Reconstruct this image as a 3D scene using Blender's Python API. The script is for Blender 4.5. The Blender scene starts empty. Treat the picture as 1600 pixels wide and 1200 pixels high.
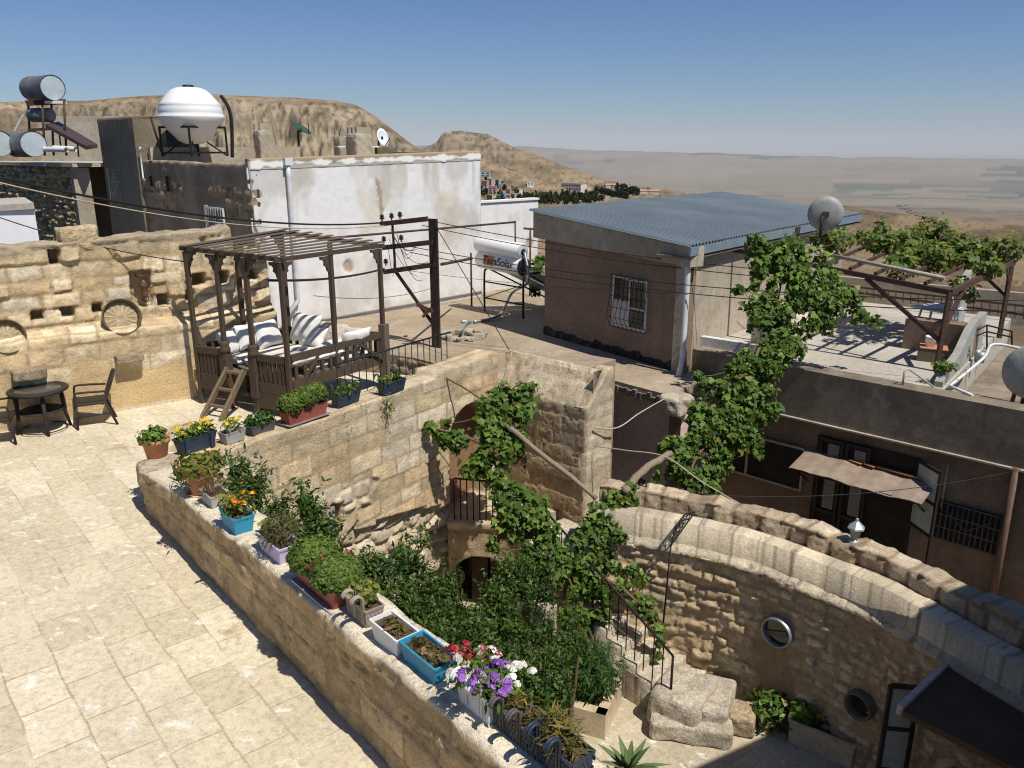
import bpy, math, random
import numpy as np
from mathutils import Vector, Matrix

# ------------------------------------------------------------------ camera model
F_PX = 1260.0; PITCH = math.atan(370 / F_PX); CP, SP = math.cos(PITCH), math.sin(PITCH); EYE = 4.6
def ray(x, y):
    u = (x - 800) / F_PX; v = (600 - y) / F_PX
    return (u, CP + v * SP, -SP + v * CP)
def U(x, y, z):                     # photo point seen at height z
    d = ray(x, y); t = (z - EYE) / d[2]
    return Vector((d[0] * t, d[1] * t, z))
def UY(x, y, Y):                    # photo point seen at forward distance Y
    d = ray(x, y); t = Y / d[1]
    return Vector((d[0] * t, Y, EYE + d[2] * t))
def UW(x, y, a, b):                 # photo point on the vertical plane through a, b
    d = ray(x, y); nx, ny = b[1] - a[1], -(b[0] - a[0])
    t = (nx * a[0] + ny * a[1]) / (nx * d[0] + ny * d[1])
    return Vector((d[0] * t, d[1] * t, EYE + d[2] * t))
def mpp(Y): return Y / F_PX         # rough metres per photo pixel

scene = bpy.context.scene
col = scene.collection
UPV = Vector((0, 0, 1))

# ------------------------------------------------------------------ noise
def h2(ix, iy, s):
    a = (ix.astype(np.int64) * 374761393 + iy.astype(np.int64) * 668265263 + s * 982451653) & 0x7fffffff
    a = ((a ^ (a >> 13)) * 1274126177) & 0x7fffffff
    a = ((a ^ (a >> 16)) * 1103515245 + 12345) & 0x7fffffff
    return (a ^ (a >> 15)) % 100003 / 100003.0
def vn(x, y, s=0):
    x = np.asarray(x, float); y = np.asarray(y, float)
    xi = np.floor(x); yi = np.floor(y); fx = x - xi; fy = y - yi
    fx = fx * fx * (3 - 2 * fx); fy = fy * fy * (3 - 2 * fy)
    a = h2(xi, yi, s); b = h2(xi + 1, yi, s); c = h2(xi, yi + 1, s); d = h2(xi + 1, yi + 1, s)
    return (a * (1 - fx) + b * fx) * (1 - fy) + (c * (1 - fx) + d * fx) * fy
def fbm(x, y, s=0, o=4):
    r = 0; a = .5; t = 0
    for k in range(o):
        r = r + a * vn(np.asarray(x) * 2 ** k, np.asarray(y) * 2 ** k, s + 17 * k); t += a; a *= .5
    return r / t
def sstep(a, b, x):
    t = np.clip((np.asarray(x, float) - a) / (b - a), 0, 1); return t * t * (3 - 2 * t)
def lerp3(c0, c1, t):
    t = np.asarray(t)[:, None]; return np.asarray(c0) * (1 - t) + np.asarray(c1) * t

# ------------------------------------------------------------------ objects
def tag(o, label=None, cat=None, group=None, kind=None):
    if label: o['label'] = label
    if cat: o['category'] = cat
    if group: o['group'] = group
    if kind: o['kind'] = kind
    return o
def empty(name, loc, label, cat, group=None, rz=0.0):
    o = bpy.data.objects.new(name, None); col.objects.link(o); o.empty_display_size = .2
    o.location = loc; o.rotation_euler = (0, 0, rz)
    return tag(o, label, cat, group)
def root_loc(o):
    while o.parent: o = o.parent
    return o.location.copy()
def link_mesh(name, me, mat, parent=None, local=False, base=None):
    o = bpy.data.objects.new(name, me); col.objects.link(o)
    if mat:
        for m in (mat if isinstance(mat, (list, tuple)) else [mat]): me.materials.append(m)
    if parent is not None:
        o.parent = parent
        if not local:
            off = root_loc(parent); me.transform(Matrix.Translation(-off))
    elif base is not None:
        me.transform(Matrix.Translation(-Vector(base))); o.location = base
    return o
def np_mesh(name, V, faces, colors=None, mat=None, parent=None, local=False, base=None, smooth=False):
    """V (N,3) array, faces (M,k) int array of equal k"""
    me = bpy.data.meshes.new(name)
    V = np.asarray(V, np.float32); Fa = np.asarray(faces, np.int32)
    m, k = Fa.shape
    me.vertices.add(len(V)); me.vertices.foreach_set('co', V.ravel())
    me.loops.add(m * k); me.loops.foreach_set('vertex_index', Fa.ravel())
    me.polygons.add(m); me.polygons.foreach_set('loop_start', np.arange(0, m * k, k, dtype=np.int32))
    if smooth: me.polygons.foreach_set('use_smooth', np.ones(m, bool))
    if colors is not None:
        ca = me.color_attributes.new('Col', 'FLOAT_COLOR', 'POINT')
        c4 = np.ones((len(V), 4), np.float32); c4[:, :3] = np.clip(colors, 0, 1)
        ca.data.foreach_set('color', c4.ravel())
    me.update(calc_edges=True); me.validate()
    return link_mesh(name, me, mat, parent, local, base)

class MB:
    def __init__(s): s.v = []; s.f = []; s.sm = []
    def add(s, vs, fs, smooth=False):
        n = len(s.v); s.v += [tuple(q) for q in vs]
        for q in fs: s.f.append(tuple(i + n for i in q)); s.sm.append(smooth)
        return s
    def box(s, c, size, ax=None):
        """c centre; size full extents; ax three axis vectors"""
        ax = ax or (Vector((1, 0, 0)), Vector((0, 1, 0)), UPV); c = Vector(c)
        h = [ax[i] * (size[i] / 2) for i in range(3)]
        vs = [c + a * h[0] + b * h[1] + d * h[2] for d in (-1, 1) for b in (-1, 1) for a in (-1, 1)]
        return s.add(vs, [(0, 2, 3, 1), (4, 5, 7, 6), (0, 1, 5, 4), (2, 6, 7, 3), (0, 4, 6, 2), (1, 3, 7, 5)])
    def bbox(s, c, size, ax=None, bev=.01):
        """box with chamfered vertical and horizontal edges"""
        ax = ax or (Vector((1, 0, 0)), Vector((0, 1, 0)), UPV); c = Vector(c)
        hx, hy, hz = [q / 2 for q in size]; b = min(bev, hx * .9, hy * .9, hz * .9)
        def ring(z, ix):
            p = [(hx - ix, hy - ix - b), (hx - ix - b, hy - ix), (-hx + ix + b, hy - ix), (-hx + ix, hy - ix - b),
                 (-hx + ix, -hy + ix + b), (-hx + ix + b, -hy + ix), (hx - ix - b, -hy + ix), (hx - ix, -hy + ix + b)]
            return [c + ax[0] * a + ax[1] * d + ax[2] * z for a, d in p]
        rs = [ring(-hz, b), ring(-hz + b, 0), ring(hz - b, 0), ring(hz, b)]
        vs = [q for r in rs for q in r]; fs = []
        for k in range(3):
            for i in range(8): fs.append((k * 8 + i, k * 8 + (i + 1) % 8, k * 8 + 8 + (i + 1) % 8, k * 8 + 8 + i))
        fs.append(tuple(range(7, -1, -1))); fs.append(tuple(24 + i for i in range(8)))
        return s.add(vs, fs)
    def bar(s, p0, p1, w, h=None, up=UPV):
        p0 = Vector(p0); p1 = Vector(p1); d = (p1 - p0); L = d.length
        if L < 1e-6: return s
        d.normalize(); h = h or w
        if abs(d.dot(up)) > .98: up = Vector((1, 0, 0)) if abs(d.x) < .9 else Vector((0, 1, 0))
        sd = d.cross(up).normalized(); u2 = sd.cross(d).normalized()
        return s.box((p0 + p1) / 2, (L, w, h), (d, sd, u2))
    def tube(s, pts, r, n=8, cap=True, smooth=True):
        pts = [Vector(q) for q in pts]; N = len(pts)
        rr = r if isinstance(r, (list, tuple)) else [r] * N
        vs = []; prev = None
        for i, q in enumerate(pts):
            d = (pts[min(i + 1, N - 1)] - pts[max(i - 1, 0)]).normalized()
            if prev is None:
                a = d.cross(UPV if abs(d.z) < .9 else Vector((1, 0, 0))).normalized()
            else:
                a = (prev - d * prev.dot(d)).normalized()
            prev = a; b = d.cross(a)
            for k in range(n):
                t = 2 * math.pi * k / n; vs.append(q + (a * math.cos(t) + b * math.sin(t)) * rr[i])
        fs = [(i * n + k, i * n + (k + 1) % n, (i + 1) * n + (k + 1) % n, (i + 1) * n + k) for i in range(N - 1) for k in range(n)]
        s.add(vs, fs, smooth)
        if cap: s.add([], []); s.f += [tuple(len(s.v) - N * n + k for k in range(n - 1, -1, -1)), tuple(len(s.v) - n + k for k in range(n))]; s.sm += [False, False]
        return s
    def lathe(s, c, prof, n=20, ax=None, smooth=True, cap0=False, cap1=False):
        """prof list of (r, h) along axis ax (3 vectors: x, y, axis)"""
        ax = ax or (Vector((1, 0, 0)), Vector((0, 1, 0)), UPV); c = Vector(c); vs = []
        for r, h in prof:
            for k in range(n):
                t = 2 * math.pi * k / n
                vs.append(c + ax[0] * (r * math.cos(t)) + ax[1] * (r * math.sin(t)) + ax[2] * h)
        N = len(prof)
        fs = [(i * n + k, i * n + (k + 1) % n, (i + 1) * n + (k + 1) % n, (i + 1) * n + k) for i in range(N - 1) for k in range(n)]
        b0 = len(s.v); s.add(vs, fs, smooth)
        if cap0: s.f.append(tuple(b0 + k for k in range(n - 1, -1, -1))); s.sm.append(False)
        if cap1: s.f.append(tuple(b0 + (N - 1) * n + k for k in range(n))); s.sm.append(False)
        return s
    def prism(s, poly, z0, z1):
        """vertical prism over an (x, y) polygon, counter-clockwise; z1 may be a list"""
        n = len(poly); zt = z1 if isinstance(z1, (list, tuple)) else [z1] * n
        zb = z0 if isinstance(z0, (list, tuple)) else [z0] * n
        vs = [(x, y, zb[i]) for i, (x, y) in enumerate(poly)] + [(x, y, zt[i]) for i, (x, y) in enumerate(poly)]
        fs = [tuple(range(n - 1, -1, -1)), tuple(range(n, 2 * n))] + [(i, (i + 1) % n, n + (i + 1) % n, n + i) for i in range(n)]
        return s.add(vs, fs)
    def quad(s, a, b, c, d): return s.add([a, b, c, d], [(0, 1, 2, 3)])
    def build(s, name, mat, parent=None, local=False, base=None):
        me = bpy.data.meshes.new(name); me.from_pydata([tuple(q) for q in s.v], [], s.f); me.update()
        me.polygons.foreach_set('use_smooth', np.array(s.sm, bool))
        if base is None and parent is None:
            a = np.array(s.v); base = ((a[:, 0].min() + a[:, 0].max()) / 2, (a[:, 1].min() + a[:, 1].max()) / 2, a[:, 2].min())
        return link_mesh(name, me, mat, parent, local, base)

def frame2(a, b):
    """horizontal frame: along a->b, outward (right-hand side of a->b), up"""
    d = Vector((b[0] - a[0], b[1] - a[1], 0)).normalized()
    return d, Vector((d.y, -d.x, 0)), UPV
def catenary(a, b, sag, n=14):
    a = Vector(a); b = Vector(b)
    return [a.lerp(b, i / n) - UPV * (sag * 4 * (i / n) * (1 - i / n)) for i in range(n + 1)]
def smooth_path(pts, n=6):
    pts = [Vector(q) for q in pts]; out = []
    for i in range(len(pts) - 1):
        p0 = pts[max(i - 1, 0)]; p1 = pts[i]; p2 = pts[i + 1]; p3 = pts[min(i + 2, len(pts) - 1)]
        for k in range(n):
            t = k / n
            out.append(.5 * ((2 * p1) + (p2 - p0) * t + (2 * p0 - 5 * p1 + 4 * p2 - p3) * t * t + (-p0 + 3 * p1 - 3 * p2 + p3) * t ** 3))
    out.append(pts[-1]); return out
def copy_tree(o, parent=None):
    c = o.copy(); col.objects.link(c)
    if parent is not None: c.parent = parent
    for ch in list(o.children): copy_tree(ch, c)
    return c

# ------------------------------------------------------------------ materials
class N:
    """tiny node builder"""
    def __init__(s, name):
        s.m = bpy.data.materials.new(name); s.m.use_nodes = True; s.t = s.m.node_tree
        s.t.nodes.clear(); s.out = s.new('ShaderNodeOutputMaterial')
    def new(s, ty, **kw):
        n = s.t.nodes.new(ty)
        for k, v in kw.items():
            if hasattr(n, k): setattr(n, k, v)
            else: n.inputs[k].default_value = v
        return n
    def l(s, a, b): s.t.links.new(a, b)
    def coord(s, scale=(1, 1, 1), rot=(0, 0, 0), kind='Object', loc=(0, 0, 0)):
        tc = s.new('ShaderNodeTexCoord'); mp = s.new('ShaderNodeMapping')
        mp.inputs['Scale'].default_value = scale; mp.inputs['Rotation'].default_value = rot; mp.inputs['Location'].default_value = loc
        s.l(tc.outputs[kind], mp.inputs[0]); return mp.outputs[0]
    def noise(s, vec, scale, detail=5, rough=.6, dist=0):
        n = s.new('ShaderNodeTexNoise'); n.inputs['Scale'].default_value = scale; n.inputs['Detail'].default_value = detail
        n.inputs['Roughness'].default_value = rough; n.inputs['Distortion'].default_value = dist
        s.l(vec, n.inputs['Vector']); return n.outputs[0]
    def ramp(s, fac, stops):
        r = s.new('ShaderNodeValToRGB'); e = r.color_ramp.elements
        while len(e) < len(stops): e.new(.5)
        for i, (p, c) in enumerate(stops):
            e[i].position = p; e[i].color = (c[0], c[1], c[2], 1) if isinstance(c, (tuple, list)) else (c, c, c, 1)
        s.l(fac, r.inputs[0]); return r.outputs[0]
    def mix(s, fac, a, b, mode='MIX'):
        m = s.new('ShaderNodeMix'); m.data_type = 'RGBA'; m.blend_type = mode
        for sock, v in ((m.inputs[0], fac), (m.inputs[6], a), (m.inputs[7], b)):
            if isinstance(v, (int, float)): sock.default_value = v
            elif isinstance(v, (tuple, list)): sock.default_value = (*v[:3], 1)
            else: s.l(v, sock)
        return m.outputs[2]
    def math(s, op, a, b=0.0):
        m = s.new('ShaderNodeMath'); m.operation = op
        for sock, v in ((m.inputs[0], a), (m.inputs[1], b)):
            if isinstance(v, (int, float)): sock.default_value = v
            else: s.l(v, sock)
        return m.outputs[0]
    def attr(s, name='Col'):
        a = s.new('ShaderNodeVertexColor'); a.layer_name = name; return a.outputs[0]
    def bump(s, h, strength=.4, dist=.01):
        b = s.new('ShaderNodeBump'); b.inputs['Strength'].default_value = strength; b.inputs['Distance'].default_value = dist
        s.l(h, b.inputs['Height']); return b.outputs[0]
    def bsdf(s, color, rough=.85, metal=0, normal=None, spec=.3, **kw):
        p = s.new('ShaderNodeBsdfPrincipled')
        if isinstance(color, (tuple, list)): p.inputs['Base Color'].default_value = (*color[:3], 1)
        else: s.l(color, p.inputs['Base Color'])
        if isinstance(rough, (int, float)): p.inputs['Roughness'].default_value = rough
        else: s.l(rough, p.inputs['Roughness'])
        p.inputs['Metallic'].default_value = metal; p.inputs['Specular IOR Level'].default_value = spec
        if normal is not None: s.l(normal, p.inputs['Normal'])
        for k, v in kw.items(): p.inputs[k].default_value = v
        s.l(p.outputs[0], s.out.inputs[0]); s.p = p; return s.m

def mat_simple(name, c, rough=.6, metal=0, var=.25, scale=8, bump=.15, spec=.3, stain=None, stain_amt=.5):
    n = N(name); v = n.coord()
    t = n.noise(v, scale, 6, .65)
    cc = n.mix(n.ramp(t, [(.3, 0), (.7, 1)]), tuple(q * (1 - var) for q in c), tuple(min(1, q * (1 + var)) for q in c))
    if stain:
        s2 = n.noise(v, scale * .35, 7, .7, .5)
        cc = n.mix(n.ramp(s2, [(.48, 0), (.68, stain_amt)]), cc, stain)
    nb = n.bump(n.noise(v, scale * 5, 4), bump, .01) if bump else None
    return n.bsdf(cc, rough, metal, nb, spec)
def mat_attr_stone(name, fine=30, bump=.5, tint=None):
    n = N(name); v = n.coord()
    c = n.attr()
    t = n.noise(v, fine, 6, .7); t2 = n.noise(v, 3.1, 5, .6, .4)
    c = n.mix(.55, c, n.ramp(t, [(.34, .64), (.5, 1.0), (.66, 1.24)]), 'MULTIPLY')
    c = n.mix(n.ramp(t2, [(.5, 0), (.68, .30)]), c, (.36, .25, .14))
    t3 = n.noise(v, fine * 3.1, 4, .75); c = n.mix(.5, c, n.ramp(t3, [(.36, .70), (.5, 1.0), (.64, 1.2)]), 'MULTIPLY')
    pit = n.noise(v, fine * 2.2, 3, .6)
    rg_ = n.noise(v, fine * .55, 7, .72, .6)
    hh = n.math('ADD', n.math('ADD', n.math('MULTIPLY', t, .8), n.ramp(pit, [(.36, 0), (.44, .7)])), n.math('MULTIPLY', rg_, 1.6))
    c = n.mix(.5, c, n.ramp(pit, [(.32, .45), (.40, 1.0)]), 'MULTIPLY')
    nb = n.bump(hh, bump, .035)
    return n.bsdf(c, .9, 0, nb, .2)
def mat_rock(name, c, dark=(.25, .19, .12), scale=9):
    n = N(name); v = n.coord(); a = n.noise(v, scale, 8, .72, .4); b = n.noise(v, scale * 4, 5, .75); g = n.noise(v, scale * .25, 6, .65)
    cc = n.mix(n.ramp(a, [(.36, 0), (.62, 1)]), tuple(q * .62 for q in c), tuple(min(1, q * 1.18) for q in c)); cc = n.mix(n.ramp(g, [(.50, 0), (.60, .6)]), cc, dark)
    cc = n.mix(.7, cc, n.ramp(b, [(.36, .55), (.5, 1.0), (.64, 1.25)]), 'MULTIPLY')
    return n.bsdf(cc, .92, 0, n.bump(n.math('ADD', n.math('MULTIPLY', a, 2.0), b), .9, .03), .15)
def mat_leaf(name, tr=.42):
    n = N(name); c = n.attr()
    p = n.new('ShaderNodeBsdfPrincipled'); n.l(c, p.inputs['Base Color']); p.inputs['Roughness'].default_value = .55; p.inputs['Specular IOR Level'].default_value = .35
    t = n.new('ShaderNodeBsdfTranslucent'); n.l(n.mix(1.0, c, (1.3, 1.35, .6), 'MULTIPLY'), t.inputs[0])
    m = n.new('ShaderNodeMixShader'); m.inputs[0].default_value = tr
    n.l(p.outputs[0], m.inputs[1]); n.l(t.outputs[0], m.inputs[2]); n.l(m.outputs[0], n.out.inputs[0])
    return n.m
def mat_attr_flat(name, rough=.8):
    n = N(name); v = n.coord(); c = n.attr()
    t = n.noise(v, 25, 5, .6)
    c = n.mix(.5, c, n.ramp(t, [(.25, .7), (.75, 1.2)]), 'MULTIPLY')
    return n.bsdf(c, rough, 0, n.bump(t, .2, .01))
M = {}
# weathered cream plaster / stone flags of the terrace
def make_floor(name, rot, base, light, brown, bw=.62, bh=.42):
    n = N(name); v = n.coord(rot=(0, 0, rot))
    wob = n.new('ShaderNodeTexNoise'); wob.inputs['Scale'].default_value = 2.3; wob.inputs['Detail'].default_value = 4; n.l(v, wob.inputs['Vector'])
    vv = n.new('ShaderNodeVectorMath'); vv.operation = 'MULTIPLY_ADD'; n.l(wob.outputs[1], vv.inputs[0]); vv.inputs[1].default_value = (.07, .07, 0); n.l(v, vv.inputs[2])
    br = n.new('ShaderNodeTexBrick'); n.l(vv.outputs[0], br.inputs['Vector'])
    br.inputs['Scale'].default_value = 1; br.inputs['Mortar Size'].default_value = .011; br.inputs['Mortar Smooth'].default_value = .6
    br.inputs['Brick Width'].default_value = bw; br.inputs['Row Height'].default_value = bh; br.inputs['Bias'].default_value = 0
    br.inputs['Color1'].default_value = (base[0] * .86, base[1] * .84, base[2] * .80, 1); br.inputs['Color2'].default_value = (*[q * 1.07 for q in base], 1)
    br.inputs['Mortar'].default_value = (base[0] * .8, base[1] * .76, base[2] * .68, 1); br.offset = .37
    c = n.mix(n.math('MULTIPLY', br.outputs['Fac'], 0.0), br.outputs['Color'], base)
    # broken joint lines: dark in some places, chalky in others
    jn = n.noise(v, 1.3, 4, .6)
    joint = n.mix(n.ramp(jn, [(.45, 0), (.58, 1)]), (.36, .28, .17), (.80, .73, .56))
    jv = n.ramp(n.noise(v, 2.6, 4, .7), [(.40, .25), (.56, 1)])
    c = n.mix(n.math('MULTIPLY', n.math('MULTIPLY', br.outputs['Fac'], jv), .6), br.outputs['Color'], joint)
    n1 = n.noise(v, .8, 8, .68, .3)
    c = n.mix(n.ramp(n1, [(.38, .55), (.5, 0)]), c, tuple(q * .80 for q in base))
    sv = n.coord(rot=(0, 0, rot), scale=(1.3, 2.0, 1))
    n2 = n.noise(sv, 2.6, 9, .74, .25)
    c = n.mix(n.ramp(n2, [(.575, 0), (.615, .8)]), c, light)
    n3 = n.noise(n.coord(rot=(0, 0, rot), loc=(3.7, 1.2, 0)), .75, 8, .66, .5)
    c = n.mix(n.ramp(n3, [(.575, 0), (.64, .8)]), c, brown)
    n4 = n.noise(v, 14, 5, .75)
    c = n.mix(.6, c, n.ramp(n4, [(.34, .62), (.5, 1), (.66, 1.16)]), 'MULTIPLY'); n6 = n.noise(v, 55, 4, .7); c = n.mix(.45, c, n.ramp(n6, [(.34, .62), (.5, 1), (.66, 1.2)]), 'MULTIPLY')
    n5 = n.noise(n.coord(loc=(9, 4, 0)), 5.5, 6, .8, 1.0)
    c = n.mix(n.ramp(n5, [(.66, 0), (.72, .7)]), c, (.30, .25, .18))
    hgt = n.math('SUBTRACT', n.math('ADD', n.math('MULTIPLY', n4, .5), n2), n.math('MULTIPLY', br.outputs['Fac'], .8))
    return n.bsdf(c, .9, 0, n.bump(hgt, .5, .012), .2)
M['terrace'] = make_floor('terrace_stone', math.radians(50), (.64, .555, .395), (.77, .71, .59), (.40, .285, .165))
M['court'] = make_floor('court_stone', math.radians(-38), (.50, .43, .31), (.70, .66, .56), (.30, .26, .20), .8, .4)
def make_plaster(name, base, dark, light=None, scale=.5, streak=True, rough=.9, lo=.42, hi=.62, amt=.8):
    n = N(name); v = n.coord()
    a = n.noise(v, scale, 8, .66, .4); c = n.mix(n.ramp(a, [(lo, amt), (hi, 0)]), base, dark)
    if streak:
        s = n.noise(n.coord(scale=(1, 1, .12)), scale * 5, 6, .65)
        c = n.mix(n.ramp(s, [(.52, 0), (.72, .55)]), c, dark)
    if light:
        b = n.noise(n.coord(loc=(5, 3, 1)), scale * 2.2, 8, .7); c = n.mix(n.ramp(b, [(.56, 0), (.66, .7)]), c, light)
    f = n.noise(v, 22, 5, .7)
    c = n.mix(.4, c, n.ramp(f, [(.34, .62), (.5, 1.0), (.66, 1.2)]), 'MULTIPLY'); f2 = n.noise(v, 6, 6, .75); c = n.mix(.5, c, n.ramp(f2, [(.36, .68), (.5, 1.0), (.64, 1.18)]), 'MULTIPLY')
    return n.bsdf(c, rough, 0, n.bump(n.math('ADD', f, a), .35, .015), .2)
M['roof_dirt'] = make_plaster('roof_concrete', (.40, .32, .225), (.28, .215, .145), (.47, .40, .31), .35, False)
M['white_wall'] = make_plaster('whitewash', (.66, .68, .70), (.42, .37, .29), None, .30, True, lo=.40, hi=.56, amt=.75)
M['white_trim'] = mat_simple('white_trim', (.78, .76, .70), .9, var=.1, scale=3, stain=(.55, .48, .36))
M['dark_plaster'] = make_plaster('dark_render', (.22, .185, .13), (.12, .10, .072), (.30, .235, .15), .6, True)
M['brown_plaster'] = make_plaster('brown_render', (.27, .192, .138), (.185, .13, .092), None, .5, True, amt=.6)
M['brown_side'] = make_plaster('tan_render', (.46, .40, .31), (.30, .25, .19), None, .6, True)
M['fascia'] = make_plaster('concrete_fascia', (.44, .40, .32), (.30, .26, .19), None, .8, True)
M['conc'] = make_plaster('grey_concrete', (.37, .37, .335), (.25, .25, .23), None, .9, True, amt=.5)
M['conc_dark'] = make_plaster('dark_concrete', (.27, .225, .165), (.145, .118, .086), (.32, .265, .19), .7, True)
M['conc_floor'] = make_plaster('terrace_concrete', (.47, .44, .38), (.37, .32, .25), None, .4, False, amt=.6)
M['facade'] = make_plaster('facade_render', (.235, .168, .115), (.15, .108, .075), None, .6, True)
M['stone'] = mat_attr_stone('limestone', 26, .55)
M['stone_rough'] = mat_attr_stone('rubble_stone', 20, .62)
M['corbel'] = mat_rock('corbel_stone', (.42, .33, .21))
M['leaf'] = mat_leaf('leaf'); M['petal'] = mat_leaf('petal', .3)
M['flat'] = mat_attr_flat('painted')
M['wood_grey'] = None
def make_wood(name, c, d, rough=.8):
    n = N(name); v = n.coord(scale=(1, 1, 1))
    a = n.noise(n.coord(scale=(14, 14, 2)), 3, 6, .7, .3)
    c2 = n.mix(n.ramp(a, [(.3, 0), (.7, 1)]), d, c)
    b = n.noise(v, 2, 4); c2 = n.mix(n.ramp(b, [(.4, .4), (.6, 0)]), c2, tuple(q * .6 for q in c))
    return n.bsdf(c2, rough, 0, n.bump(a, .5, .01), .2)
M['wood'] = make_wood('weathered_wood', (.115, .082, .058), (.05, .034, .024))
M['wood_roof'] = make_wood('slat_wood', (.20, .155, .115), (.10, .075, .055))
M['wood_ladder'] = make_wood('ladder_wood', (.27, .20, .13), (.13, .095, .06))
M['log'] = make_wood('bare_log', (.33, .27, .20), (.17, .13, .09))
M['bark'] = make_wood('vine_bark', (.22, .155, .10), (.09, .065, .045))
M['rust'] = mat_simple('rusty_steel', (.085, .048, .036), .75, .2, .4, 9, .3, stain=(.16, .07, .04))
M['iron'] = mat_simple('black_iron', (.022, .020, .019), .6, .3, .3, 9, .2)
M['pole'] = mat_simple('pole_steel', (.045, .033, .028), .7, .3, .35, 6, .3, stain=(.10, .05, .035))
M['galv'] = mat_simple('galvanised', (.36, .40, .41), .5, .75, .2, 5, .15)
M['galv_face'] = mat_simple('tank_end', (.46, .53, .55), .6, .2, .12, 4, .1)
M['tank_dark'] = mat_simple('tank_shell', (.24, .24, .235), .55, .5, .25, 4, .1, stain=(.16, .09, .05))
M['wtank'] = mat_simple('white_fibreglass', (.80, .80, .78), .35, 0, .04, 2, .03, .5)
M['btank'] = mat_simple('cream_tank', (.60, .54, .44), .5, 0, .1, 2, .05)
M['pvc'] = mat_simple('white_pvc', (.66, .67, .68), .45, 0, .12, 3, .05, .4, stain=(.4, .36, .3))
M['rattan'] = mat_simple('dark_rattan', (.030, .024, .021), .55, 0, .35, 60, .5)
M['tabletop'] = mat_simple('table_glass', (.085, .072, .058), .16, 0, .1, 3, 0, .6)
M['terracotta'] = mat_simple('terracotta', (.46, .205, .11), .75, 0, .18, 6, .15)
M['redplastic'] = mat_simple('brick_red_plastic', (.33, .095, .065), .6, 0, .15, 5, .08)
M['blueplastic'] = mat_simple('turquoise_plastic', (.025, .26, .42), .5, 0, .12, 5, .05, stain=(.10, .25, .33))
M['navy'] = mat_simple('navy_plastic', (.028, .042, .065), .5, 0, .2, 6, .08)
M['greyplastic'] = mat_simple('grey_plastic', (.36, .345, .325), .6, 0, .15, 5, .08)
M['taupe'] = mat_simple('taupe_plastic', (.34, .275, .225), .65, 0, .15, 8, .1)
M['darkgrey'] = mat_simple('charcoal_plastic', (.095, .088, .088), .6, 0, .2, 8, .1)
M['whiteplastic'] = mat_simple('white_plastic', (.72, .71, .70), .5, 0, .08, 4, .05)
M['lavender'] = mat_simple('lavender_plastic', (.55, .47, .68), .5, 0, .1, 4, .05)
M['soil'] = mat_simple('soil', (.10, .065, .042), .95, 0, .4, 18, .6)
M['cable'] = mat_simple('cable_black', (.016, .015, .015), .5, 0, .2, 10, 0)
M['rope'] = mat_simple('rope_tan', (.44, .36, .25), .8, 0, .2, 12, .2)
M['glass'] = mat_simple('dark_glass', (.018, .020, .023), .12, 0, .2, 2, 0, .6)
M['curtain'] = mat_simple('curtain', (.52, .51, .48), .9, 0, .2, 8, .1)
M['frame_white'] = mat_simple('window_frame', (.55, .55, .53), .5, 0, .08, 5, .05)
M['dark'] = mat_simple('dark_recess', (.03, .022, .017), .95, 0, .3, 3, .1)
M['door_dark'] = mat_simple('dark_door', (.022, .018, .016), .6, 0, .3, 4, .1)
M['sheet'] = mat_simple('rusty_sheet', (.30, .235, .18), .65, .1, .2, 4, .2, stain=(.24, .12, .07))
M['sheet_orange'] = mat_simple('orange_sheet', (.50, .24, .07), .7, 0, .2, 5, .1)
M['blue_roof'] = None
n = N('corrugated_steel'); a = n.noise(n.coord(), .5, 6, .6); b_ = n.noise(n.coord(scale=(1, 1, 1)), 6, 5, .7)
M['blue_roof'] = n.bsdf(n.mix(n.ramp(a, [(.35, 0), (.65, 1)]), (.185, .22, .245), (.245, .285, .31)), n.ramp(b_, [(.3, .38), (.7, .6)]), .35, None, .4)
M['trim_metal'] = mat_simple('eave_trim', (.25, .31, .36), .5, .4, .15, 3, .05)
M['dish'] = mat_simple('dish_grey', (.33, .32, .30), .6, .1, .12, 5, .1)
M['dish_green'] = mat_simple('dish_green', (.035, .085, .06), .6, .1, .2, 5, .1)
M['dish_white'] = mat_simple('dish_white', (.72, .75, .80), .5, 0, .08, 5, .05)
M['panel'] = mat_simple('collector_glass', (.016, .018, .024), .18, 0, .2, 6, 0, .6)
M['red_panel'] = mat_simple('collector_rust', (.10, .055, .05), .4, .2, .3, 5, .1)
M['orange_paint'] = mat_simple('orange_label', (.55, .22, .09), .6, 0, .12, 9, 0)
M['text_dark'] = mat_simple('dark_lettering', (.03, .035, .05), .6, 0, .1, 9, 0)
M['straw'] = mat_simple('straw', (.34, .255, .145), .85, 0, .35, 30, .5)
M['straw_dark'] = mat_simple('wicker_rim', (.12, .078, .048), .8, 0, .4, 40, .6)
M['cloth'] = mat_simple('white_cloth', (.74, .71, .65), .95, 0, .08, 10, .3)
M['cloth_lace'] = mat_simple('speckled_cloth', (.52, .45, .36), .95, 0, .5, 34, .4, stain=(.70, .66, .58), stain_amt=.8)
M['mattress'] = mat_simple('mattress_cloth', (.66, .62, .54), .95, 0, .15, 14, .3, stain=(.48, .42, .33))
M['lantern'] = mat_simple('lantern_metal', (.34, .37, .37), .5, .3, .15, 8, .1)
M['lantern_glass'] = mat_simple('lantern_glass', (.42, .36, .25), .3, 0, .1, 8, 0)
M['white_paint'] = mat_simple('white_paint', (.80, .80, .80), .8, 0, .05, 3, .05)
M['black_board'] = mat_simple('dark_canopy', (.095, .06, .032), .95, 0, .25, 3, .2)
M['pink_edge'] = mat_simple('roof_edge', (.50, .38, .33), .8, 0, .2, 6, .2)
M['slab'] = mat_attr_stone('step_stone', 18, .8)
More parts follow.
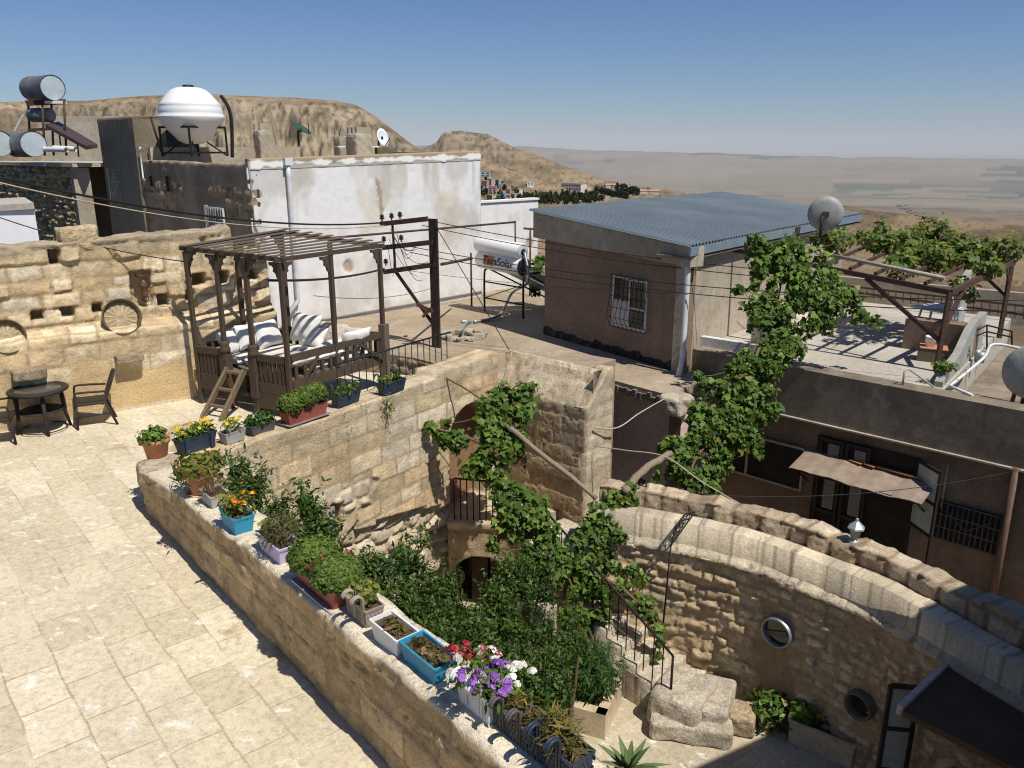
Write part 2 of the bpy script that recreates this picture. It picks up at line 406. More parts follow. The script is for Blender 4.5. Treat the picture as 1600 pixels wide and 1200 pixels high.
# ------------------------------------------------------------------ masonry as real relief
def ashlar(u, z, seed, ch=(.24, .32), bl=(.4, .75), warp=.02, gap=.02, bulge=.03, prot=.02, rough=.012, edge=.012, mw=None):
    rng = np.random.RandomState(seed)
    uw = u + (fbm(u * 2.5, z * 2.5, seed, 3) - .5) * warp * 4; zw = z + (fbm(u * 1.6 + 9, z * 1.6, seed + 3, 3) - .5) * warp * 4
    ed = [-8.0]
    while ed[-1] < 8: ed.append(ed[-1] + rng.uniform(*ch))
    ed = np.array(ed); k = np.clip(np.searchsorted(ed, zw) - 1, 0, len(ed) - 2)
    dv = np.minimum(zw - ed[k], ed[k + 1] - zw); dub = np.full_like(u, 9.); j = np.zeros(len(u), int)
    for c in np.unique(k):
        m = k == c; b = [uw.min() - rng.uniform(.1, 1)]
        while b[-1] < uw.max() + 1: b.append(b[-1] + rng.uniform(*bl))
        b = np.array(b); q = np.clip(np.searchsorted(b, uw[m]) - 1, 0, len(b) - 2); j[m] = q
        dub[m] = np.minimum(uw[m] - b[q], b[q + 1] - uw[m])
    e = np.minimum(dub, dv); e = e + (fbm(u * 14, z * 14, seed + 6, 3) - .5) * edge; r1 = h2(k, j, seed + 1); r2 = h2(k, j, seed + 2); r3 = h2(k, j, seed + 5)
    s = sstep(0, gap, e)
    n1 = fbm(u * 7, z * 7, seed + 7, 4) - .5
    d = s * (prot * (r1 - .2) + bulge * sstep(0, .11, e) * (.5 + .8 * r2)) + n1 * rough * 2 * (.4 + s) + (fbm(u * 22, z * 22, seed + 8, 2) - .5) * rough
    mw = mw or gap; s = sstep(mw * .35, mw, e) * (1 - .5 * (1 - sstep(.002, .007, np.abs(e - mw * .5)))) 
    return d, e, s, r1, r2, r3, n1
def rubble(u, z, seed, cell=.2, asp=1.5, bulge=.05, gap=.16):
    x = u / (cell * asp) + (fbm(u * 4, z * 4, seed, 3) - .5) * .5; y = z / cell + (fbm(u * 4 + 7, z * 4, seed + 4, 3) - .5) * .5
    xi = np.floor(x); yi = np.floor(y); f1 = np.full_like(u, 9.); f2 = np.full_like(u, 9.); idx = np.zeros(len(u)); idy = np.zeros(len(u))
    for a in (-1, 0, 1):
        for b in (-1, 0, 1):
            cx = xi + a; cy = yi + b
            px = cx + .15 + .7 * h2(cx, cy, seed + 11); py = cy + .15 + .7 * h2(cx, cy, seed + 12)
            dd = np.hypot(px - x, py - y); nw = dd < f1
            f2 = np.where(nw, f1, np.minimum(f2, dd)); idx = np.where(nw, cx, idx); idy = np.where(nw, cy, idy); f1 = np.where(nw, dd, f1)
    e = f2 - f1; s = sstep(.05, gap + .05, e)
    r1 = h2(idx, idy, seed + 1); r2 = h2(idx, idy, seed + 2); r3 = h2(idx, idy, seed + 5)
    n1 = fbm(u * 9, z * 9, seed + 7, 4) - .5
    big = sstep(.08, .22, r1)
    d = s * bulge * (.45 + .55 * sstep(0, .5, e)) * (.35 + .9 * r2) * (.35 + .65 * big) + n1 * .035 * (.35 + s) + (fbm(u * 26, z * 26, seed + 9, 2) - .5) * .02 * s
    return d, e, s * big, r1, r2, r3, n1
def stone_col(s, r1, r2, r3, n1, pal, mortar):
    pal = np.array(pal); i = np.clip((r3 * len(pal)).astype(int), 0, len(pal) - 1)
    c = pal[i] * (.80 + .36 * r1)[:, None] * (1 + .8 * n1)[:, None]
    return np.asarray(mortar) * (1 - s)[:, None] * (1 + .4 * n1)[:, None] + c * s[:, None]
CREAM = [(.72, .57, .345), (.75, .62, .41), (.67, .51, .295), (.72, .575, .36), (.77, .66, .475), (.63, .465, .265)]
GREYS = [(.50, .42, .31), (.43, .35, .25), (.56, .48, .36), (.40, .32, .21), (.47, .37, .25)]

def polyline(path, du):
    P = np.array([(q[0], q[1]) for q in path], float); seg = np.hypot(*(P[1:] - P[:-1]).T); cum = np.r_[0, np.cumsum(seg)]
    n = max(2, int(round(cum[-1] / du)) + 1); u = np.linspace(0, cum[-1], n)
    x = np.interp(u, cum, P[:, 0]); y = np.interp(u, cum, P[:, 1])
    tx = np.gradient(x, u); ty = np.gradient(y, u); L = np.hypot(tx, ty)
    return u, x, y, ty / L, -tx / L, cum
def relief_wall(name, path, z0, ztop, thick, fn, du=.03, dz=.03, mat=None, parent=None, lean=None, topfn=None, base=None):
    """front face + top + back; fn(u, z) -> displacement outward (m), colour; lean(u,z) outward shift"""
    u, x, y, nx, ny, cum = polyline(path, du); nu = len(u)
    zt = ztop(u) if callable(ztop) else np.full(nu, float(ztop))
    zb = z0(u) if callable(z0) else np.full(nu, float(z0))
    nv = max(2, int(round((zt - zb).max() / dz)))
    t = np.linspace(0, 1, nv + 1)
    UU = np.repeat(u[:, None], nv + 1, 1); ZZ = zb[:, None] + (zt - zb)[:, None] * t[None]
    d, c = fn(UU.ravel(), ZZ.ravel()); d = d.reshape(nu, nv + 1)
    if lean is not None: d = d + lean(UU.ravel(), ZZ.ravel()).reshape(nu, nv + 1)
    d[:, -1] -= .006
    X = x[:, None] + nx[:, None] * d; Y = y[:, None] + ny[:, None] * d
    K = 7
    tk = np.linspace(0, 1, K + 1)[1:]
    off = d[:, -1][:, None] * (1 - tk)[None] - thick * tk[None]
    X2 = x[:, None] + nx[:, None] * off; Y2 = y[:, None] + ny[:, None] * off
    u2 = np.repeat(u[:, None], K, 1); w2 = np.repeat((tk * thick)[None], nu, 0)
    tn = fbm(u2 * 5, w2 * 5 + 40, 77, 3) - .5
    Z2 = zt[:, None] + tn * .03 + (topfn(u2.ravel(), w2.ravel()).reshape(nu, K) if topfn else 0)
    d3, c3 = fn(u2.ravel(), (zt[:, None] + w2 + .05).ravel())
    Z2 = Z2 + d3.reshape(nu, K) * .35
    X3 = X2[:, -1:]; Y3 = Y2[:, -1:]; Z3 = zb[:, None]
    XX = np.hstack([X, X2, X3]); YY = np.hstack([Y, Y2, Y3]); ZA = np.hstack([ZZ, Z2, Z3])
    C = np.concatenate([c.reshape(nu, nv + 1, 3), c3.reshape(nu, K, 3), c3.reshape(nu, K, 3)[:, -1:]], 1)
    def endcol(i, dirn):
        cx = x[i] - nx[i] * thick / 2; cy = y[i] - ny[i] * thick / 2
        return np.full((1, XX.shape[1]), cx), np.full((1, XX.shape[1]), cy)
    a = endcol(0, -1); b = endcol(-1, 1)
    zc0 = ZA[:1].copy(); zc1 = ZA[-1:].copy()
    XX = np.vstack([a[0], XX, b[0]]); YY = np.vstack([a[1], YY, b[1]]); ZA = np.vstack([zc0, ZA, zc1]); C = np.concatenate([C[:1], C, C[-1:]], 0)
    n0, n1 = XX.shape; V = np.stack([XX, YY, ZA], -1).reshape(-1, 3)
    idx = np.arange(n0 * n1).reshape(n0, n1)
    Fq = np.stack([idx[:-1, :-1], idx[1:, :-1], idx[1:, 1:], idx[:-1, 1:]], -1).reshape(-1, 4)
    if base is None and parent is None: base = (float(x.mean()), float(y.mean()), float(zb.min()))
    return np_mesh(name, V, Fq, C.reshape(-1, 3), mat or M['stone'], parent, base=base)
def uproj(path, p):
    """arc length of the nearest point of path to p"""
    best = None; s = 0
    for i in range(len(path) - 1):
        a = Vector(path[i][:2]); b = Vector(path[i + 1][:2]); L = (b - a).length
        t = max(0, min(1, (Vector((p[0], p[1])) - a).dot(b - a) / L / L)); q = a.lerp(b, t); dd = (q - Vector((p[0], p[1]))).length
        if best is None or dd < best[0]: best = (dd, s + t * L)
        s += L
    return best[1]
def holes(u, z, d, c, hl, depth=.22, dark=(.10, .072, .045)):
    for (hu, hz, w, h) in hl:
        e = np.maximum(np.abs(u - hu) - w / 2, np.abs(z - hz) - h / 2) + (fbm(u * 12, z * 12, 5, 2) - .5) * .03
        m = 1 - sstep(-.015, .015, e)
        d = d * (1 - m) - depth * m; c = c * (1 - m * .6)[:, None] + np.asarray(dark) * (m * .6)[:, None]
    return d, c

# ------------------------------------------------------------------ foliage
LEAFS = {
 'vine': np.array([(0, 0, 0), (.35, -.12, .02), (.52, .28, -.05), (.30, .42, .03), (.0, .95, -.1), (-.30, .42, .03), (-.52, .28, -.05), (-.35, -.12, .02)]),
 'lance': np.array([(0, 0, 0), (.17, .35, -.05), (.14, .65, -.02), (0, 1.0, -.10), (-.14, .65, -.02), (-.17, .35, -.05)]),
 'round': np.array([(0, 0, 0), (.36, .25, .03), (.36, .65, .03), (0, .92, -.03), (-.36, .65, .03), (-.36, .25, .03)]),
 'needle': np.array([(0, 0, 0), (.07, .45, 0), (0, 1.0, -.03), (-.07, .45, 0)]),
 'petal': np.array([(.45, 0, 0), (.2, .4, .04), (-.25, .38, .0), (-.45, 0, .04), (-.2, -.4, 0), (.25, -.38, .04)]),
}
def leaves(name, pts, nrm, size, kind, pal, seed, parent=None, mat=None, up=.45, spread=.9, base=None, shade=None, droop=0.0):
    """pts (N,3) leaf positions, nrm (N,3) outward directions"""
    rng = np.random.RandomState(seed); n = len(pts); L = LEAFS[kind]; k = len(L)
    nn = np.asarray(nrm) + rng.normal(0, spread, (n, 3)) * .6 + np.array([0, 0, up]); nn /= np.linalg.norm(nn, axis=1)[:, None] + 1e-9
    t = rng.normal(0, 1, (n, 3)) + np.array([0, 0, -droop]); t -= nn * (t * nn).sum(1)[:, None]; t /= np.linalg.norm(t, axis=1)[:, None] + 1e-9
    b = np.cross(nn, t); sz = size * np.clip(rng.lognormal(-.05, .34, n), .4, 1.8)
    V = np.asarray(pts)[:, None, :] + (L[None, :, 0, None] * b[:, None] + L[None, :, 1, None] * t[:, None] + L[None, :, 2, None] * nn[:, None]) * sz[:, None, None]
    fs = (np.arange(n)[:, None] * k + np.arange(k)[None])
    pal = np.array(pal); ci = rng.randint(0, len(pal), n); c = pal[ci] * rng.uniform(.7, 1.25, n)[:, None]
    dry = rng.uniform(0, 1, n) < .025
    if kind in ('vine', 'lance'): c[dry] = np.array((.34, .26, .06)) * rng.uniform(.5, 1.1, dry.sum())[:, None]
    if shade is not None: c = c * shade[:, None]
    C = np.repeat(c[:, None], k, 1).reshape(-1, 3)
    return np_mesh(name, V.reshape(-1, 3), fs, C, mat or M['leaf'], parent, base=base)
def blob_points(blobs, dens, seed, shell=.55, clump=.45, flat=None):
    """random points in a union of ellipsoids (c, (rx,ry,rz)); dens leaves per m2 of shell"""
    rng = np.random.RandomState(seed); PP = []; NN = []
    for c, r in blobs:
        c = np.array(c); r = np.array(r if hasattr(r, '__len__') else (r, r, r), float)
        n = max(6, int(dens * 4 * math.pi * (r[0] * r[1] + r[1] * r[2] + r[0] * r[2]) / 3))
        v = rng.normal(0, 1, (n, 3)); v /= np.linalg.norm(v, axis=1)[:, None]
        rad = shell + (1 - shell) * rng.uniform(0, 1, n) ** .7
        lump = .78 + .44 * vn(v[:, 0] * 2.2 + c[0] * 3 + 20, v[:, 1] * 2.2 + v[:, 2] * 1.7 + c[2] * 3 + 20, seed)
        p = c + v * r * (rad * lump)[:, None]
        if clump:
            kk = vn(p[:, 0] * 6 + 50, p[:, 1] * 6 + p[:, 2] * 4.3 + 50, seed + 3); m = kk > clump * .75
            p = p[m]; v = v[m]
        PP.append(p); NN.append(v)
    return np.concatenate(PP), np.concatenate(NN)
VINE = [(.13, .22, .030), (.17, .265, .040), (.10, .18, .026), (.22, .31, .055), (.12, .20, .028), (.075, .14, .022)]
VINE_Y = VINE + [(.20, .22, .045), (.26, .24, .06), (.22, .20, .06)]
SHRUB = [(.048, .100, .020), (.070, .135, .026), (.10, .170, .033), (.055, .112, .022), (.14, .21, .045), (.034, .075, .016)]
LIME = [(.12, .20, .03), (.17, .25, .04), (.10, .17, .03), (.22, .27, .06)]
# ================================================================== SETTING
# key lines (terrace z = 0)
P1a = (-4.80, 9.70); P1b = (.65, 3.30)                     # terrace parapet, terrace side
p1d = Vector((P1b[0] - P1a[0], P1b[1] - P1a[1], 0)).normalized(); p1n = Vector((-p1d.y, p1d.x, 0))   # towards the courtyard
W2a = (-4.40, 9.58); W2b = (-.28, 15.40)                   # courtyard facade of the terrace house
w2d = Vector((W2b[0] - W2a[0], W2b[1] - W2a[1], 0)).normalized(); w2n = Vector((w2d.y, -w2d.x, 0))   # into the courtyard
PRa = (-.26, 15.42); PRb = (1.36, 13.96)                   # pier front
prd = Vector((PRb[0] - PRa[0], PRb[1] - PRa[1], 0)).normalized(); prn = Vector((prd.y, -prd.x, 0))
LWa = (-9.9, 11.79); LWb = (-4.67, 15.76)                    # left wall, lower face
lwd = Vector((LWb[0] - LWa[0], LWb[1] - LWa[1], 0)).normalized(); lwn = Vector((lwd.y, -lwd.x, 0))
ROOF = -.7; VT = -.2; CT = -4.2

def sheet(name, poly, z, mat, thick=.3):
    m = MB(); m.prism(poly, z - thick, z); o = m.build(name, mat); tag(o, kind='structure'); return o
# terrace: everything left of parapet / wall 2
q = 0.28
sheet('terrace_floor', [(-14, 2), (P1b[0] - .1, P1b[1] - .6), (P1b[0] + p1n.x * q, P1b[1] + p1n.y * q), (P1a[0] + .25, P1a[1] + .1), (-4.65, 9.75), (W2b[0] - .9, W2b[1] - .2), (-1.75, 16.2), (-3.2, 16.6), (-4.6, 16.6), (-5.2, 16.0), (-12.5, 10.5)][:], 0.0, M['terrace'])
sheet('courtyard_floor', [(-1, 3), (9, 3), (9, 9), (5, 13), (1.5, 15.5), (-.2, 16.2), (-4.6, 9.8), (0, 4)], CT, M['court'])
sheet('alley_floor', [(4.4, 10.6), (9, 7), (16, 8), (8, 17.4), (2, 20.5), (1.0, 15.6)], CT - .35, M['conc_dark'])
sheet('pit_floor', [(-6, 16), (-.3, 15), (.6, 17), (-1, 22), (-6, 22)], -2.6, M['conc_dark'])
# neighbour's flat roof (one big slab) with rough edge
RP = [(-16, 20), (-6.5, 18.2), (-4.3, 19.9), (-3.55, 21.0), (-2.6, 20.5), (-1.62, 19.65), (-.65, 19.5), (0, 16.5), (1.75, 15.75), (2.08, 18.70), (3.52, 17.15), (4.35, 18.2), (4.7, 19.6), (9, 26), (3, 33), (-3, 32), (-16, 34)]
m = MB(); m.prism(RP, ROOF - .22, ROOF); o = m.build('roof_floor', M['roof_dirt']); tag(o, kind='structure')
# rubble wall of the pit under that roof edge
def rub_fn(seed, cell, pal, mortar, bulge=.05, asp=1.5, tintfn=None):
    def f(u, z):
        d, e, s, r1, r2, r3, n1 = rubble(u, z, seed, cell, asp, bulge)
        c = stone_col(s, r1, r2, r3, n1, pal, mortar)
        if tintfn is not None: c = tintfn(u, z, c)
        return d, c
    return f
o = relief_wall('pit_wall', [(-6.4, 18.3), (-4.25, 20.0), (-3.5, 21.05), (-2.55, 20.45), (-1.6, 19.62), (-.63, 19.45), (0.0, 16.5)], -2.6, ROOF - .06, .2, rub_fn(31, .22, GREYS, (.30, .22, .14)), .05, .05, M['stone_rough'])
tag(o, 'dark rubble retaining wall of the stairwell pit behind the iron railing', 'wall')

# ------------------------------------------------------------------ terrain (real heightfield, metres)
def silhouette(pts):
    xs = np.array([p[0] for p in pts], float); ys = np.array([p[1] for p in pts], float)
    return lambda x: np.interp(x, xs, ys)
crest_m = silhouette([(-300, 175), (-100, 168), (0, 160), (60, 158), (150, 157), (200, 152), (290, 146), (345, 147), (400, 150), (470, 152), (530, 157), (560, 163), (585, 178), (610, 198), (640, 222), (665, 240), (700, 262), (760, 300), (900, 340), (2500, 600)])
crest_b = silhouette([(560, 330), (640, 250), (665, 232), (683, 222), (692, 208), (700, 206), (730, 205), (760, 209), (772, 215), (800, 230), (830, 241), (870, 256), (910, 272), (950, 287), (1000, 297), (1050, 304), (1150, 318), (1300, 345), (2500, 600)])
crest_f = silhouette([(-300, 240), (700, 226), (790, 226), (850, 231), (930, 236), (1000, 236), (1060, 239), (1120, 240), (1200, 244), (1350, 247), (1600, 250), (2500, 252)])
crest_n = silhouette([(900, 330), (1040, 305), (1130, 291), (1165, 289), (1210, 297), (1260, 308), (1320, 322), (1380, 335), (1450, 343), (1520, 352), (1600, 362), (1800, 390), (2500, 420)])
def px_to_z(xp, yp, r):
    u = (xp - 800) / F_PX; v = (600 - yp) / F_PX
    dy = CP + v * SP; dzz = -SP + v * CP
    return EYE + dzz / np.hypot(u, dy) * r
def terrain_h(xp, r, X, Y):
    lr = np.log10(r)
    base = np.interp(lr, np.log10([50, 100, 300, 700, 1300, 2200, 4000, 6500, 9000, 70000]), [-14, -22, -52, -95, -160, -225, -335, -410, -445, -452])
    amp = np.interp(lr, np.log10([50, 300, 1000, 4000, 7000, 12000]), [.6, 6, 34, 46, 12, 0])
    gx = X / np.maximum(r * .0 + 420, 1); gy = Y / 420
    g = fbm(gx + 3, gy + 3, 41, 5) - .5
    ridg = 1 - np.abs(2 * fbm(X / 700 + 11, Y / 700 + 5, 43, 4) - 1)
    z = base + amp * (g * 1.6 + (ridg - .7) * .8)
    z = z + np.interp(lr, np.log10([50, 200, 1000, 3000, 7000]), [.15, 1.2, 3, 3, 0]) * (fbm(X / 40, Y / 40, 44, 4) - .5) * 2
    # near brown spur on the right
    zn = px_to_z(xp, crest_n(xp) + (fbm(xp / 60, xp * 0, 3, 4) - .5) * 6, 900)
    w = sstep(200, 900, r) * (1 - sstep(900, 1700, r)) * sstep(940, 1150, xp)
    z = z * (1 - w) + np.maximum(z, zn + (z - base) * .35) * w
    # butte
    zb = px_to_z(xp, crest_b(xp), 1800) + (fbm(xp / 7, r / 90, 5, 4) - .5) * 7
    prof = .70 * sstep(800, 1740, r) ** 1.2 + .08 * sstep(1600, 1735, r) + .22 * sstep(1745, 1790, r)
    prof = np.where(r > 1800, 1 - sstep(1950, 2900, r), prof)
    terr = np.floor(prof * 16 + (fbm(xp / 12, r / 100, 6, 3) - .5) * 1.2) / 16; prof = np.where(r < 1800, prof * .6 + terr * .4, prof)
    z = np.where(zb > base, z + (np.maximum(zb, base) - z) * np.clip(prof, 0, 1), z)
    # mesa with a cliff band
    zm = px_to_z(xp, crest_m(xp), 620)
    b2 = np.minimum(base, 0)
    jag = (fbm(xp / 30, xp * 0 + 1, 8, 5) - .5); cliff_r = 565 + 34 * jag
    prof = .60 * sstep(150, 545, r) + .30 * (.45 * sstep(-16, 2, r - cliff_r) + .55 * sstep(4, 20, r - cliff_r)) + .10 * sstep(575, 625, r)
    prof = prof + .20 * (fbm(xp / 15, r / 14, 9, 5) - .5) * sstep(250, 400, r) * (1 - sstep(585, 610, r))
    prof = np.where(r > 625, 1 - sstep(800, 1300, r), prof)
    m_on = zm > base + 2
    z = np.where(m_on, z + (np.maximum(zm, base) - z) * np.clip(prof, 0, 1.02), z)
    # far hazy hills
    zf = px_to_z(xp, crest_f(xp) + (fbm(xp / 40, xp * 0, 12, 4) - .5) * 5, 15000)
    w = sstep(8500, 15000, r) * (1 - sstep(15000, 30000, r))
    z = np.where(zf > z, z + (zf - z) * w, z)
    return z
na, nr = 620, 420
xp = np.linspace(-260, 1860, na)
rr_ = np.concatenate([np.geomspace(45, 480, 110), np.linspace(485, 640, 90), np.geomspace(645, 1650, 60), np.linspace(1660, 1850, 50), np.geomspace(1870, 70000, 110)])
nr = len(rr_)
uu = (xp - 800) / F_PX; az = np.arctan2(uu, CP + .28 * SP)
A, R = np.meshgrid(az, rr_, indexing='ij'); XP = np.repeat(xp[:, None], nr, 1)
Xg = R * np.sin(A); Yg = R * np.cos(A)
Zg = terrain_h(XP.ravel(), R.ravel(), Xg.ravel(), Yg.ravel()).reshape(na, nr)
# colours
sl = np.abs(np.gradient(Zg, axis=1) / np.gradient(R, axis=1))
nz = fbm(Xg.ravel() / 60, Yg.ravel() / 60, 51, 5).reshape(na, nr); nz2 = fbm(Xg.ravel() / 9, Yg.ravel() / 9, 52, 4).reshape(na, nr); nz3 = fbm(Xg.ravel() / 900, Yg.ravel() / 900, 53, 5).reshape(na, nr)
C = lerp3((.335, .245, .148), (.41, .315, .20), nz.ravel()).reshape(na, nr, 3)
C = C * (.72 + .55 * nz2)[..., None]
dk = sstep(.60, .70, nz2) * (R < 2500); C = C * (1 - .38 * dk)[..., None]                    # scrub and boulders
cl = .45 * sstep(.55, 1.0, sl) * (R < 2500); cc = np.stack([.30 + .25 * nz2, .25 + .20 * nz2, .18 + .13 * nz2], -1) * (.55 + .9 * fbm((XP / 5).ravel(), (Zg / 4).ravel(), 55, 4).reshape(na, nr))[..., None]
C = C * (1 - cl)[..., None] + cc * cl[..., None]
# fields of the plain: long dark and pale plots
fy = np.floor(Yg / 330 + .5 * fbm(Xg.ravel() / 2500, Yg.ravel() / 2500, 56, 3).reshape(na, nr)); fx = np.floor(Xg / 900 + Yg / 4200 + h2(fy, fy * 0, 63) * 3)
fr = h2(fx, fy, 61); fr2 = h2(fx, fy, 62)
pl = sstep(5200, 7000, R)
plc = lerp3((.265, .215, .145), (.35, .29, .20), fr2.ravel()).reshape(na, nr, 3)
green = ((fr > .50) & (fbm(Xg.ravel() / 4500, Yg.ravel() / 3000, 57, 4).reshape(na, nr) > .455) & (R < 26000)); plc = np.where(green[..., None], np.array((.11, .11, .078)) * (1 + fr2[..., None] * .7), plc)
C = C * (1 - pl)[..., None] + plc * pl[..., None]
mc = sstep(515, 545, R) * (1 - sstep(596, 622, R)) * (XP < 660) + .8 * sstep(1715, 1740, R) * (1 - sstep(1800, 1830, R)) * (XP > 670) * (XP < 800); mc = np.clip(mc, 0, 1); rk = fbm((XP / 6).ravel(), (Zg / 3.2).ravel(), 58, 5).reshape(na, nr); rc = np.stack([.50 * rk + .10, .41 * rk + .085, .30 * rk + .06], -1) * np.where(rk < .42, .62, 1.1)[..., None]; C = C * (1 - .6 * mc)[..., None] + rc * (.6 * mc)[..., None]
sp = (h2(np.floor(XP / 3.4), np.floor(R / 3), 59) > .93) * (R > 350) * (R < 2400); C = C * (1 - .5 * sp)[..., None]; stt = vn((XP / 45).ravel(), (Zg / 2.6).ravel(), 60).reshape(na, nr); C = C * np.where((R < 2500) & (R > 400), .80 + .34 * sstep(.3, .6, stt), 1)[..., None]
C = C * np.where(R < 6500, .68, .70)[..., None]; rdg = (1 - np.abs(2 * fbm(Xg.ravel() / 260 + 11, Yg.ravel() / 260 + 5, 47, 5) - 1)).reshape(na, nr); C = C * np.where(R < 6500, .74 + .34 * sstep(.55, .98, rdg), 1)[..., None]; brn = sstep(950, 1200, XP) * (R < 6500); C = C * (1 - .22 * brn)[..., None] * (1 - brn[..., None] * np.array((0, .02, .04)))  # valleys darkened in the colour, standing in for gully shading
idx = np.arange(na * nr).reshape(na, nr)
Fq = np.stack([idx[:-1, :-1], idx[1:, :-1], idx[1:, 1:], idx[:-1, 1:]], -1).reshape(-1, 4)
n = N('dry_land'); v = n.coord(); cc = n.attr()
t1 = n.noise(v, .35, 8, .7); t2 = n.noise(v, .05, 8, .7)
cc = n.mix(.55, cc, n.ramp(t1, [(.3, .62), (.7, 1.25)]), 'MULTIPLY'); cc = n.mix(.5, cc, n.ramp(t2, [(.3, .75), (.7, 1.2)]), 'MULTIPLY')
n.bsdf(cc, .95, 0, n.bump(t1, .6, 1.2), .1)
land = np_mesh('terrain', np.stack([Xg, Yg, Zg], -1).reshape(-1, 3), Fq, C.reshape(-1, 3), n.m, smooth=False, base=(0, 0, -60)); tag(land, kind='structure')
def ground_z(xpx, r):
    a = np.arctan2((xpx - 800) / F_PX, CP + .28 * SP); X = r * np.sin(a); Y = r * np.cos(a)
    return Vector((X, Y, float(terrain_h(np.array([float(xpx)]), np.array([float(r)]), np.array([X]), np.array([Y]))[0])))
def ground_at(xpx, ypx):
    """first terrain hit of the photo ray"""
    rs = np.geomspace(60, 60000, 900); a = np.arctan2((xpx - 800) / F_PX, CP + .28 * SP)
    z = terrain_h(np.full(900, float(xpx)), rs, rs * np.sin(a), rs * np.cos(a)); zl = px_to_z(np.full(900, float(xpx)), np.full(900, float(ypx)), rs)
    k = int(np.argmax(z >= zl)); r = rs[k]; return Vector((r * math.sin(a), r * math.cos(a), float(z[k]))), float(r)

# haze over the plain: a real homogeneous volume
n = N('dust_haze'); vs = n.new('ShaderNodeVolumeScatter'); vs.inputs['Color'].default_value = (.93, .96, 1.0, 1); vs.inputs['Density'].default_value = 1 / 21000; vs.inputs['Anisotropy'].default_value = -.12
n.l(vs.outputs[0], n.out.inputs['Volume'])
m = MB(); m.box((0, 37000, -150), (110000, 71000, 1300)); hz = m.build('haze', n.m); tag(hz, kind='structure')

# ------------------------------------------------------------------ camera, light, sky
cam = bpy.data.cameras.new('camera'); co = bpy.data.objects.new('camera', cam); col.objects.link(co)
cam.sensor_width = 36; cam.lens = F_PX * 36 / 1600; cam.clip_end = 200000; cam.clip_start = .1
co.location = (0, 0, EYE); co.rotation_euler = (math.pi / 2 - PITCH, 0, 0); scene.camera = co
SUN_EL = 59.0; SX, SY = .70, -.714
sd = Vector((SX * math.cos(math.radians(SUN_EL)), SY * math.cos(math.radians(SUN_EL)), math.sin(math.radians(SUN_EL))))
sl_ = bpy.data.lights.new('sun', 'SUN'); sl_.energy = 5.0; sl_.angle = math.radians(.53); sl_.color = (1, .955, .88)
so = bpy.data.objects.new('sun', sl_); col.objects.link(so); so.rotation_euler = sd.to_track_quat('Z', 'Y').to_euler(); so.location = (20, -15, 40)
w = bpy.data.worlds.new('World'); scene.world = w; w.use_nodes = True; nt = w.node_tree
sky = nt.nodes.new('ShaderNodeTexSky'); sky.sky_type = 'NISHITA'; sky.sun_disc = False; sky.sun_elevation = math.radians(SUN_EL); sky.sun_rotation = math.radians(126.9)
sky.altitude = 900; sky.air_density = 1.0; sky.dust_density = .4; sky.ozone_density = 4.0
bg = nt.nodes['Background']; bg.inputs['Strength'].default_value = .07; tn = nt.nodes.new('ShaderNodeMix'); tn.data_type = 'RGBA'; tn.blend_type = 'MULTIPLY'; tn.inputs[0].default_value = 1; tn.inputs[7].default_value = (.75, .915, 1.16, 1)
nt.links.new(sky.outputs[0], tn.inputs[6]); nt.links.new(tn.outputs[2], bg.inputs[0])
scene.view_settings.view_transform = 'Standard'; scene.view_settings.look = 'None'; scene.view_settings.exposure = 0
scene.cycles.max_bounces = 6; scene.cycles.diffuse_bounces = 3; scene.cycles.transparent_max_bounces = 6; scene.cycles.volume_bounces = 0
scene.cycles.use_denoising = True; scene.cycles.filter_width = 1.15
# ================================================================== STONE WALLS OF THE COURTYARD
V2 = lambda p: Vector((p[0], p[1], 0))
# ---- left boundary wall: thick lower part, set back upper part with slots
lw = empty('stone_wall', (LWa[0] * .5 + LWb[0] * .5, LWa[1] * .5 + LWb[1] * .5, 0), 'tall cream ashlar wall with slot openings and a ledge behind the rattan table', 'wall')
LP = [LWa, LWb]
def lw_low(u, z):
    d, e, s, r1, r2, r3, n1 = ashlar(u, z, 101, (.25, .33), (.42, .75), .016, .014, .008, .03, .008, .03, .04)
    c = stone_col(s, r1, r2, r3, n1, CREAM, (.50, .375, .225))
    sm = 1 - sstep(.62, .95, z + (fbm(u * 2, z * 2, 12, 3) - .5) * .8)
    c = c * (1 - sm)[:, None] + np.array((.66, .485, .255)) * (.80 + .40 * fbm(u * 1.5, z * 2.5, 13, 4))[:, None] * sm[:, None]
    d = d * (1 - .75 * sm) - .0 + .004 * sm
    base_ = 1 - sstep(.0, .10, z + (fbm(u * 6, z, 15, 3) - .5) * .1)
    c = c * (1 - base_)[:, None] + np.array((.72, .63, .48)) * base_[:, None]
    return d, c
relief_wall('lower_wall', LP, -.02, lambda u: 1.47 + (fbm(u * 2.2, u * 0, 4, 3) - .5) * .10, .42, lw_low, .03, .03, M['stone'], lw, topfn=lambda u, w: w * .34)
off = .33
UPa = (LWa[0] - lwn.x * off - lwd.x * .6, LWa[1] - lwn.y * off - lwd.y * .6); UPb = (LWb[0] - lwn.x * off, LWb[1] - lwn.y * off); UPP = [UPa, UPb]
HL = []
for (px, py, w_, h_) in [(85, 402, 11, 22), (59, 493, 13, 14), (106, 487, 14, 14), (153, 482, 11, 14), (256, 469, 13, 17), (310, 436, 15, 17), (351, 434, 10, 20), (297, 462, 10, 17), (392, 428, 14, 16)]:
    q = UW(px, py, UPa, UPb); k = (q.y) / F_PX * 1.04; HL.append((uproj(UPP, q), q.z, w_ * k * 1.25, h_ * k))
qn = UW(222, 452, UPa, UPb); NI = (uproj(UPP, qn), qn.z, .36, .66)
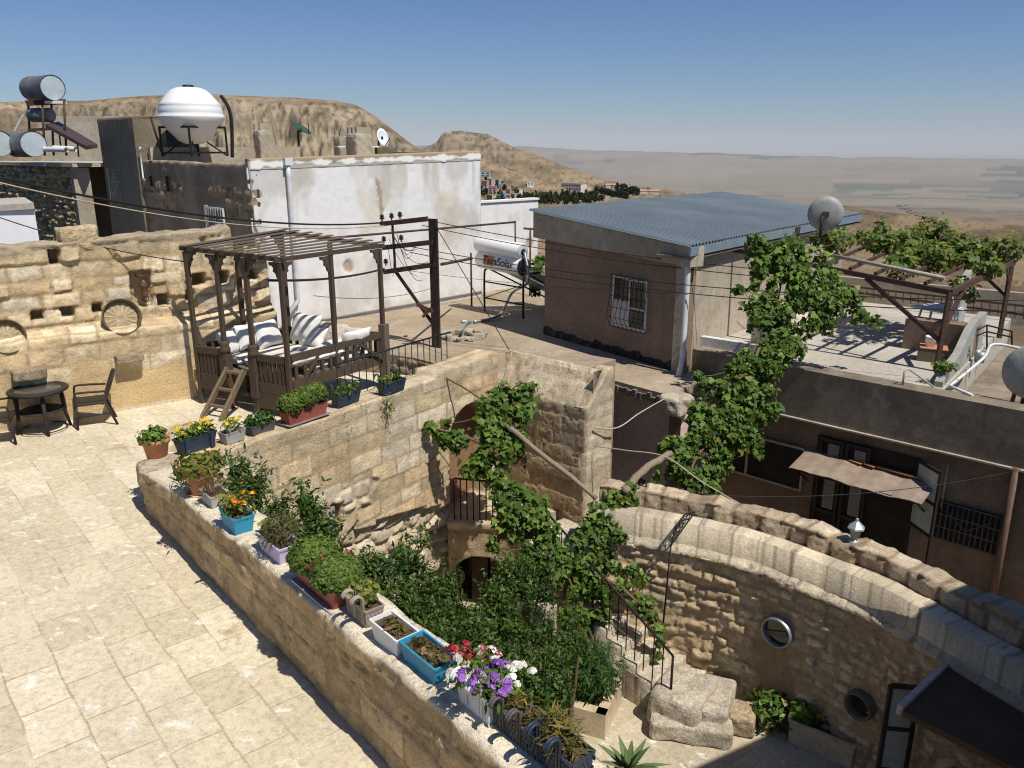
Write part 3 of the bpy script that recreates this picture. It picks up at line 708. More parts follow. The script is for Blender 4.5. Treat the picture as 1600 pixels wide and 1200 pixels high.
def lw_up(u, z):
    d, e, s, r1, r2, r3, n1 = ashlar(u, z, 102, (.225, .33), (.32, .66), .016, .016, .010, .0, .010, .045, .045); d = d + .085 * sstep(.0, .014, e) * np.clip(r1 - .25, 0, 1) * (.8 + .4 * fbm(u * 5, z * 5, 103, 3))
    c = stone_col(s, r1, r2, r3, n1, CREAM, (.47, .35, .205))
    topg = sstep(2.75, 3.05, z + (fbm(u * 1.6, z * 3, 31, 3) - .5) * .5)
    c = c * (1 - .75 * topg)[:, None] + np.array((.33, .28, .20)) * (.6 + .8 * fbm(u * 5, z * 5, 32, 4))[:, None] * (.75 * topg)[:, None]
    d, c = holes(u, z, d, c, HL, .26)
    d, c = holes(u, z, d, c, [NI], .20, (.50, .38, .24))
    return d, c
Ltot = (Vector(UPb) - Vector(UPa)).length
u_t = uproj(UPP, UW(358, 368, UPa, UPb)); u_b = uproj(UPP, UW(126, 366, UPa, UPb))
zt_l = UW(60, 378, UPa, UPb).z; zt_m = UW(260, 370, UPa, UPb).z
def lw_top(u):
    z = np.interp(u, [0, u_b - 1.5, u_b, u_t, Ltot], [zt_l, zt_l, zt_m + .02, zt_m + .06, zt_m - .02]) + (fbm(u * 1.7, u * 0 + 3, 6, 3) - .5) * .16
    return np.where(u > u_t + .05, z - .36 - .25 * sstep(.5, 1.4, u - u_t), z)
relief_wall('upper_wall', UPP, 1.3, lw_top, .5, lw_up, .03, .03, M['stone'], lw)
def stone_block(mb, c, size, ax, seed, amp=.03, n=5):
    """rough hewn stone: rounded box with coherent surface noise"""
    n = max(n + 3, 9); g = np.linspace(-1, 1, n); ids = {}; Q = []; fs = []
    def vid(i, j, k):
        key = (i, j, k)
        if key not in ids: ids[key] = len(Q); Q.append((g[i], g[j], g[k]))
        return ids[key]
    e = n - 1
    for a in range(e):
        for b in range(e):
            for f_ in (0, e):
                fs.append((vid(f_, a, b), vid(f_, a + 1, b), vid(f_, a + 1, b + 1), vid(f_, a, b + 1)))
                fs.append((vid(a, f_, b), vid(a + 1, f_, b), vid(a + 1, f_, b + 1), vid(a, f_, b + 1)))
                fs.append((vid(a, b, f_), vid(a + 1, b, f_), vid(a + 1, b + 1, f_), vid(a, b + 1, f_)))
    Q = np.array(Q); r = (np.abs(Q) ** 9).sum(1) ** (1 / 9); Q = Q / r[:, None]
    P_ = Q * np.array(size) / 2
    nz = fbm(P_[:, 0] * 5 + seed + P_[:, 2] * 3, P_[:, 1] * 5 + seed * .7 - P_[:, 2] * 4, seed, 4) - .5
    sk = vn(P_[:, 0] * 1.5 + seed, P_[:, 1] * 1.5 + P_[:, 2] + 9, seed + 2) - .5
    P_ = P_ + Q * (nz * amp * 2.2 + sk * amp * 2)[:, None]
    c = np.array(c); A_ = np.array([list(v) for v in ax]); mb.add([Vector(q) for q in (P_ @ A_ + c)], fs, False)
for i, (px, py, w_) in enumerate([(44, 581, .50), (200, 557, .50)]):
    q = UW(px, py, LWa, LWb) + lwn * .10; mb = MB(); stone_block(mb, q, (w_, .34, .17), (lwd, lwn, UPV), 70 + i, .022, 6); mb.build('corbel', M['corbel'], lw)
q = UW(125, 378, UPa, UPb); mb = MB(); stone_block(mb, q + Vector((0, 0, .06)) - lwn * .2, (.62, .46, .36), (lwd, lwn, UPV), 75, .05, 6); mb.build('cap_stone', mat_rock('pale_cap_stone', (.66, .52, .32), (.5, .36, .2)), lw)

# ---- terrace parapet (it grows taller towards the camera)
P1L = (Vector(P1b) - Vector(P1a)).length
def p1h(u): return np.interp(u, [0, .03 * P1L, .12 * P1L, .3 * P1L, .5 * P1L, .7 * P1L, 1.1 * P1L], [.60, .64, .74, .84, .91, .97, 1.0])
pp = empty('parapet', (P1a[0] * .5 + P1b[0] * .5, P1a[1] * .5 + P1b[1] * .5, 0), 'low terrace parapet of worn cream stone carrying a row of flower pots', 'parapet')
def pp_fn(u, z):
    z = z - (p1h(u) - .62)
    d, e, s, r1, r2, r3, n1 = ashlar(u, z - .03, 111, (.29, .31), (.5, .95), .010, .012, .006, .022, .006, .02, .025)
    c = stone_col(s, r1, r2, r3, n1, [(.60, .43, .235), (.57, .405, .22), (.62, .455, .26)], (.42, .29, .155))
    lip = sstep(.30, .315, z); d = d + .03 * lip; fl = sstep(.585, .615, z) ; c = c * (1 - fl)[:, None] + np.array((.80, .69, .51)) * (.8 + .4 * fbm(u * 6, z * 9, 21, 4))[:, None] * fl[:, None]
    ch = sstep(.52, .58, fbm(u * 3, z * 9, 22, 4)); d = d + ch * .014; ck = 1 - sstep(.0, .02, np.abs(fbm(u * 1.1, z * 5, 23, 4) - .5)); c = c * (1 - .45 * ck)[:, None]; d = d - .01 * ck
    return d, c
P1ext = (P1b[0] + p1d.x * .3, P1b[1] + p1d.y * .3)
relief_wall('parapet_wall', [P1a, P1ext], -.02, lambda u: p1h(u) + (fbm(u * 2.4, u * 0 + 8, 7, 4) - .5) * .06, .42, pp_fn, .03, .03, M['stone'], pp)
# courtyard side below the parapet
relief_wall('courtyard_face', [(P1b[0] + p1n.x * .46, P1b[1] + p1n.y * .46), (P1a[0] + p1n.x * .46, P1a[1] + p1n.y * .46)], CT - .05, lambda u: p1h(P1L - u) - .1, .3, rub_fn(33, .3, CREAM, (.45, .35, .22)), .08, .08, M['stone'], pp)
# broken corner block at the turn
mb = MB(); stone_block(mb, (P1a[0] + .22, P1a[1] + .10, .48), (.62, .5, .34), (p1d, p1n, UPV), 78, .03, 7); mb.build('corner_stone', mat_rock('worn_corner', (.62, .51, .36)), pp)

# ---- terrace house facade (wall 2) with tall arched doorway, pier, bridge and the small lower arch
th = empty('stone_house', (W2a[0] * .5 + W2b[0] * .5, W2a[1] * .5 + W2b[1] * .5, CT), 'cream ashlar courtyard house front with a tall arched doorway and a corner pier', 'house')
W2P = [W2a, W2b]; W2L = (Vector(W2b) - Vector(W2a)).length
ua = uproj(W2P, UW(735, 700, W2a, W2b)); z_ar_t = UW(733, 632, W2a, W2b).z; z_ar_b = -2.2; aw = .62
h2L = []
for (px, py, w_, h_) in [(527, 806, 17, 46)]:
    q = UW(px, py, W2a, W2b); k = q.y / F_PX; h2L.append((uproj(W2P, q), q.z, w_ * k * 1.45, h_ * k))
u0s = uproj(W2P, UW(560, 830, W2a, W2b)); zs0 = UW(545, 835, W2a, W2b).z; u1s = uproj(W2P, UW(690, 790, W2a, W2b)); zs1 = UW(690, 792, W2a, W2b).z
def w2_fn(u, z):
    d, e, s, r1, r2, r3, n1 = ashlar(u, z, 121, (.27, .33), (.5, .85), .010, .012, .004, .016, .0035, .014, .026)
    c = stone_col(s, r1, r2, r3, n1, [(.68, .545, .35), (.71, .59, .40), (.64, .50, .30), (.67, .50, .30), (.72, .61, .44)], (.45, .34, .20))
    d2, e2, s2, q1, q2, q3, m1 = rubble(u, z, 122, .3, 1.5, .10)
    c2 = stone_col(np.maximum(s2, .55), q1, q2, q3, m1, [(.60, .50, .36), (.64, .55, .41), (.56, .45, .30)], (.52, .42, .28))
    # below a stepped break the wall is rubble, set back
    lim = np.interp(u, [0, u0s - 1.2, u0s, u1s, W2L], [-2.6, -2.2, zs0 + .05, zs1 + .05, zs1 + .05])
    st = np.floor((u - u0s) / .42) * .42 + u0s; lim = lim - (u - st) * .0 + (h2(np.floor((u - u0s) / .42), np.zeros(len(u)), 9) - .5) * .28
    t = 1 - sstep(-.015, .015, z - lim)
    d = d * (1 - t) + (d2 - .17) * t; c = c * (1 - t)[:, None] + c2 * t[:, None]
    # patch of odd stones
    pt = (1 - sstep(.5, .62, np.hypot((u - u0s) / 1.0, (z - zs0 - .62) / .45) + (fbm(u * 4, z * 4, 25, 3) - .5) * .5))
    d = d * (1 - pt) + (d2 * .6 - .01) * pt; c = c * (1 - pt)[:, None] + c2 * pt[:, None]
    # capstones band
    tp = sstep(.30, .36, z); c = c * (1 - .4 * tp)[:, None] + np.array((.46, .36, .24)) * (.5 + 1.0 * fbm(u * 4, z * 6, 26, 4))[:, None] * (.4 * tp)[:, None]
    # arched doorway (recess)
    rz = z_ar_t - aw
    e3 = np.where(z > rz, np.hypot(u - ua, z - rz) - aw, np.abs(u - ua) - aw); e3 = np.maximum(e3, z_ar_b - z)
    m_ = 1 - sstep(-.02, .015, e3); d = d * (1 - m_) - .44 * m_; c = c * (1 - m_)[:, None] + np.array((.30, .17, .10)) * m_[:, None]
    ring = (1 - sstep(.0, .012, np.abs(e3 - .26) - .006)) * (z > rz - .2); c = c * (1 - .35 * ring)[:, None]
    return holes(u, z, d, c, h2L, .3)
top_w2 = lambda u: .62 + (fbm(u * 1.3, u * 0 + 2, 9, 3) - .5) * .08 + .10 * sstep(W2L - 1.9, W2L - 1.85, u)
relief_wall('facade_wall', W2P, CT - .05, top_w2, .5, w2_fn, .026, .026, M['stone'], th)
q = UW(521, 812, W2a, W2b) + w2n * .02; mb = MB(); mb.box(q - w2n * .06, (.10, .06, .42), (w2d, w2n, UPV)); mb.build('shutter', mat_simple('old_shutter', (.30, .29, .27), .8, var=.2), th)
# pier
PL = (Vector(PRb) - Vector(PRa)).length
def pr_fn(u, z):
    d, e, s, r1, r2, r3, n1 = ashlar(u, z, 131, (.27, .36), (.42, .75), .008, .012, .004, .018, .004, .010, .026)
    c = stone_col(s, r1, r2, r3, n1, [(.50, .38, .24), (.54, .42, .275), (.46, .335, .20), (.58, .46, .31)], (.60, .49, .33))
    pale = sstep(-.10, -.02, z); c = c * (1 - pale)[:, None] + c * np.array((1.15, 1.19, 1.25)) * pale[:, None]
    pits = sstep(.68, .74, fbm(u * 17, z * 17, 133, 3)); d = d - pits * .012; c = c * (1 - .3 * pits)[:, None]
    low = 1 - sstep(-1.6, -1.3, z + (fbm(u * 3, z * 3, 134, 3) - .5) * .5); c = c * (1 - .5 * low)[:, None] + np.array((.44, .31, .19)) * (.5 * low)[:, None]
    ed = np.minimum(u, PL - u); d = d - .02 * (1 - sstep(0, .03, ed))
    return d, c
def pr_lean(u, z): return -sstep(-.05, .0, z) * np.clip(z, 0, 2) * .62 - .0
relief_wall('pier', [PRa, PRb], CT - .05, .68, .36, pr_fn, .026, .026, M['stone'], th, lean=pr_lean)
# lit end face of the pier: a thin facing wall
PRc = (PRb[0] - prn.x * .78, PRb[1] - prn.y * .78)
def pe_fn(u, z):
    d, e, s, r1, r2, r3, n1 = ashlar(u, z, 141, (.26, .32), (.32, .6), .01, .014, .008, .01, .008)
    return d, stone_col(s, r1, r2, r3, n1, [(.58, .48, .33), (.55, .44, .29), (.61, .52, .38)], (.44, .35, .24))
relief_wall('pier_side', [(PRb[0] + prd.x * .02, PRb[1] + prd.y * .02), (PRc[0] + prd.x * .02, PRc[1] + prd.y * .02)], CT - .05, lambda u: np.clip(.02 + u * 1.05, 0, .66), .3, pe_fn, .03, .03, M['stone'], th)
mb = MB(); a_ = Vector(PRa).to_3d(); 
mb.prism([(PRa[0] - prn.x * .46, PRa[1] - prn.y * .46), (PRb[0] - prn.x * .46 - prd.x * .3, PRb[1] - prn.y * .46 - prd.y * .3), (PRb[0] - prn.x * 1.3 - prd.x * .3, PRb[1] - prn.y * 1.3 - prd.y * .3), (PRa[0] - prn.x * 1.3 - .3, PRa[1] - prn.y * 1.3)], -2.6, .655)
mb.build('roof_slab', M['roof_dirt'], th)
# bridge landing over the lower arch
B1 = UW(690, 818, W2a, W2b); BL_, BR_ = Vector((-1.22, 13.95, 0)), Vector((.28, 13.75, 0))
bd = (BR_ - BL_).normalized(); bn = Vector((bd.y, -bd.x, 0)); BLn = (BR_ - BL_).length
def br_fn(u, z):
    n1 = fbm(u * 7, z * 7, 151, 4) - .5; c = np.array((.42, .315, .20)) * (1 + n1)[:, None] * np.ones((len(u), 1)); d = n1 * .02
    edge = sstep(-2.38, -2.30, z); d = d + .05 * edge; c = c * (1 - edge)[:, None] + np.array((.54, .43, .28)) * (1 + n1)[:, None] * edge[:, None]
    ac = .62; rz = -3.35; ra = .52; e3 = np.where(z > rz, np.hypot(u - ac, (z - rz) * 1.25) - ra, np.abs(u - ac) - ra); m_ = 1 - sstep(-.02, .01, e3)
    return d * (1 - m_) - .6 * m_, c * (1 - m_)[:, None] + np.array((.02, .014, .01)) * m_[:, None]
relief_wall('bridge', [(BL_.x, BL_.y), (BR_.x, BR_.y)], CT - .05, -2.2, .75, br_fn, .03, .03, M['stone'], th)
mb = MB(); mb.prism([(BL_.x + .0, BL_.y + .55), (BR_.x, BR_.y + .5), (PRb[0] - .5, PRb[1] + .4), (PRa[0] - .1, PRa[1] + .4), (W2b[0] - .9, W2b[1] + .4), (-1.75, 13.9)], -2.5, -2.205); mb.build('landing', M['court'], th)
dpos = BL_ + bd * .62 - bn * .5
mb = MB(); mb.box(dpos + Vector((-.1, 0, -3.75)), (.32, .05, 1.1), (bd, bn, UPV)); mb.box(dpos + Vector((.22, 0, -3.75)), (.22, .05, 1.1), (bd, bn, UPV)); ldoor = mb.build('door', mat_simple('courtyard_door', (.10, .07, .05), .8), th)

# ---- curved boundary wall: rubble face, battered coping slabs, row of upright stones
cw = empty('curved_wall', (3.6, 11.3, CT), 'curved rubble courtyard wall with a slanted slab coping and a row of rough top stones', 'wall')
clow = [(955, 843), (985, 847), (1020, 853), (1050, 860), (1105, 870), (1160, 885), (1205, 900), (1250, 920), (1314, 945), (1380, 973), (1430, 1005), (1484, 1040), (1560, 1085)]
CWP = [U(x, y, -1.75) for x, y in clow]; CWP = smooth_path(CWP, 4)
for _k in range(14): CWP = [CWP[0]] + [CWP[i - 1] * .25 + CWP[i] * .5 + CWP[i + 1] * .25 for i in range(1, len(CWP) - 1)] + [CWP[-1]]
CWP = [CWP[0] + (CWP[0] - CWP[3]) * 1.2] + CWP + [CWP[-1] + (CWP[-1] - CWP[-3]).normalized() * 2.5]
CWP2 = [(q.x, q.y) for q in CWP]
u_edge = uproj(CWP2, U(1150, 930, -1.9)); u_edge2 = uproj(CWP2, U(1290, 960, -1.75))
def cw_fn(u, z):
    d, e, s, r1, r2, r3, n1 = ashlar(u, z, 161, (.12, .20), (.15, .36), .045, .022, .022, .065, .02, .06, .05)
    c = stone_col(s, r1, r2, r3, n1, [(.68, .55, .37), (.61, .475, .30), (.73, .61, .43), (.64, .49, .32), (.76, .65, .48), (.54, .41, .26)], (.55, .40, .23))
    # plastered patch in the middle, the shade on it painted into its tone
    pt = (1 - sstep(.26, .40, np.abs(u - u_edge - .50) + (fbm(u * 3, z * 2, 163, 3) - .5) * .4)) * (1 - sstep(-2.35, -1.9, z + (fbm(u * 2, z * 2, 162, 3) - .5) * .9))
    d = d * (1 - .85 * pt); c = c * (1 - pt)[:, None] + np.array((.37, .265, .155)) * (.75 + .5 * fbm(u * 4, z * 4, 164, 4))[:, None] * pt[:, None]
    return d, c
relief_wall('rubble_face', CWP2, CT - .1, -1.74, .5, cw_fn, .026, .026, M['stone_rough'], cw)
def cop_fn(u, z):
    d, e, s_, r1, r2, r3, n1 = ashlar(u, z * 0 + .5, 175, (1.4, 1.6), (.34, .6), .010, .010, .002, .012, .004, .012, .022)
    pits = sstep(.64, .72, fbm(u * 13, z * 13, 174, 3)); d = d - pits * .012 + (fbm(u * 5, z * 5, 176, 3) - .5) * .015
    c = np.array((.74, .63, .455)) * (.80 + .32 * r1)[:, None] * (1 + .5 * n1)[:, None] * (1 - .45 * pits)[:, None]
    dirt = sstep(.48, .65, fbm(u * 1.3, z * 3, 173, 4)); c = c * (1 - .55 * dirt)[:, None] + np.array((.34, .29, .22)) * (.55 * dirt)[:, None]
    return d, c * (.62 + .38 * s_)[:, None]
CW3 = [(q.x, q.y) for q in CWP]
def off_path(path, dist):
    u, x, y, nx, ny, _ = polyline(path, .15); return [(x[i] + nx[i] * dist, y[i] + ny[i] * dist) for i in range(len(x))]
relief_wall('coping', off_path(CW3, .06), -1.765, -1.24, .08, cop_fn, .026, .026, M['stone'], cw, lean=lambda u, z: -np.clip(z + 1.72, 0, 1) * .85)
PTP = off_path(CW3, -.40)
def pt_fn(u, z):
    d, e, s, r1, r2, r3, n1 = ashlar(u, z + .05, 181, (.60, .7), (.28, .48), .015, .035, .02, .07, .012, .04, .05)
    return d, stone_col(np.maximum(s, .2), r1, r2, r3, n1, [(.50, .40, .275), (.44, .345, .23), (.56, .46, .33)], (.27, .19, .115))
relief_wall('top_stones', PTP, -1.5, lambda u: -.98 + (fbm(u * 2.6, u * 0, 182, 3) - .5) * .16, .34, pt_fn, .026, .026, M['stone_rough'], cw)
relief_wall('alley_face', [(x, y) for x, y in off_path(CW3, -.74)][::-1], CT - .5, -1.05, .3, rub_fn(183, .3, GREYS, (.30, .22, .14)), .09, .09, M['stone_rough'], cw)
# ================================================================== BUILDINGS
def wall_panel(name, a, b, z0, z1, thick, mat, parent, z1b=None, inset=0):
    """plain wall between ground points a and b (outside on the right of a->b), top may slope"""
    d, nrm, _ = frame2(a, b); z1b = z1 if z1b is None else z1b; mb = MB()
    p = [V2(a) - nrm * inset, V2(b) - nrm * inset, V2(b) - nrm * (thick + inset), V2(a) - nrm * (thick + inset)]
    mb.prism([(q.x, q.y) for q in p][::-1], z0, [z1, z1b, z1b, z1][::-1]); return mb.build(name, mat, parent)
def window(parent, c, w, h, d, nrm, frame='frame_white', panes=2, grille=True, curtain=False, bulge=.0, name='window', gx=6, gy=4, recess=True, gl='iron', tr=None):
    """c centre on the wall plane"""
    c = Vector(c); ax = (d, nrm, UPV); mb = MB(); t = .06
    mb.box(c + UPV * (h / 2 - t / 2) + nrm * .012, (w, .05, t), ax); mb.box(c - UPV * (h / 2 - t / 2) + nrm * .012, (w, .05, t), ax)
    for s in (-1, 1): mb.box(c + d * s * (w / 2 - t / 2) + nrm * .010, (t, .05, h - 2 * t), ax)
    for k in range(1, panes): mb.box(c + d * (w * (k / panes - .5)) + nrm * .010, (t * .8, .05, h - 2 * t), ax)
    f = mb.build(name, M[frame], parent)
    mb = MB(); mb.box(c + nrm * .006, (w - .03, .02, h - .03), ax); mb.build('pane', M['glass'], f)
    if tr is not None:
        mb = MB(); mb.box(c + d * (w * .25) + UPV * tr + nrm * .014, (w * .5 - t, .05, t * .7), ax); mb.build('transom', M[frame], f)
    if curtain:
        mb = MB()
        for k in range(9):
            x = -w / 2 + t + (w / 2 - t) * (k + .5) / 9
            mb.box(c + d * (x * 1.0) - UPV * h * (.20 if k % 2 else .22) + nrm * (.018 + .004 * (k % 2)), ((w / 2 - t) / 9, .006, h * (.50 - .02 * (k % 3))), ax)
        mb.build('curtain', M['curtain'], f)
    if grille:
        mb = MB(); r = .008
        for k in range(gx + 1):
            x = (k / gx - .5) * (w + .06)
            mb.tube([c + d * x + UPV * (h / 2 + .02) + nrm * .05, c + d * x + nrm * (.06 + bulge * .4), c + d * x - UPV * (h * .3) + nrm * (.06 + bulge), c + d * x - UPV * (h / 2 + .02) + nrm * .05], r, 5)
        for k in range(gy + 1):
            z = (k / gy - .5) * (h + .03); b = .06 + (bulge * (.8 if -.45 < k / gy - .5 < 0 else .2))
            mb.tube([c - d * (w / 2 + .04) + UPV * z + nrm * b, c + d * (w / 2 + .04) + UPV * z + nrm * b], r, 5)
        mb.build('grille', M[gl], f)
    return f

# ---- white house
WHa, WHb = (-7.43, 23.67), (-1.12, 29.62)
whd, whn, _ = frame2(WHa, WHb); whs = -whn                       # away from us
WHc = (WHa[0] + -.69 * 12, WHa[1] + .725 * 12); dsd, dsn, _ = frame2(WHc, WHa)     # dark side, its outside
wh = empty('white_house', (WHa[0], WHa[1] + 3, ROOF), 'large whitewashed house with stained lit wall and bare dark side under the water tank', 'house')
def wh_wall(u, z):
    n1 = fbm(u * .9, z * .5, 201, 5); n2 = fbm(u * 3, z * .55, 202, 5); n3 = fbm(u * 6, z * 6, 203, 4)
    c = np.tile(np.array((.76, .75, .73)), (len(u), 1))
    top = sstep(2.3, 4.2, z); st = sstep(.52, .68, n2) * (.25 + .75 * top) ; c = c * (1 - .62 * st)[:, None] + np.array((.45, .40, .31)) * (.62 * st)[:, None]
    g = sstep(.48, .62, n1 + .16 * (top - .5)); c = c * (1 - .52 * g)[:, None] + np.array((.44, .42, .37)) * (.52 * g)[:, None]
    y = sstep(.58, .7, fbm(u * .7 + 40, z * .4, 204, 4)) * sstep(0, 1.2, z); c = c * (1 - .4 * y)[:, None] + np.array((.56, .46, .30)) * (.4 * y)[:, None]
    lo = 1 - sstep(-.6, -.2, z + (n3 - .5) * .4); c = c * (1 - .4 * lo)[:, None] + np.array((.5, .46, .38)) * (.4 * lo)[:, None]
    # flaking crack and hole
    cr = (1 - sstep(.05, .10, np.abs(u - 4.42 + (z - 2.5) * .13 + (n3 - .5) * .25))) * sstep(2.2, 2.5, z) * (1 - sstep(3.5, 3.8, z)); c = c * (1 - .8 * cr)[:, None] + np.array((.36, .22, .13)) * (.8 * cr)[:, None]
    hh = 1 - sstep(.15, .22, np.hypot(u - 3.05, z - .95) + (n3 - .5) * .12); c = c * (1 - .8 * hh)[:, None] + np.array((.40, .27, .17)) * (.8 * hh)[:, None]
    c = c * (.93 + .14 * n3)[:, None]
    return (n3 - .5) * .015 - .03 * cr - .05 * hh, c
n = N('whitewashed_wall'); cc = n.attr(); f_ = n.noise(n.coord(), 14, 6, .7); cc = n.mix(.3, cc, n.ramp(f_, [(.3, .75), (.7, 1.1)]), 'MULTIPLY'); M['wh_attr'] = n.bsdf(cc, .9, 0, n.bump(f_, .25, .01), .2)
relief_wall('wall', [WHa, WHb], ROOF - .1, lambda u: 4.05 + .18 * u / 8.7, .25, wh_wall, .06, .06, M['wh_attr'], wh)
n = N('peeling_band'); cc = n.attr(); M['peel'] = n.bsdf(cc, .95, 0, None, .1)
def peel(u, z):
    a = fbm(u * 2.2, u * 0, 211, 4); b = fbm(u * 7, z * 7, 212, 3)
    zr = (z - 4.05 - .18 * u / 8.7); low = -.02 + .10 * (a - .5) * 2; w_ = sstep(-.02, .03, zr - low + (b - .5) * .10)
    c = np.array((.82, .80, .74)) * w_[:, None] + np.array((.46, .44, .39)) * (1 - w_)[:, None]
    up = sstep(.10, .16, zr + (b - .5) * .12 + (a - .5) * .2); c = c * (1 - up)[:, None] + np.array((.36, .27, .18)) * up[:, None]
    return .015 + .02 * w_, c
relief_wall('parapet_band', [WHa, WHb], lambda u: 3.98 + .18 * u / 8.7, lambda u: 4.27 + .20 * u / 8.7, .28, peel, .04, .03, M['peel'], wh)
def ds_fn(u, z):
    n1 = fbm(u * .8, z * .8, 221, 5); n3 = fbm(u * 6, z * 6, 223, 4)
    c = lerp3((.27, .22, .15), (.40, .325, .22), sstep(.35, .65, n1))
    d, e, s, r1, r2, r3, m1 = ashlar(u, z, 224, (.26, .30), (.5, .8), .02, .02, .02, .02)
    bl = sstep(.52, .56, fbm(u * .6 + 4, z * .9, 225, 4) - .10 * np.abs(z - 2.6) + .06) * (z < 3.5)
    c2 = stone_col(s, r1, r2, r3, m1, [(.40, .30, .17), (.36, .27, .16), (.43, .32, .19)], (.17, .13, .09))
    c = c * (1 - bl)[:, None] + c2 * bl[:, None]; c = c * (.8 + .4 * n3)[:, None]
    dk = 1 - sstep(-.2, 1.4, z + (n3 - .5)); c = c * (1 - .35 * dk)[:, None]
    return d * bl + (n3 - .5) * .03, c
DL = 12.0
uT0 = uproj([WHc, WHa], UW(143, 200, WHc, WHa)); uT1 = uproj([WHc, WHa], UW(214, 200, WHc, WHa))
relief_wall('side_wall', [WHc, WHa], ROOF - 1.5, lambda u: 4.14 + (fbm(u * 3, u * 0, 3, 3) - .5) * .08, .3, ds_fn, .07, .07, M['stone'], wh)
# tower block
zT = UW(180, 184, WHc, WHa).z
tA = (WHc[0] + dsd.x * uT0 + dsn.x * .12, WHc[1] + dsd.y * uT0 + dsn.y * .12); tB = (WHc[0] + dsd.x * uT1 + dsn.x * .12, WHc[1] + dsd.y * uT1 + dsn.y * .12)
twt = relief_wall('stair_tower', [tA, tB], 1.0, zT, 2.2, lambda u, z: ((fbm(u * 5, z * 5, 231, 3) - .5) * .03, lerp3((.22, .185, .13), (.33, .275, .19), fbm(u * 1.4, z * 1.4, 232, 5)) * (1 - .45 * sstep(zT - .15, zT, z))[:, None]), .08, .08, M['stone'], wh)
# roof deck with low back parapets
back = V2(WHb) + whs * 9
mb = MB(); mb.prism([(WHa[0] + .1, WHa[1] + .2), (WHb[0] - .2, WHb[1]), (WHb[0] + whs.x * 10 - .2, WHb[1] + whs.y * 10), (WHc[0] + whs.x * 2 + .3, WHc[1] + whs.y * 2 + .3), (WHc[0] + .2, WHc[1])], 3.6, 3.85); mb.build('roof_deck', M['roof_dirt'], wh)
pa, pb = V2(WHb) + whs * .15 - whd * .25, V2(WHb) + whs * 6
wall_panel('parapet', (pa.x, pa.y), (pb.x, pb.y), 3.6, 4.42, .18, M['conc'], wh)
pa = UW(590, 236, (WHb[0] + whs.x * 5, WHb[1] + whs.y * 5), (WHb[0] + whs.x * 5 - whd.x, WHb[1] + whs.y * 5 - whd.y)); pb2 = V2(WHb) + whs * 5
wall_panel('parapet', (pa.x, pa.y), (pb2.x, pb2.y), 3.6, 4.60, .2, M['dark_plaster'], wh)
mb = MB(); mb.bar((pa.x, pa.y, 4.62), (pb2.x - 2, pb2.y - 1.9, 4.62), .26, .05); mb.build('parapet_cap', M['white_trim'], wh)
wl = V2(WHa) + whs * 8 + whd * .2; wr = V2(WHb) + whs * 8 - whd * 2.6
wall_panel('parapet', (wl.x, wl.y), (wr.x, wr.y), 3.6, 4.60, .2, M['brown_side'], wh)
# low rear wing on the right
wa = V2(WHb) + whd * .02 - whn * 0.6; wb = UW(841, 318, (wa.x, wa.y), (wa.x + whd.x, wa.y + whd.y))
wing = relief_wall('rear_wing', [(wa.x, wa.y), (wb.x, wb.y)], ROOF - .1, lambda u: 2.62 + u * .0, .3, wh_wall, .08, .08, M['wh_attr'], wh)
mb = MB(); mb.bar((wa.x + whs.x * .12, wa.y + whs.y * .12, 2.66), (wb.x + whs.x * .12, wb.y + whs.y * .12, 2.66), .36, .07); mb.build('wing_cap', M['white_trim'], wh)
# windows of the dark side
for (px, py, w_, h_) in [(184, 292, .95, 1.25), (342, 350, 1.15, 1.0)]:
    q = UW(px, py, WHc, WHa) + dsn * .06
    f = window(wh, q, w_, h_, dsd, dsn, 'frame_white', 2, True, False, .0, gx=7, gy=3, gl='frame_white')
    mb = MB(); mb.box(q - dsd * (w_ / 2 + .07) + dsn * .02, (.10, .14, h_ + .1), (dsd, dsn, UPV)); mb.build('jamb', M['conc'], f)
for (px, py, w_, h_) in [(239, 283, .30, .34), (265, 287, .28, .5)]:
    q = UW(px, py, WHc, WHa) + dsn * .03; mb = MB(); mb.box(q, (w_, .07, h_), (dsd, dsn, UPV)); mb.build('vent_opening', M['dark'], wh)
# downpipe
a = UW(447, 258, WHa, WHb) + whn * .1; b = UW(470, 500, WHa, WHb) + whn * .1; b2 = UW(462, 400, WHa, WHb) + whn * .1
b.x, b.y = a.x + (b.x - a.x), a.y + (b.y - a.y)
mb = MB(); mb.tube([a, a - UPV * .3, Vector((a.x, a.y, ROOF + .9)), Vector((a.x, a.y, ROOF + .9)) - whd * .0 - UPV * .1 , Vector((a.x, a.y, ROOF + .35)) - whd * .55 + whn * .15], .07, 8); mb.box(a + UPV * .1, (.24, .2, .2), (whd, whn, UPV)); mb.build('downpipe', M['pvc'], wh)
a = UW(221, 235, WHc, WHa) + dsn * .06; mb = MB(); mb.tube([a + UPV * .1 + dsd * .1, a, a - UPV * .95, a - UPV * 1.0 + dsd * .2], .035, 6); mb.build('drain_pipe', M['pvc'], wh)
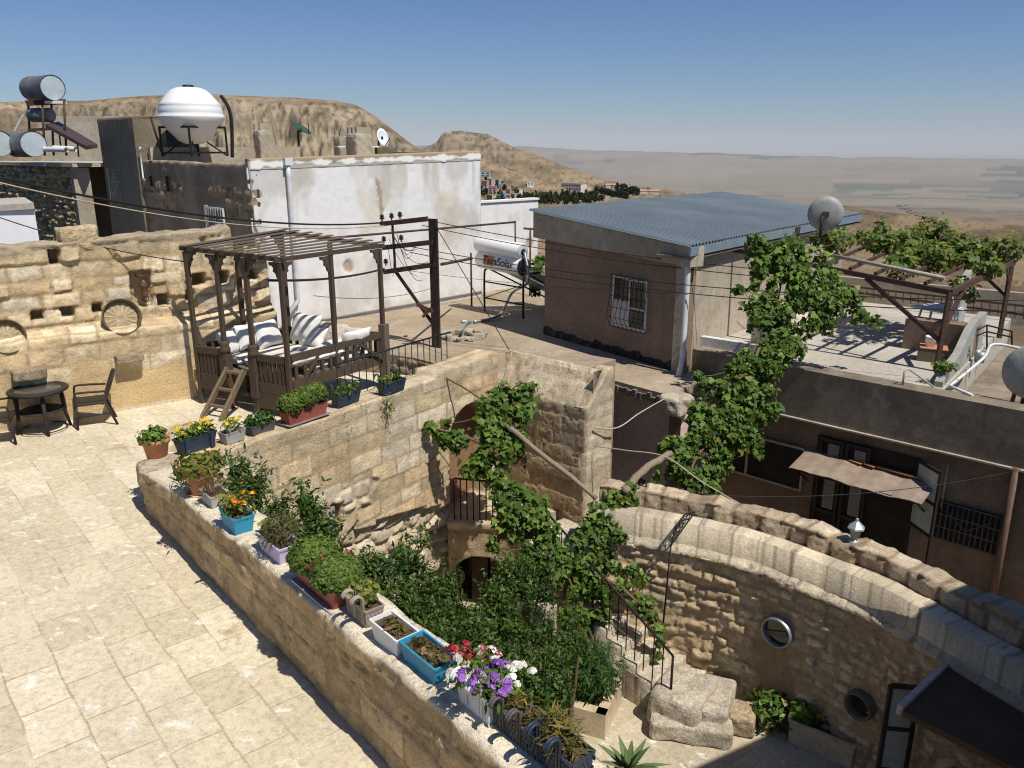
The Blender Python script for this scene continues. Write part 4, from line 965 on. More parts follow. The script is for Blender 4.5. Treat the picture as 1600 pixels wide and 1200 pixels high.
# chimneys
def chimney(px, pyt, wpx, Y, zb, pots=1, seed=0):
    q = UY(px, pyt, Y); w_ = wpx / F_PX * Y; h_ = q.z - zb; mb = MB()
    c = Vector((q.x, q.y, zb + h_ * .42)); stone_block(mb, c, (w_, w_, h_ * .88), (dsd, dsn, UPV), seed, .03, 7)
    ch = mb.build('chimney', M['brown_side'], wh); mb = MB()
    for s in (-.36, 0, .36) if pots > 1 else (-.36, .36): mb.box(c + UPV * (h_ * .5) + dsd * (s * w_), (w_ * .16, w_ * .8, h_ * .16), (dsd, dsn, UPV))
    mb.build('chimney_cap', M['brown_side'], ch)
chimney(409, 193, 22, 29.5, 3.8, 1, 91); chimney(533, 205, 18, 33, 3.8, 1, 92); chimney(560, 199, 30, 31.5, 3.8, 2, 93)

# ---- rough stone house far left
rh = empty('rough_stone_house', (-18, 31, -2), 'dark rough rubble house with a pale corner pier below the silver drums', 'house')
RHb = (WHc[0] + dsd.x * (uT0 - .15) + dsn.x * 1.0, WHc[1] + dsd.y * (uT0 - .15) + dsn.y * 1.0); RHa = (RHb[0] - .80 * 24 , RHb[1] + .60 * 24)
def rh_fn(u, z):
    d, e, s, r1, r2, r3, n1 = rubble(u, z, 241, .20, 1.7, .16, .3)
    return d, stone_col(s, r1, r2, r3, n1, [(.62, .43, .235), (.70, .52, .31), (.54, .38, .21), (.64, .47, .27)], (.22, .155, .095))
relief_wall('rubble_wall', [RHa, (RHb[0] - dsd.x * .75, RHb[1] - dsd.y * .75)], ROOF - 1.5, 3.86, .4, rh_fn, .06, .06, M['stone_rough'], rh)
mb = MB(); ca = V2(RHb) - dsd * .72; mb.prism([(ca.x + dsn.x * .1, ca.y + dsn.y * .1), (ca.x + dsd.x * .35 + dsn.x * .1, ca.y + dsd.y * .35 + dsn.y * .1), (ca.x + dsd.x * .35 - dsn.x * .5, ca.y + dsd.y * .35 - dsn.y * .5), (ca.x - dsn.x * .5, ca.y - dsn.y * .5)], ROOF - 1.5, 3.84); mb.build('corner_pier', M['brown_side'], rh)
sl2 = V2(RHa); mb = MB(); mb.prism([(RHa[0] + dsn.x * .15, RHa[1] + dsn.y * .15), (RHb[0] - dsd.x * .1 + dsn.x * .15, RHb[1] - dsd.y * .1 + dsn.y * .15), (RHb[0] - dsn.x * 6, RHb[1] - dsn.y * 6), (RHa[0] - dsn.x * 6, RHa[1] - dsn.y * 6)], 3.87, 4.0); mb.build('roof_slab', M['conc_floor'], rh)
# pale blockwork building behind the drums
bh = empty('block_house', (-19, 38, -2), 'unpainted blockwork house wall behind the drums at the left edge', 'house')
Ya = 37.5
def bk_fn(u, z):
    d, e, s, r1, r2, r3, n1 = ashlar(u, z, 251, (.4, .5), (.7, 1.1), .01, .03, .01, .01)
    return d, stone_col(s, r1, r2, r3, n1, [(.46, .34, .22), (.42, .32, .21), (.40, .31, .22)], (.30, .24, .17))
a = UY(-60, 166, Ya); b = UY(56, 166, Ya); relief_wall('wall', [(a.x, a.y), (b.x, b.y)], 0, lambda u: a.z + (fbm(u * 1.5, u * 0, 2, 3) - .5) * .3, .3, bk_fn, .1, .1, M['stone'], bh)
a = UY(56, 178, Ya); b = UY(262, 178, Ya + .4); wall_panel('rendered_wall', (a.x, a.y), (b.x, b.y), 0, UY(100, 181, Ya).z, .3, M['fascia'], bh)
# small white hut at the left edge
q0 = UY(-60, 318, 18.6); q1 = UY(52, 318, 20.2)
sh = empty('white_hut', (-11.8, 20, 0), 'small whitewashed hut roof corner at the left edge behind the ashlar wall', 'hut')
mb = MB(); mb.prism([(q0.x, q0.y), (q1.x, q1.y), (q1.x - 1.6, q1.y + 2.2), (q0.x - 1.6, q0.y + 2.2)], 0, q1.z - .12); mb.build('wall', M['white_paint'], sh)
mb = MB(); mb.prism([(q0.x, q0.y - .08), (q1.x + .06, q1.y - .08), (q1.x - 1.55, q1.y + 2.3), (q0.x - 1.6, q0.y + 2.3)], q1.z - .119, q1.z + .02); mb.build('roof', M['conc_floor'], sh)

# ---- brown house with the corrugated roof
BHa, BHb = (.95, 23.29), (4.15, 18.99)
bfd, bfn, _ = frame2(BHa, BHb); bsd = Vector((.64, .768, 0)); BHc = (BHb[0] + bsd.x * 11, BHb[1] + bsd.y * 11); BHd = (BHa[0] + bsd.x * 11, BHa[1] + bsd.y * 11)
bsn = Vector((bsd.y, -bsd.x, 0))
br = empty('brown_house', (3.4, 22.5, ROOF), 'brown rendered house with blue grey corrugated metal roof and barred window', 'house')
zrl, zrr = 2.86, 2.40                                            # roof heights at the left and right eaves
mb = MB(); mb.prism([(BHa[0], BHa[1]), (BHb[0], BHb[1]), (BHb[0] - bfn.x * .3, BHb[1] - bfn.y * .3), (BHa[0] - bfn.x * .3, BHa[1] - bfn.y * .3)], ROOF - .05, [2.12, 1.95, 1.95, 2.12]); mb.build('wall', M['brown_plaster'], br)
wall_panel('side_wall', BHb, BHc, ROOF - .6, 2.2, .3, M['brown_side'], br); wall_panel('left_wall', BHd, BHa, ROOF - .05, 2.5, .3, M['brown_side'], br)
fa = V2(BHa) + bfn * .22 - bfd * .28; fb = V2(BHb) + bfn * .22 + bfd * .25
mb = MB(); mb.prism([(fa.x, fa.y), (fb.x, fb.y), (fb.x - bfn.x * .45, fb.y - bfn.y * .45), (fa.x - bfn.x * .45, fa.y - bfn.y * .45)], [2.12, 1.93, 1.93, 2.12], [zrl - .02, zrr - .02, zrr - .02, zrl - .02]); mb.build('fascia', M['fascia'], br)
# corrugated sheet: ribs run parallel to the front edge
ra = fa + bfn * .10 - bfd * .12; rb = fb + bfn * .10 + bfd * .06; Lr = (rb - ra).length; Dr = 12.2; ns = 74; vs = []; fs = []
for k in range(ns * 6 + 1):
    t = k / 6; ph = t % 1; hz_ = (0.0, .0, .0, .045, .058, .045)[k % 6]
    p = ra + bsd * (Dr * t / ns)
    for j in range(9):
        e = p + bfd * (Lr * j / 8); vs.append((e.x, e.y, zrl + (zrr - zrl) * j / 8 + .012 + hz_))
for k in range(ns * 6):
    for j in range(8): fs.append((k * 9 + j, k * 9 + j + 1, k * 9 + 10 + j, k * 9 + 9 + j))
mb = MB(); mb.add(vs, fs); rf = mb.build('roof', M['blue_roof'], br)
mb = MB(); p0 = rb + bsd * -.02; p1 = rb + bsd * Dr; mb.bar((p0.x, p0.y, zrr - .10), (p1.x, p1.y, zrr - .10), .05, .20); mb.build('eave_trim', M['trim_metal'], rf)
mb = MB(); mb.bar((p0.x - bfd.x * .5, p0.y - bfd.y * .5, zrr - .26), (p1.x - bfd.x * .5, p1.y - bfd.y * .5, zrr - .26), .95, .05); mb.build('soffit', M['dark_plaster'], rf)
for dd in (6.4,):
    q = rb + bsd * dd + bfd * .03; mb = MB(); mb.box((q.x, q.y, zrr - .10), (.35, .03, .21), (bsd, bsn, UPV)); mb.build('patch', M['panel'], rf)
# window of the front
wq = (UW(957, 432, BHa, BHb) + UW(1013, 518, BHa, BHb)) / 2 + bfn * .01
window(br, wq, 1.24, 1.32, bfd, bfn, 'frame_white', 2, True, True, .14, gx=8, gy=5, tr=-.1)
# torn roofing felt strip at the foot
def felt(u, z): return .02 + .02 * fbm(u * 5, z * 8, 1, 3), np.tile(np.array((.03, .027, .024)), (len(u), 1)) * (.7 + .8 * fbm(u * 8, z * 8, 2, 3))[:, None]
relief_wall('felt_strip', [BHa, BHb], ROOF - .04, lambda u: ROOF + .20 + (fbm(u * 4, u * 0, 261, 4) - .5) * .24, .03, felt, .03, .05, M['stone'], br)
# downpipe on the corner
q = V2(BHb) + bfn * .12 + bfd * .10
mb = MB(); mb.tube([(q.x + .05, q.y, 2.2), (q.x, q.y, 2.0), (q.x, q.y, -.2), (q.x - .02, q.y - .03, -.35), (q.x - .10, q.y - .10, -.75), (q.x - .10, q.y - .10, -2.0)], .068, 10); mb.tube([(q.x - .10, q.y - .10, -1.9), (q.x + .06, q.y - .12, -2.05), (q.x + .06, q.y - .12, -4.4)], .06, 8)
mb.build('downpipe', M['pvc'], br)
M['bounce_plaster'] = make_plaster('bounce_lit_render', (.60, .47, .39), (.50, .38, .31), None, .5, False, amt=.4)  # lighter copy of the brown render, bounced light put into its colour
# lower storey with the projecting ledge
LA, LB = (1.7, 19.05), (3.62, 17.05); ld, ln, _ = frame2(LA, LB)
wall_panel('lower_wall', (LA[0], LA[1]), (LB[0], LB[1]), CT - .4, ROOF - .24, .3, M['bounce_plaster'], br, inset=.28)
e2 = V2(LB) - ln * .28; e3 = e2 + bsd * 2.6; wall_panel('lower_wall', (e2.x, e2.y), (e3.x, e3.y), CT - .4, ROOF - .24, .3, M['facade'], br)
e4 = (4.62, 19.35)
mb = MB(); a = V2(LA) - ld * .5
for k in range(26):
    u_ = k / 25; p = a.lerp(V2(LB) + ld * .12, u_); mb.box((p.x, p.y, ROOF - .17 + .02 * math.sin(k * 2.1)), (.11, .10 + .03 * math.sin(k * 1.3), .15 + .05 * math.sin(k * 3.7)), (ld, ln, UPV))
mb.build('felt_edge', M['conc_dark'], br)
mb = MB(); stone_block(mb, (LB[0] + .06, LB[1] + .12, ROOF - .2), (.62, .6, .42), (ld, ln, UPV), 95, .05, 7); mb.build('ledge_end', M['brown_side'], br)

# ---- terrace house with the vine pergola on its roof
FA, FB = (4.52, 19.45), (11.6, 12.75); fd, fn, _ = frame2(FA, FB)
vt = empty('terrace_building', (8, 17, CT), 'dark rendered building in shade with barred window and doors below the vine roof terrace', 'house')
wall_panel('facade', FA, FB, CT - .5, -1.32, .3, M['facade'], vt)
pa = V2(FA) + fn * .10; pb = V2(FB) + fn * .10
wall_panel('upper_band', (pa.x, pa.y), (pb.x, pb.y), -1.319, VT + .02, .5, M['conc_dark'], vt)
mb = MB(); mb.bar((pa.x + fn.x * .03, pa.y + fn.y * .03, -1.33), (pb.x + fn.x * .03, pb.y + fn.y * .03, -1.33), .10, .035); mb.build('string_course', M['fascia'], vt)
wv0 = V2(FA); bk1 = V2((10.3, 26.4)); bk2 = V2((14.2, 23.6)); fr2 = V2(FB)
sw0 = U(1472, 606, VT); mb = MB(); mb.prism([(FA[0] + .2, FA[1] + .2), (sw0.x - .05, sw0.y - .15), (sw0.x + 5.6, sw0.y + 7.0), (bk2.x + .5, bk2.y + .5), (bk1.x, bk1.y)], VT - .9, VT); mb.build('terrace_slab', M['conc_floor'], vt)
mb = MB(); mb.prism([(sw0.x - .3, sw0.y - .4), (FB[0] - .1, FB[1] + .3), (FB[0] + 6, FB[1] + 6), (sw0.x + 5.6, sw0.y + 6.9)], VT - 1.0, VT - .72); mb.build('lower_slab', M['conc_dark'], vt)
wall_panel('back_parapet', (bk1.x - 3.2, bk1.y + 2.6), (bk2.x + 3, bk2.y - 2.4), VT - .2, VT + .75, .2, M['brown_side'], vt)
p0 = V2(FA) + bsd * .15 + fd * .25; p1 = p0 + Vector((.72, -.30, 0)) * 2.2
mb = MB(); mb.bar((FA[0] + .25, FA[1] + .3, VT + .12), (FA[0] + 1.75, FA[1] - .95, VT + .12), .18, .28); mb.build('kerb', M['white_wall'], vt)
def fpt(px, py): return UW(px, py, FA, FB)
# facade openings
def rect_open(name, px0, py0, px1, py1, mat, parent, out=.02, dep=.06):
    a = fpt(px0, py0); b = fpt(px1, py1); c = (a + b) / 2; w_ = (V2(b) - V2(a)).length; h_ = abs(a.z - b.z)
    mb = MB(); mb.box(c + fn * out, (w_, dep, h_), (fd, fn, UPV)); return mb.build(name, mat, parent), c, w_, h_
o_, c, w_, h_ = rect_open('dark_opening', 1145, 672, 1252, 765, M['dark'], vt); c0, w0, h0 = c, w_, h_
mb = MB()
for s in (-1, 1): mb.box(c0 + UPV * s * h0 / 2 + fn * .07, (w0, .05, .05), (fd, fn, UPV))
for s in (-1, -.5, 1): mb.box(c0 + fd * s * w0 / 2 + fn * .068, (.05, .05, h0), (fd, fn, UPV))
mb.build('rail_frame', M['brown_side'], o_)
# double door with glazed leaves under the canopy
dl = fpt(1274, 735); dr = fpt(1428, 775); dz1 = -1.62; dz0 = CT - .3
dw = (V2(dr) - V2(dl)).length; dc = (V2(dl) + V2(dr)) / 2 + UPV * ((dz1 + dz0) / 2)
mb = MB(); mb.box(dc + fn * .015, (dw, .06, dz1 - dz0), (fd, fn, UPV)); df = mb.build('doorway', M['dark'], vt)
mb = MB(); lw_ = dw * .26
for k in (0, 1):
    x0 = -dw / 2 + .06 + k * (lw_ + .03); cx = dc + fd * (x0 + lw_ / 2) + fn * .09 + UPV * .0
    for s in (-1, 1): mb.box(cx + fd * s * (lw_ / 2 - .04), (.07, .05, dz1 - dz0), (fd, fn, UPV))
    for zz in (dz1 - .05, dz1 - .85, dz1 - 1.75, dz0 + .1): mb.box(Vector((cx.x, cx.y, zz)) + fn * .004, (lw_ - .15, .045, .08), (fd, fn, UPV))
lf = mb.build('door_leaf', M['door_dark'], df)
for k in (0, 1):
    x0 = -dw / 2 + .06 + k * (lw_ + .03); cx = dc + fd * (x0 + lw_ / 2) + fn * .085; mb = MB()
    mb.box(Vector((cx.x, cx.y, dz1 - .9)) + fd * .05, (lw_ * .45, .02, 1.55), (fd, fn, UPV)); mb.build('glass', mat_simple('frosted_glass', (.17, .17, .165), .4, var=.2), lf)
mb = MB(); hx = dc + fd * (dw / 2 - .02); od = (fn * .62 + fd * .78).normalized(); on = Vector((od.y, -od.x, 0)); ww = .75
for t_ in (0.02, .98): mb.box(Vector((hx.x, hx.y, (dz1 + dz0) / 2)) + od * (ww * t_), (.06, .05, dz1 - dz0), (od, on, UPV))
for zz in (dz1 - .05, dz1 - .75, dz1 - 1.45, dz0 + .2): mb.box(Vector((hx.x, hx.y, zz)) + od * ww / 2, (ww, .04, .07), (od, on, UPV))
lf2 = mb.build('door_leaf', M['door_dark'], df)
mb = MB(); mb.box(Vector((hx.x, hx.y, dz1 - .78)) + od * ww / 2, (ww - .1, .02, 1.4), (od, on, UPV)); mb.build('glass', mat_simple('pale_glass', (.40, .46, .44), .3, var=.25, scale=4), lf2)
# barred window on the right
o_, c, w_, h_ = rect_open('barred_window', 1460, 778, 1566, 868, M['dark'], vt)
mb = MB()
for k in range(15): mb.tube([c + fd * ((k / 14 - .5) * w_) + UPV * h_ * .5 + fn * .10, c + fd * ((k / 14 - .5) * w_) - UPV * h_ * .5 + fn * .10], .012, 5)
for k in range(4): mb.tube([c - fd * w_ * .5 + UPV * (k / 3 - .5) * h_ + fn * .10, c + fd * w_ * .5 + UPV * (k / 3 - .5) * h_ + fn * .10], .014, 5)
mb.tube([c - fd * w_ * .3 + UPV * .3 * h_ + fn * .11, c + fn * .11 - UPV * .1 * h_, c + fd * w_ * .3 + UPV * .3 * h_ + fn * .11], .012, 5)
mb.build('grille', mat_simple('grey_bars', (.10, .095, .09), .6), o_)
a = fpt(1483, 725); b = fpt(1468, 790); mb = MB(); mb.tube([a + fn * .06, Vector((a.x, a.y, b.z)) + fn * .06], .02, 6); mb.build('conduit', M['fascia'], vt)
# brown downpipe at the right
a = fpt(1592, 728); mb = MB(); mb.tube([Vector((a.x, a.y, a.z)) + fn * .12, Vector((a.x, a.y, CT - .4)) + fn * .12], .075, 8); mb.build('downpipe', mat_simple('brown_pipe', (.16, .095, .065), .6), vt)
# stepped concrete parapet wall beside the drum
k1 = U(1478, 600, VT); k2 = UY(1530, 540, 17.6)
def step_wall(pts, thick, label_parent, name='side_parapet'):
    for i in range(len(pts) - 1):
        (a, za), (b, zb) = pts[i], pts[i + 1]; wall_panel(name, a, b, VT - .2, za, thick, M['conc'], label_parent, zb)
s0 = U(1472, 606, VT); s1 = s0 + Vector((.62, .78, 0)) * 2.0; s2 = s0 + Vector((.62, .78, 0)) * 4.6; s3 = s0 + Vector((.62, .78, 0)) * 9
mb = MB(); sdir = Vector((.62, .78, 0)); snn = Vector((.78, -.62, 0))
prof = [(0, VT + .12), (.5, VT + .30), (1.6, VT + .42), (2.6, VT + .82), (3.3, VT + .92), (4.4, VT + .92)]
vs = []
for (t_, zz) in prof:
    p = s0 + sdir * t_; vs += [(p.x, p.y, VT - .8), (p.x, p.y, zz), (p.x - snn.x * .16, p.y - snn.y * .16, zz), (p.x - snn.x * .16, p.y - snn.y * .16, VT - .8)]
fs = [(0, 3, 2, 1), (len(vs) - 4, len(vs) - 3, len(vs) - 2, len(vs) - 1)]
for i in range(len(prof) - 1):
    for k in range(4): fs.append((i * 4 + k, i * 4 + (k + 1) % 4, i * 4 + 4 + (k + 1) % 4, i * 4 + 4 + k))
mb.add(vs, fs); mb.build('stepped_parapet', M['conc'], vt)
q = s0 + sdir * 4.9; wall_panel('side_parapet', ((q - snn * .9).x, (q - snn * .9).y), ((q + sdir * 2.3 - snn * .9).x, (q + sdir * 2.3 - snn * .9).y), VT - .1, VT + 1.0, .15, M['conc'], vt, VT + 1.55)
q2 = U(1425, 570, VT); 
wall_panel('planter_wall', (q2.x + .5, q2.y + 1.6), (q2.x + 1.7, q2.y + .6), VT - .05, VT + .75, .5, M['brown_plaster'], vt)
# house on our own side whose roof shades the lower right corner
nh = empty('neighbour_house', (6.5, 3.5, CT), 'flat roofed house just right of the viewpoint that shades the stone canopy', 'house')
CA, CB = (8.25, 7.48), (4.75, 5.55); g1 = Vector((CB[0] - CA[0], CB[1] - CA[1], 0)).normalized(); g2 = Vector((-g1.y, g1.x, 0))
if g2.y > 0: g2 = -g2
pc = [(CA[0], CA[1]), (CB[0], CB[1]), (CB[0] + g2.x * 5, CB[1] + g2.y * 5), (CA[0] + g2.x * 5, CA[1] + g2.y * 5)]
mb = MB(); mb.prism([(CA[0] + g2.x * .3, CA[1] + g2.y * .3), (CB[0] + g2.x * .3, CB[1] + g2.y * .3), pc[2], pc[3]], CT, 3.75); mb.build('wall', M['brown_side'], nh)
mb = MB(); mb.prism(pc, 3.752, 4.0); mb.build('roof', M['roof_dirt'], nh)
# ================================================================== THINGS ON THE TERRACE
def bez(pts, n=6): return smooth_path(pts, n)
# ---- timber pergola daybed
FL, FR, BR, BL = Vector((-5.80, 14.40, 0)), Vector((-3.87, 13.47, 0)), Vector((-2.52, 15.40, 0)), Vector((-4.50, 15.90, 0))
pg = empty('pergola_daybed', (-4.2, 14.9, 0), 'weathered timber four poster daybed with slatted pergola roof and balustrade', 'daybed')
HT = 2.80
def ht(s, t): return (2.88 * (1 - s) + 2.80 * s) * (1 - t) + (3.02 * (1 - s) + 2.80 * s) * t
dF = (FR - FL).normalized(); dR = (BR - FR).normalized(); dBk = (BR - BL).normalized(); dLs = (BL - FL).normalized()
def post(p, z0, z1, w_=.085, turned=False, lean=Vector((0, 0, 0))):
    mb = MB(); mb.bar(p + UPV * z0, p + UPV * z1 + lean, w_, w_, dF)
    if turned: mb.lathe(p + UPV * 1.05, [(.07, 0), (.10, .02), (.10, .08), (.075, .12), (.095, .17), (.07, .22)], 10, cap0=True, cap1=True); mb.bar(p + UPV * .3, p + UPV * 1.05, .15, .15, dF)
    return mb.build('post', M['wood'], pg)
f1 = FL.lerp(FR, .33); f2 = FL.lerp(FR, .64)
hFL, hFR, hBR, hBL = ht(0, 0), ht(1, 0), ht(1, 1), ht(0, 1)
PST = [(FL, 0, 0, hFL), (FR, .35, 0, hFR), (BR, .9, 0, hBR), (BL, 0, 0, hBL), (f1, .3, 1, ht(.33, 0)), (f2, .3, 1, ht(.64, 0)), (FL.lerp(BL, .5), 0, 0, ht(0, .5)), (BL.lerp(BR, .5), .3, 0, ht(.5, 1)), (FR.lerp(BR, .47), .72, 0, ht(1, .47))]
for (p, z0, tw, hh) in PST: post(p, z0, hh - .05, .072, turned=bool(tw))
def beam(a, b, za, zb, w_=.06, h_=.075, name='beam', mat='wood', ext=.12):
    mb = MB(); d = (b - a).normalized(); mb.bar(a - d * ext + UPV * za, b + d * ext + UPV * zb, w_, h_); return mb.build(name, M[mat], pg)
beam(FL, FR, hFL, hFR); beam(FR, BR, hFR + .002, hBR + .002); beam(BL, BR, hBL, hBR, ext=.05); beam(FL, BL, hFL + .003, hBL + .003, ext=.05)
def bracket(p, d, z=HT - .06):
    mb = MB(); pts = [(0, 0), (.20, 0), (.185, -.05), (.13, -.06), (.10, -.10), (.115, -.15), (.06, -.19), (.045, -.25), (0, -.30)]
    sd_ = Vector((d.y, -d.x, 0)) * .02; c = p + d * .04 + UPV * z
    A_ = [c + d * x + UPV * y + sd_ for x, y in pts]; B_ = [c + d * x + UPV * y - sd_ for x, y in pts]; k = len(pts)
    mb.add(A_ + B_, [tuple(range(k)), tuple(range(2 * k - 1, k - 1, -1))] + [(i, i + k, (i + 1) % k + k, (i + 1) % k) for i in range(k)]); mb.build('bracket', M['wood'], pg)
for p, d, hh in [(FL, dF, hFL), (f1, dF, ht(.33, 0)), (f2, dF, ht(.64, 0)), (FR, -dF, hFR), (BR, -dR, hBR), (FR, dR, hFR), (FR.lerp(BR, .47), -dR, ht(1, .47)), (FL.lerp(BL, .5), dLs, ht(0, .5)), (BL, -dLs, hBL), (f1, -dF, ht(.33, 0)), (f2, -dF, ht(.64, 0))]: bracket(p, d, hh - .05)
rng = random.Random(4)
for k in range(9):
    t = (k + .25) / 8.6; a = FL.lerp(FR, t); b = BL.lerp(BR, t)
    d = (b - a).normalized(); mb = MB(); j = rng.uniform(-.03, .03)
    mb.bar(a - d * .10 + UPV * (ht(t, 0) + .055 + j * .3), b + d * (.16 + j * 3) + UPV * (ht(t, 1) + .055 - j * .2), .10, .022); mb.build('slat', M['wood_roof'], pg)
# platform
SZ = .72
mb = MB()
for k in range(10):
    t0 = k / 10 + .004; t1 = (k + 1) / 10 - .004
    a, b, c, d = FL.lerp(BL, t0), FR.lerp(BR, t0), FR.lerp(BR, t1), FL.lerp(BL, t1); mb.prism([(q.x, q.y) for q in (a, b, c, d)], SZ - .04, SZ)
mb.build('platform', M['wood_roof'], pg)
def side_panel(a, b, z0, z1, nb, name='balustrade'):
    d = (b - a).normalized(); L = (b - a).length; n_ = Vector((d.y, -d.x, 0)); mb = MB()
    o = mb.bar(a + UPV * (z1 - .05), b + UPV * (z1 - .05), .06, .12); r_ = mb.build(name, M['wood'], pg)
    mb = MB(); mb.bar(a + UPV * (z0 + .09), b + UPV * (z0 + .09), .055, .17); mb.build('bottom_rail', M['wood'], r_)
    for k in range(nb):
        p = a + d * (L * (k + .5) / nb); mb = MB(); w_ = .065
        mb.bar(p + UPV * (z0 + .165), p + UPV * (z1 - .105), w_, .03, n_); mb.build('baluster', M['wood'], r_)
side_panel(FR + dR * .06, BR - dR * .06, .50, 1.14, 11); side_panel(f2 + dF * .1, FR - dF * .06, .42, 1.10, 6); side_panel(FL + dF * .06, f1 - dF * .1, .42, 1.10, 6)
side_panel(FL + dLs * .06, BL - dLs * .06, .45, 1.12, 10); side_panel(BL + dBk * .06, BR - dBk * .06, .45, 1.12, 9)
for a, b, z0, z1 in [(f2, FR, .12, .44), (FL, f1, .30, .46)]:
    mb = MB(); d = (b - a).normalized(); mb.bar(a + UPV * ((z0 + z1) / 2) , b + UPV * ((z0 + z1) / 2), .05, z1 - z0); mb.build('skirt', M['wood'], pg)
mb = MB(); mb.bar(FR + UPV * .56 + dR * .25, FR + UPV * 1.02 + dR * .62 + Vector((.05, -.03, 0)), .045, .05); mb.build('brace', M['wood'], pg)
mb = MB(); mb.bar(BR + UPV * .62 - dR * .1 + Vector((.05, -.03, 0)), BR + UPV * 1.05 - dR * .72 + Vector((.05, -.03, 0)), .045, .05); mb.build('brace', M['wood'], pg)
mb = MB(); mb.bar(BR + UPV * .0 + Vector((.02, -.02, 0)), BR + UPV * 1.30 + Vector((.02, -.02, 0)), .16, .14, dF); mb.build('corner_leg', M['wood_roof'], pg)
for p in (FR + dR * .1, FR.lerp(BR, .5), f2, f1): mb = MB(); mb.bar(p * 1.0, p + UPV * .46, .11, .11, dF); mb.build('leg', M['wood'], pg)
# ---- ladder leaning on the daybed
ld_ = empty('ladder', (-5.0, 13.25, 0), 'short grey wooden ladder leaning on the entry side of the daybed', 'ladder')
la = FL.lerp(FR, .40); lb = FL.lerp(FR, .58); ou = Vector((-.43, -.90, 0))
fa_ = la + ou * .62 + dF * -.22; fb_ = lb + ou * .62 + dF * -.17; ra_, rb_ = [], []
for p, f_ in ((la, fa_), (lb, fb_)):
    mb = MB(); mb.bar(f_ + UPV * .0, p + ou * .12 + UPV * .82, .055, .10, ou); mb.build('rail', M['wood_ladder'], ld_)
for t in (.25, .58, .92):
    a = fa_.lerp(la + ou * .12, t) + UPV * (.82 * t); b = fb_.lerp(lb + ou * .12, t) + UPV * (.82 * t); mb = MB(); mb.bar(a, b, .05, .045); mb.build('rung', M['wood_ladder'], ld_)
# ---- cushions and mattresses
def cushion(c, size, ax, mat, seed, name='cushion', n=14, puff=1.0, flat=False):
    rng = np.random.RandomState(seed); mb = MB(); vs = []; fs = []
    for s in (1, -1):
        for i in range(n + 1):
            for j in range(n + 1):
                x = i / n * 2 - 1; y = j / n * 2 - 1; e = (1 - abs(x) ** (6 if flat else 3.2)) * (1 - abs(y) ** (6 if flat else 3.2)); z = s * (max(e, 0) ** (.35 if flat else .55)) * puff
                pin = 1 - .10 * (abs(x) * abs(y)) ** 2 if False else 1; k = 1 - .12 * (1 - abs(x)) * abs(y) ** 4; k2 = 1 - .12 * (1 - abs(y)) * abs(x) ** 4
                wz = .10 * math.sin(3.3 * x + seed) * math.sin(2.7 * y + seed * 2) + .05 * math.sin(9 * x + 5 * y + seed)
                vs.append(Vector(c) + ax[0] * (x * k2 * size[0] / 2) + ax[1] * (y * k * size[1] / 2) + ax[2] * ((z + wz * (abs(z) ** .5)) * size[2] / 2))
    N1 = (n + 1) ** 2
    for s in (0, 1):
        for i in range(n):
            for j in range(n):
                q = [s * N1 + i * (n + 1) + j, s * N1 + (i + 1) * (n + 1) + j, s * N1 + (i + 1) * (n + 1) + j + 1, s * N1 + i * (n + 1) + j + 1]
                fs.append(tuple(q if s == 0 else q[::-1]))
    mb.add(vs, fs, True); return mb.build(name, mat)
ctr = (FL + FR + BR + BL) / 4
def P(s, t, z): return FL.lerp(FR, s).lerp(BL.lerp(BR, s), t) + UPV * z      # s along the front, t to the back
axh = (dF, dLs, UPV)
def lean_ax(back, up_t=.35):
    """cushion leaning against a side: back = horizontal direction it leans towards"""
    n_ = (back * -.93 + UPV * up_t).normalized(); a = back.cross(UPV).normalized(); return (a, n_.cross(a), n_)
for c, size, ax, mt, lb_ in [
    (P(.16, .52, SZ + .07), (1.7, .60, .15), (dLs, dF, UPV), 'mattress', 'quilted cream mattress along the wall side of the daybed'),
    (P(.52, .83, SZ + .07), (1.1, .62, .15), (dBk, dR, UPV), 'mattress', 'quilted cream mattress along the back of the daybed'),
    (P(.84, .55, SZ + .07), (1.6, .58, .16), (dR, dF, UPV), 'mattress', 'quilted cream mattress along the right balustrade of the daybed')]:
    o = cushion(c, size, ax, M[mt], len(lb_), 'mattress', 16, flat=True); tag(o, lb_, 'mattress', 'mattresses on the daybed')
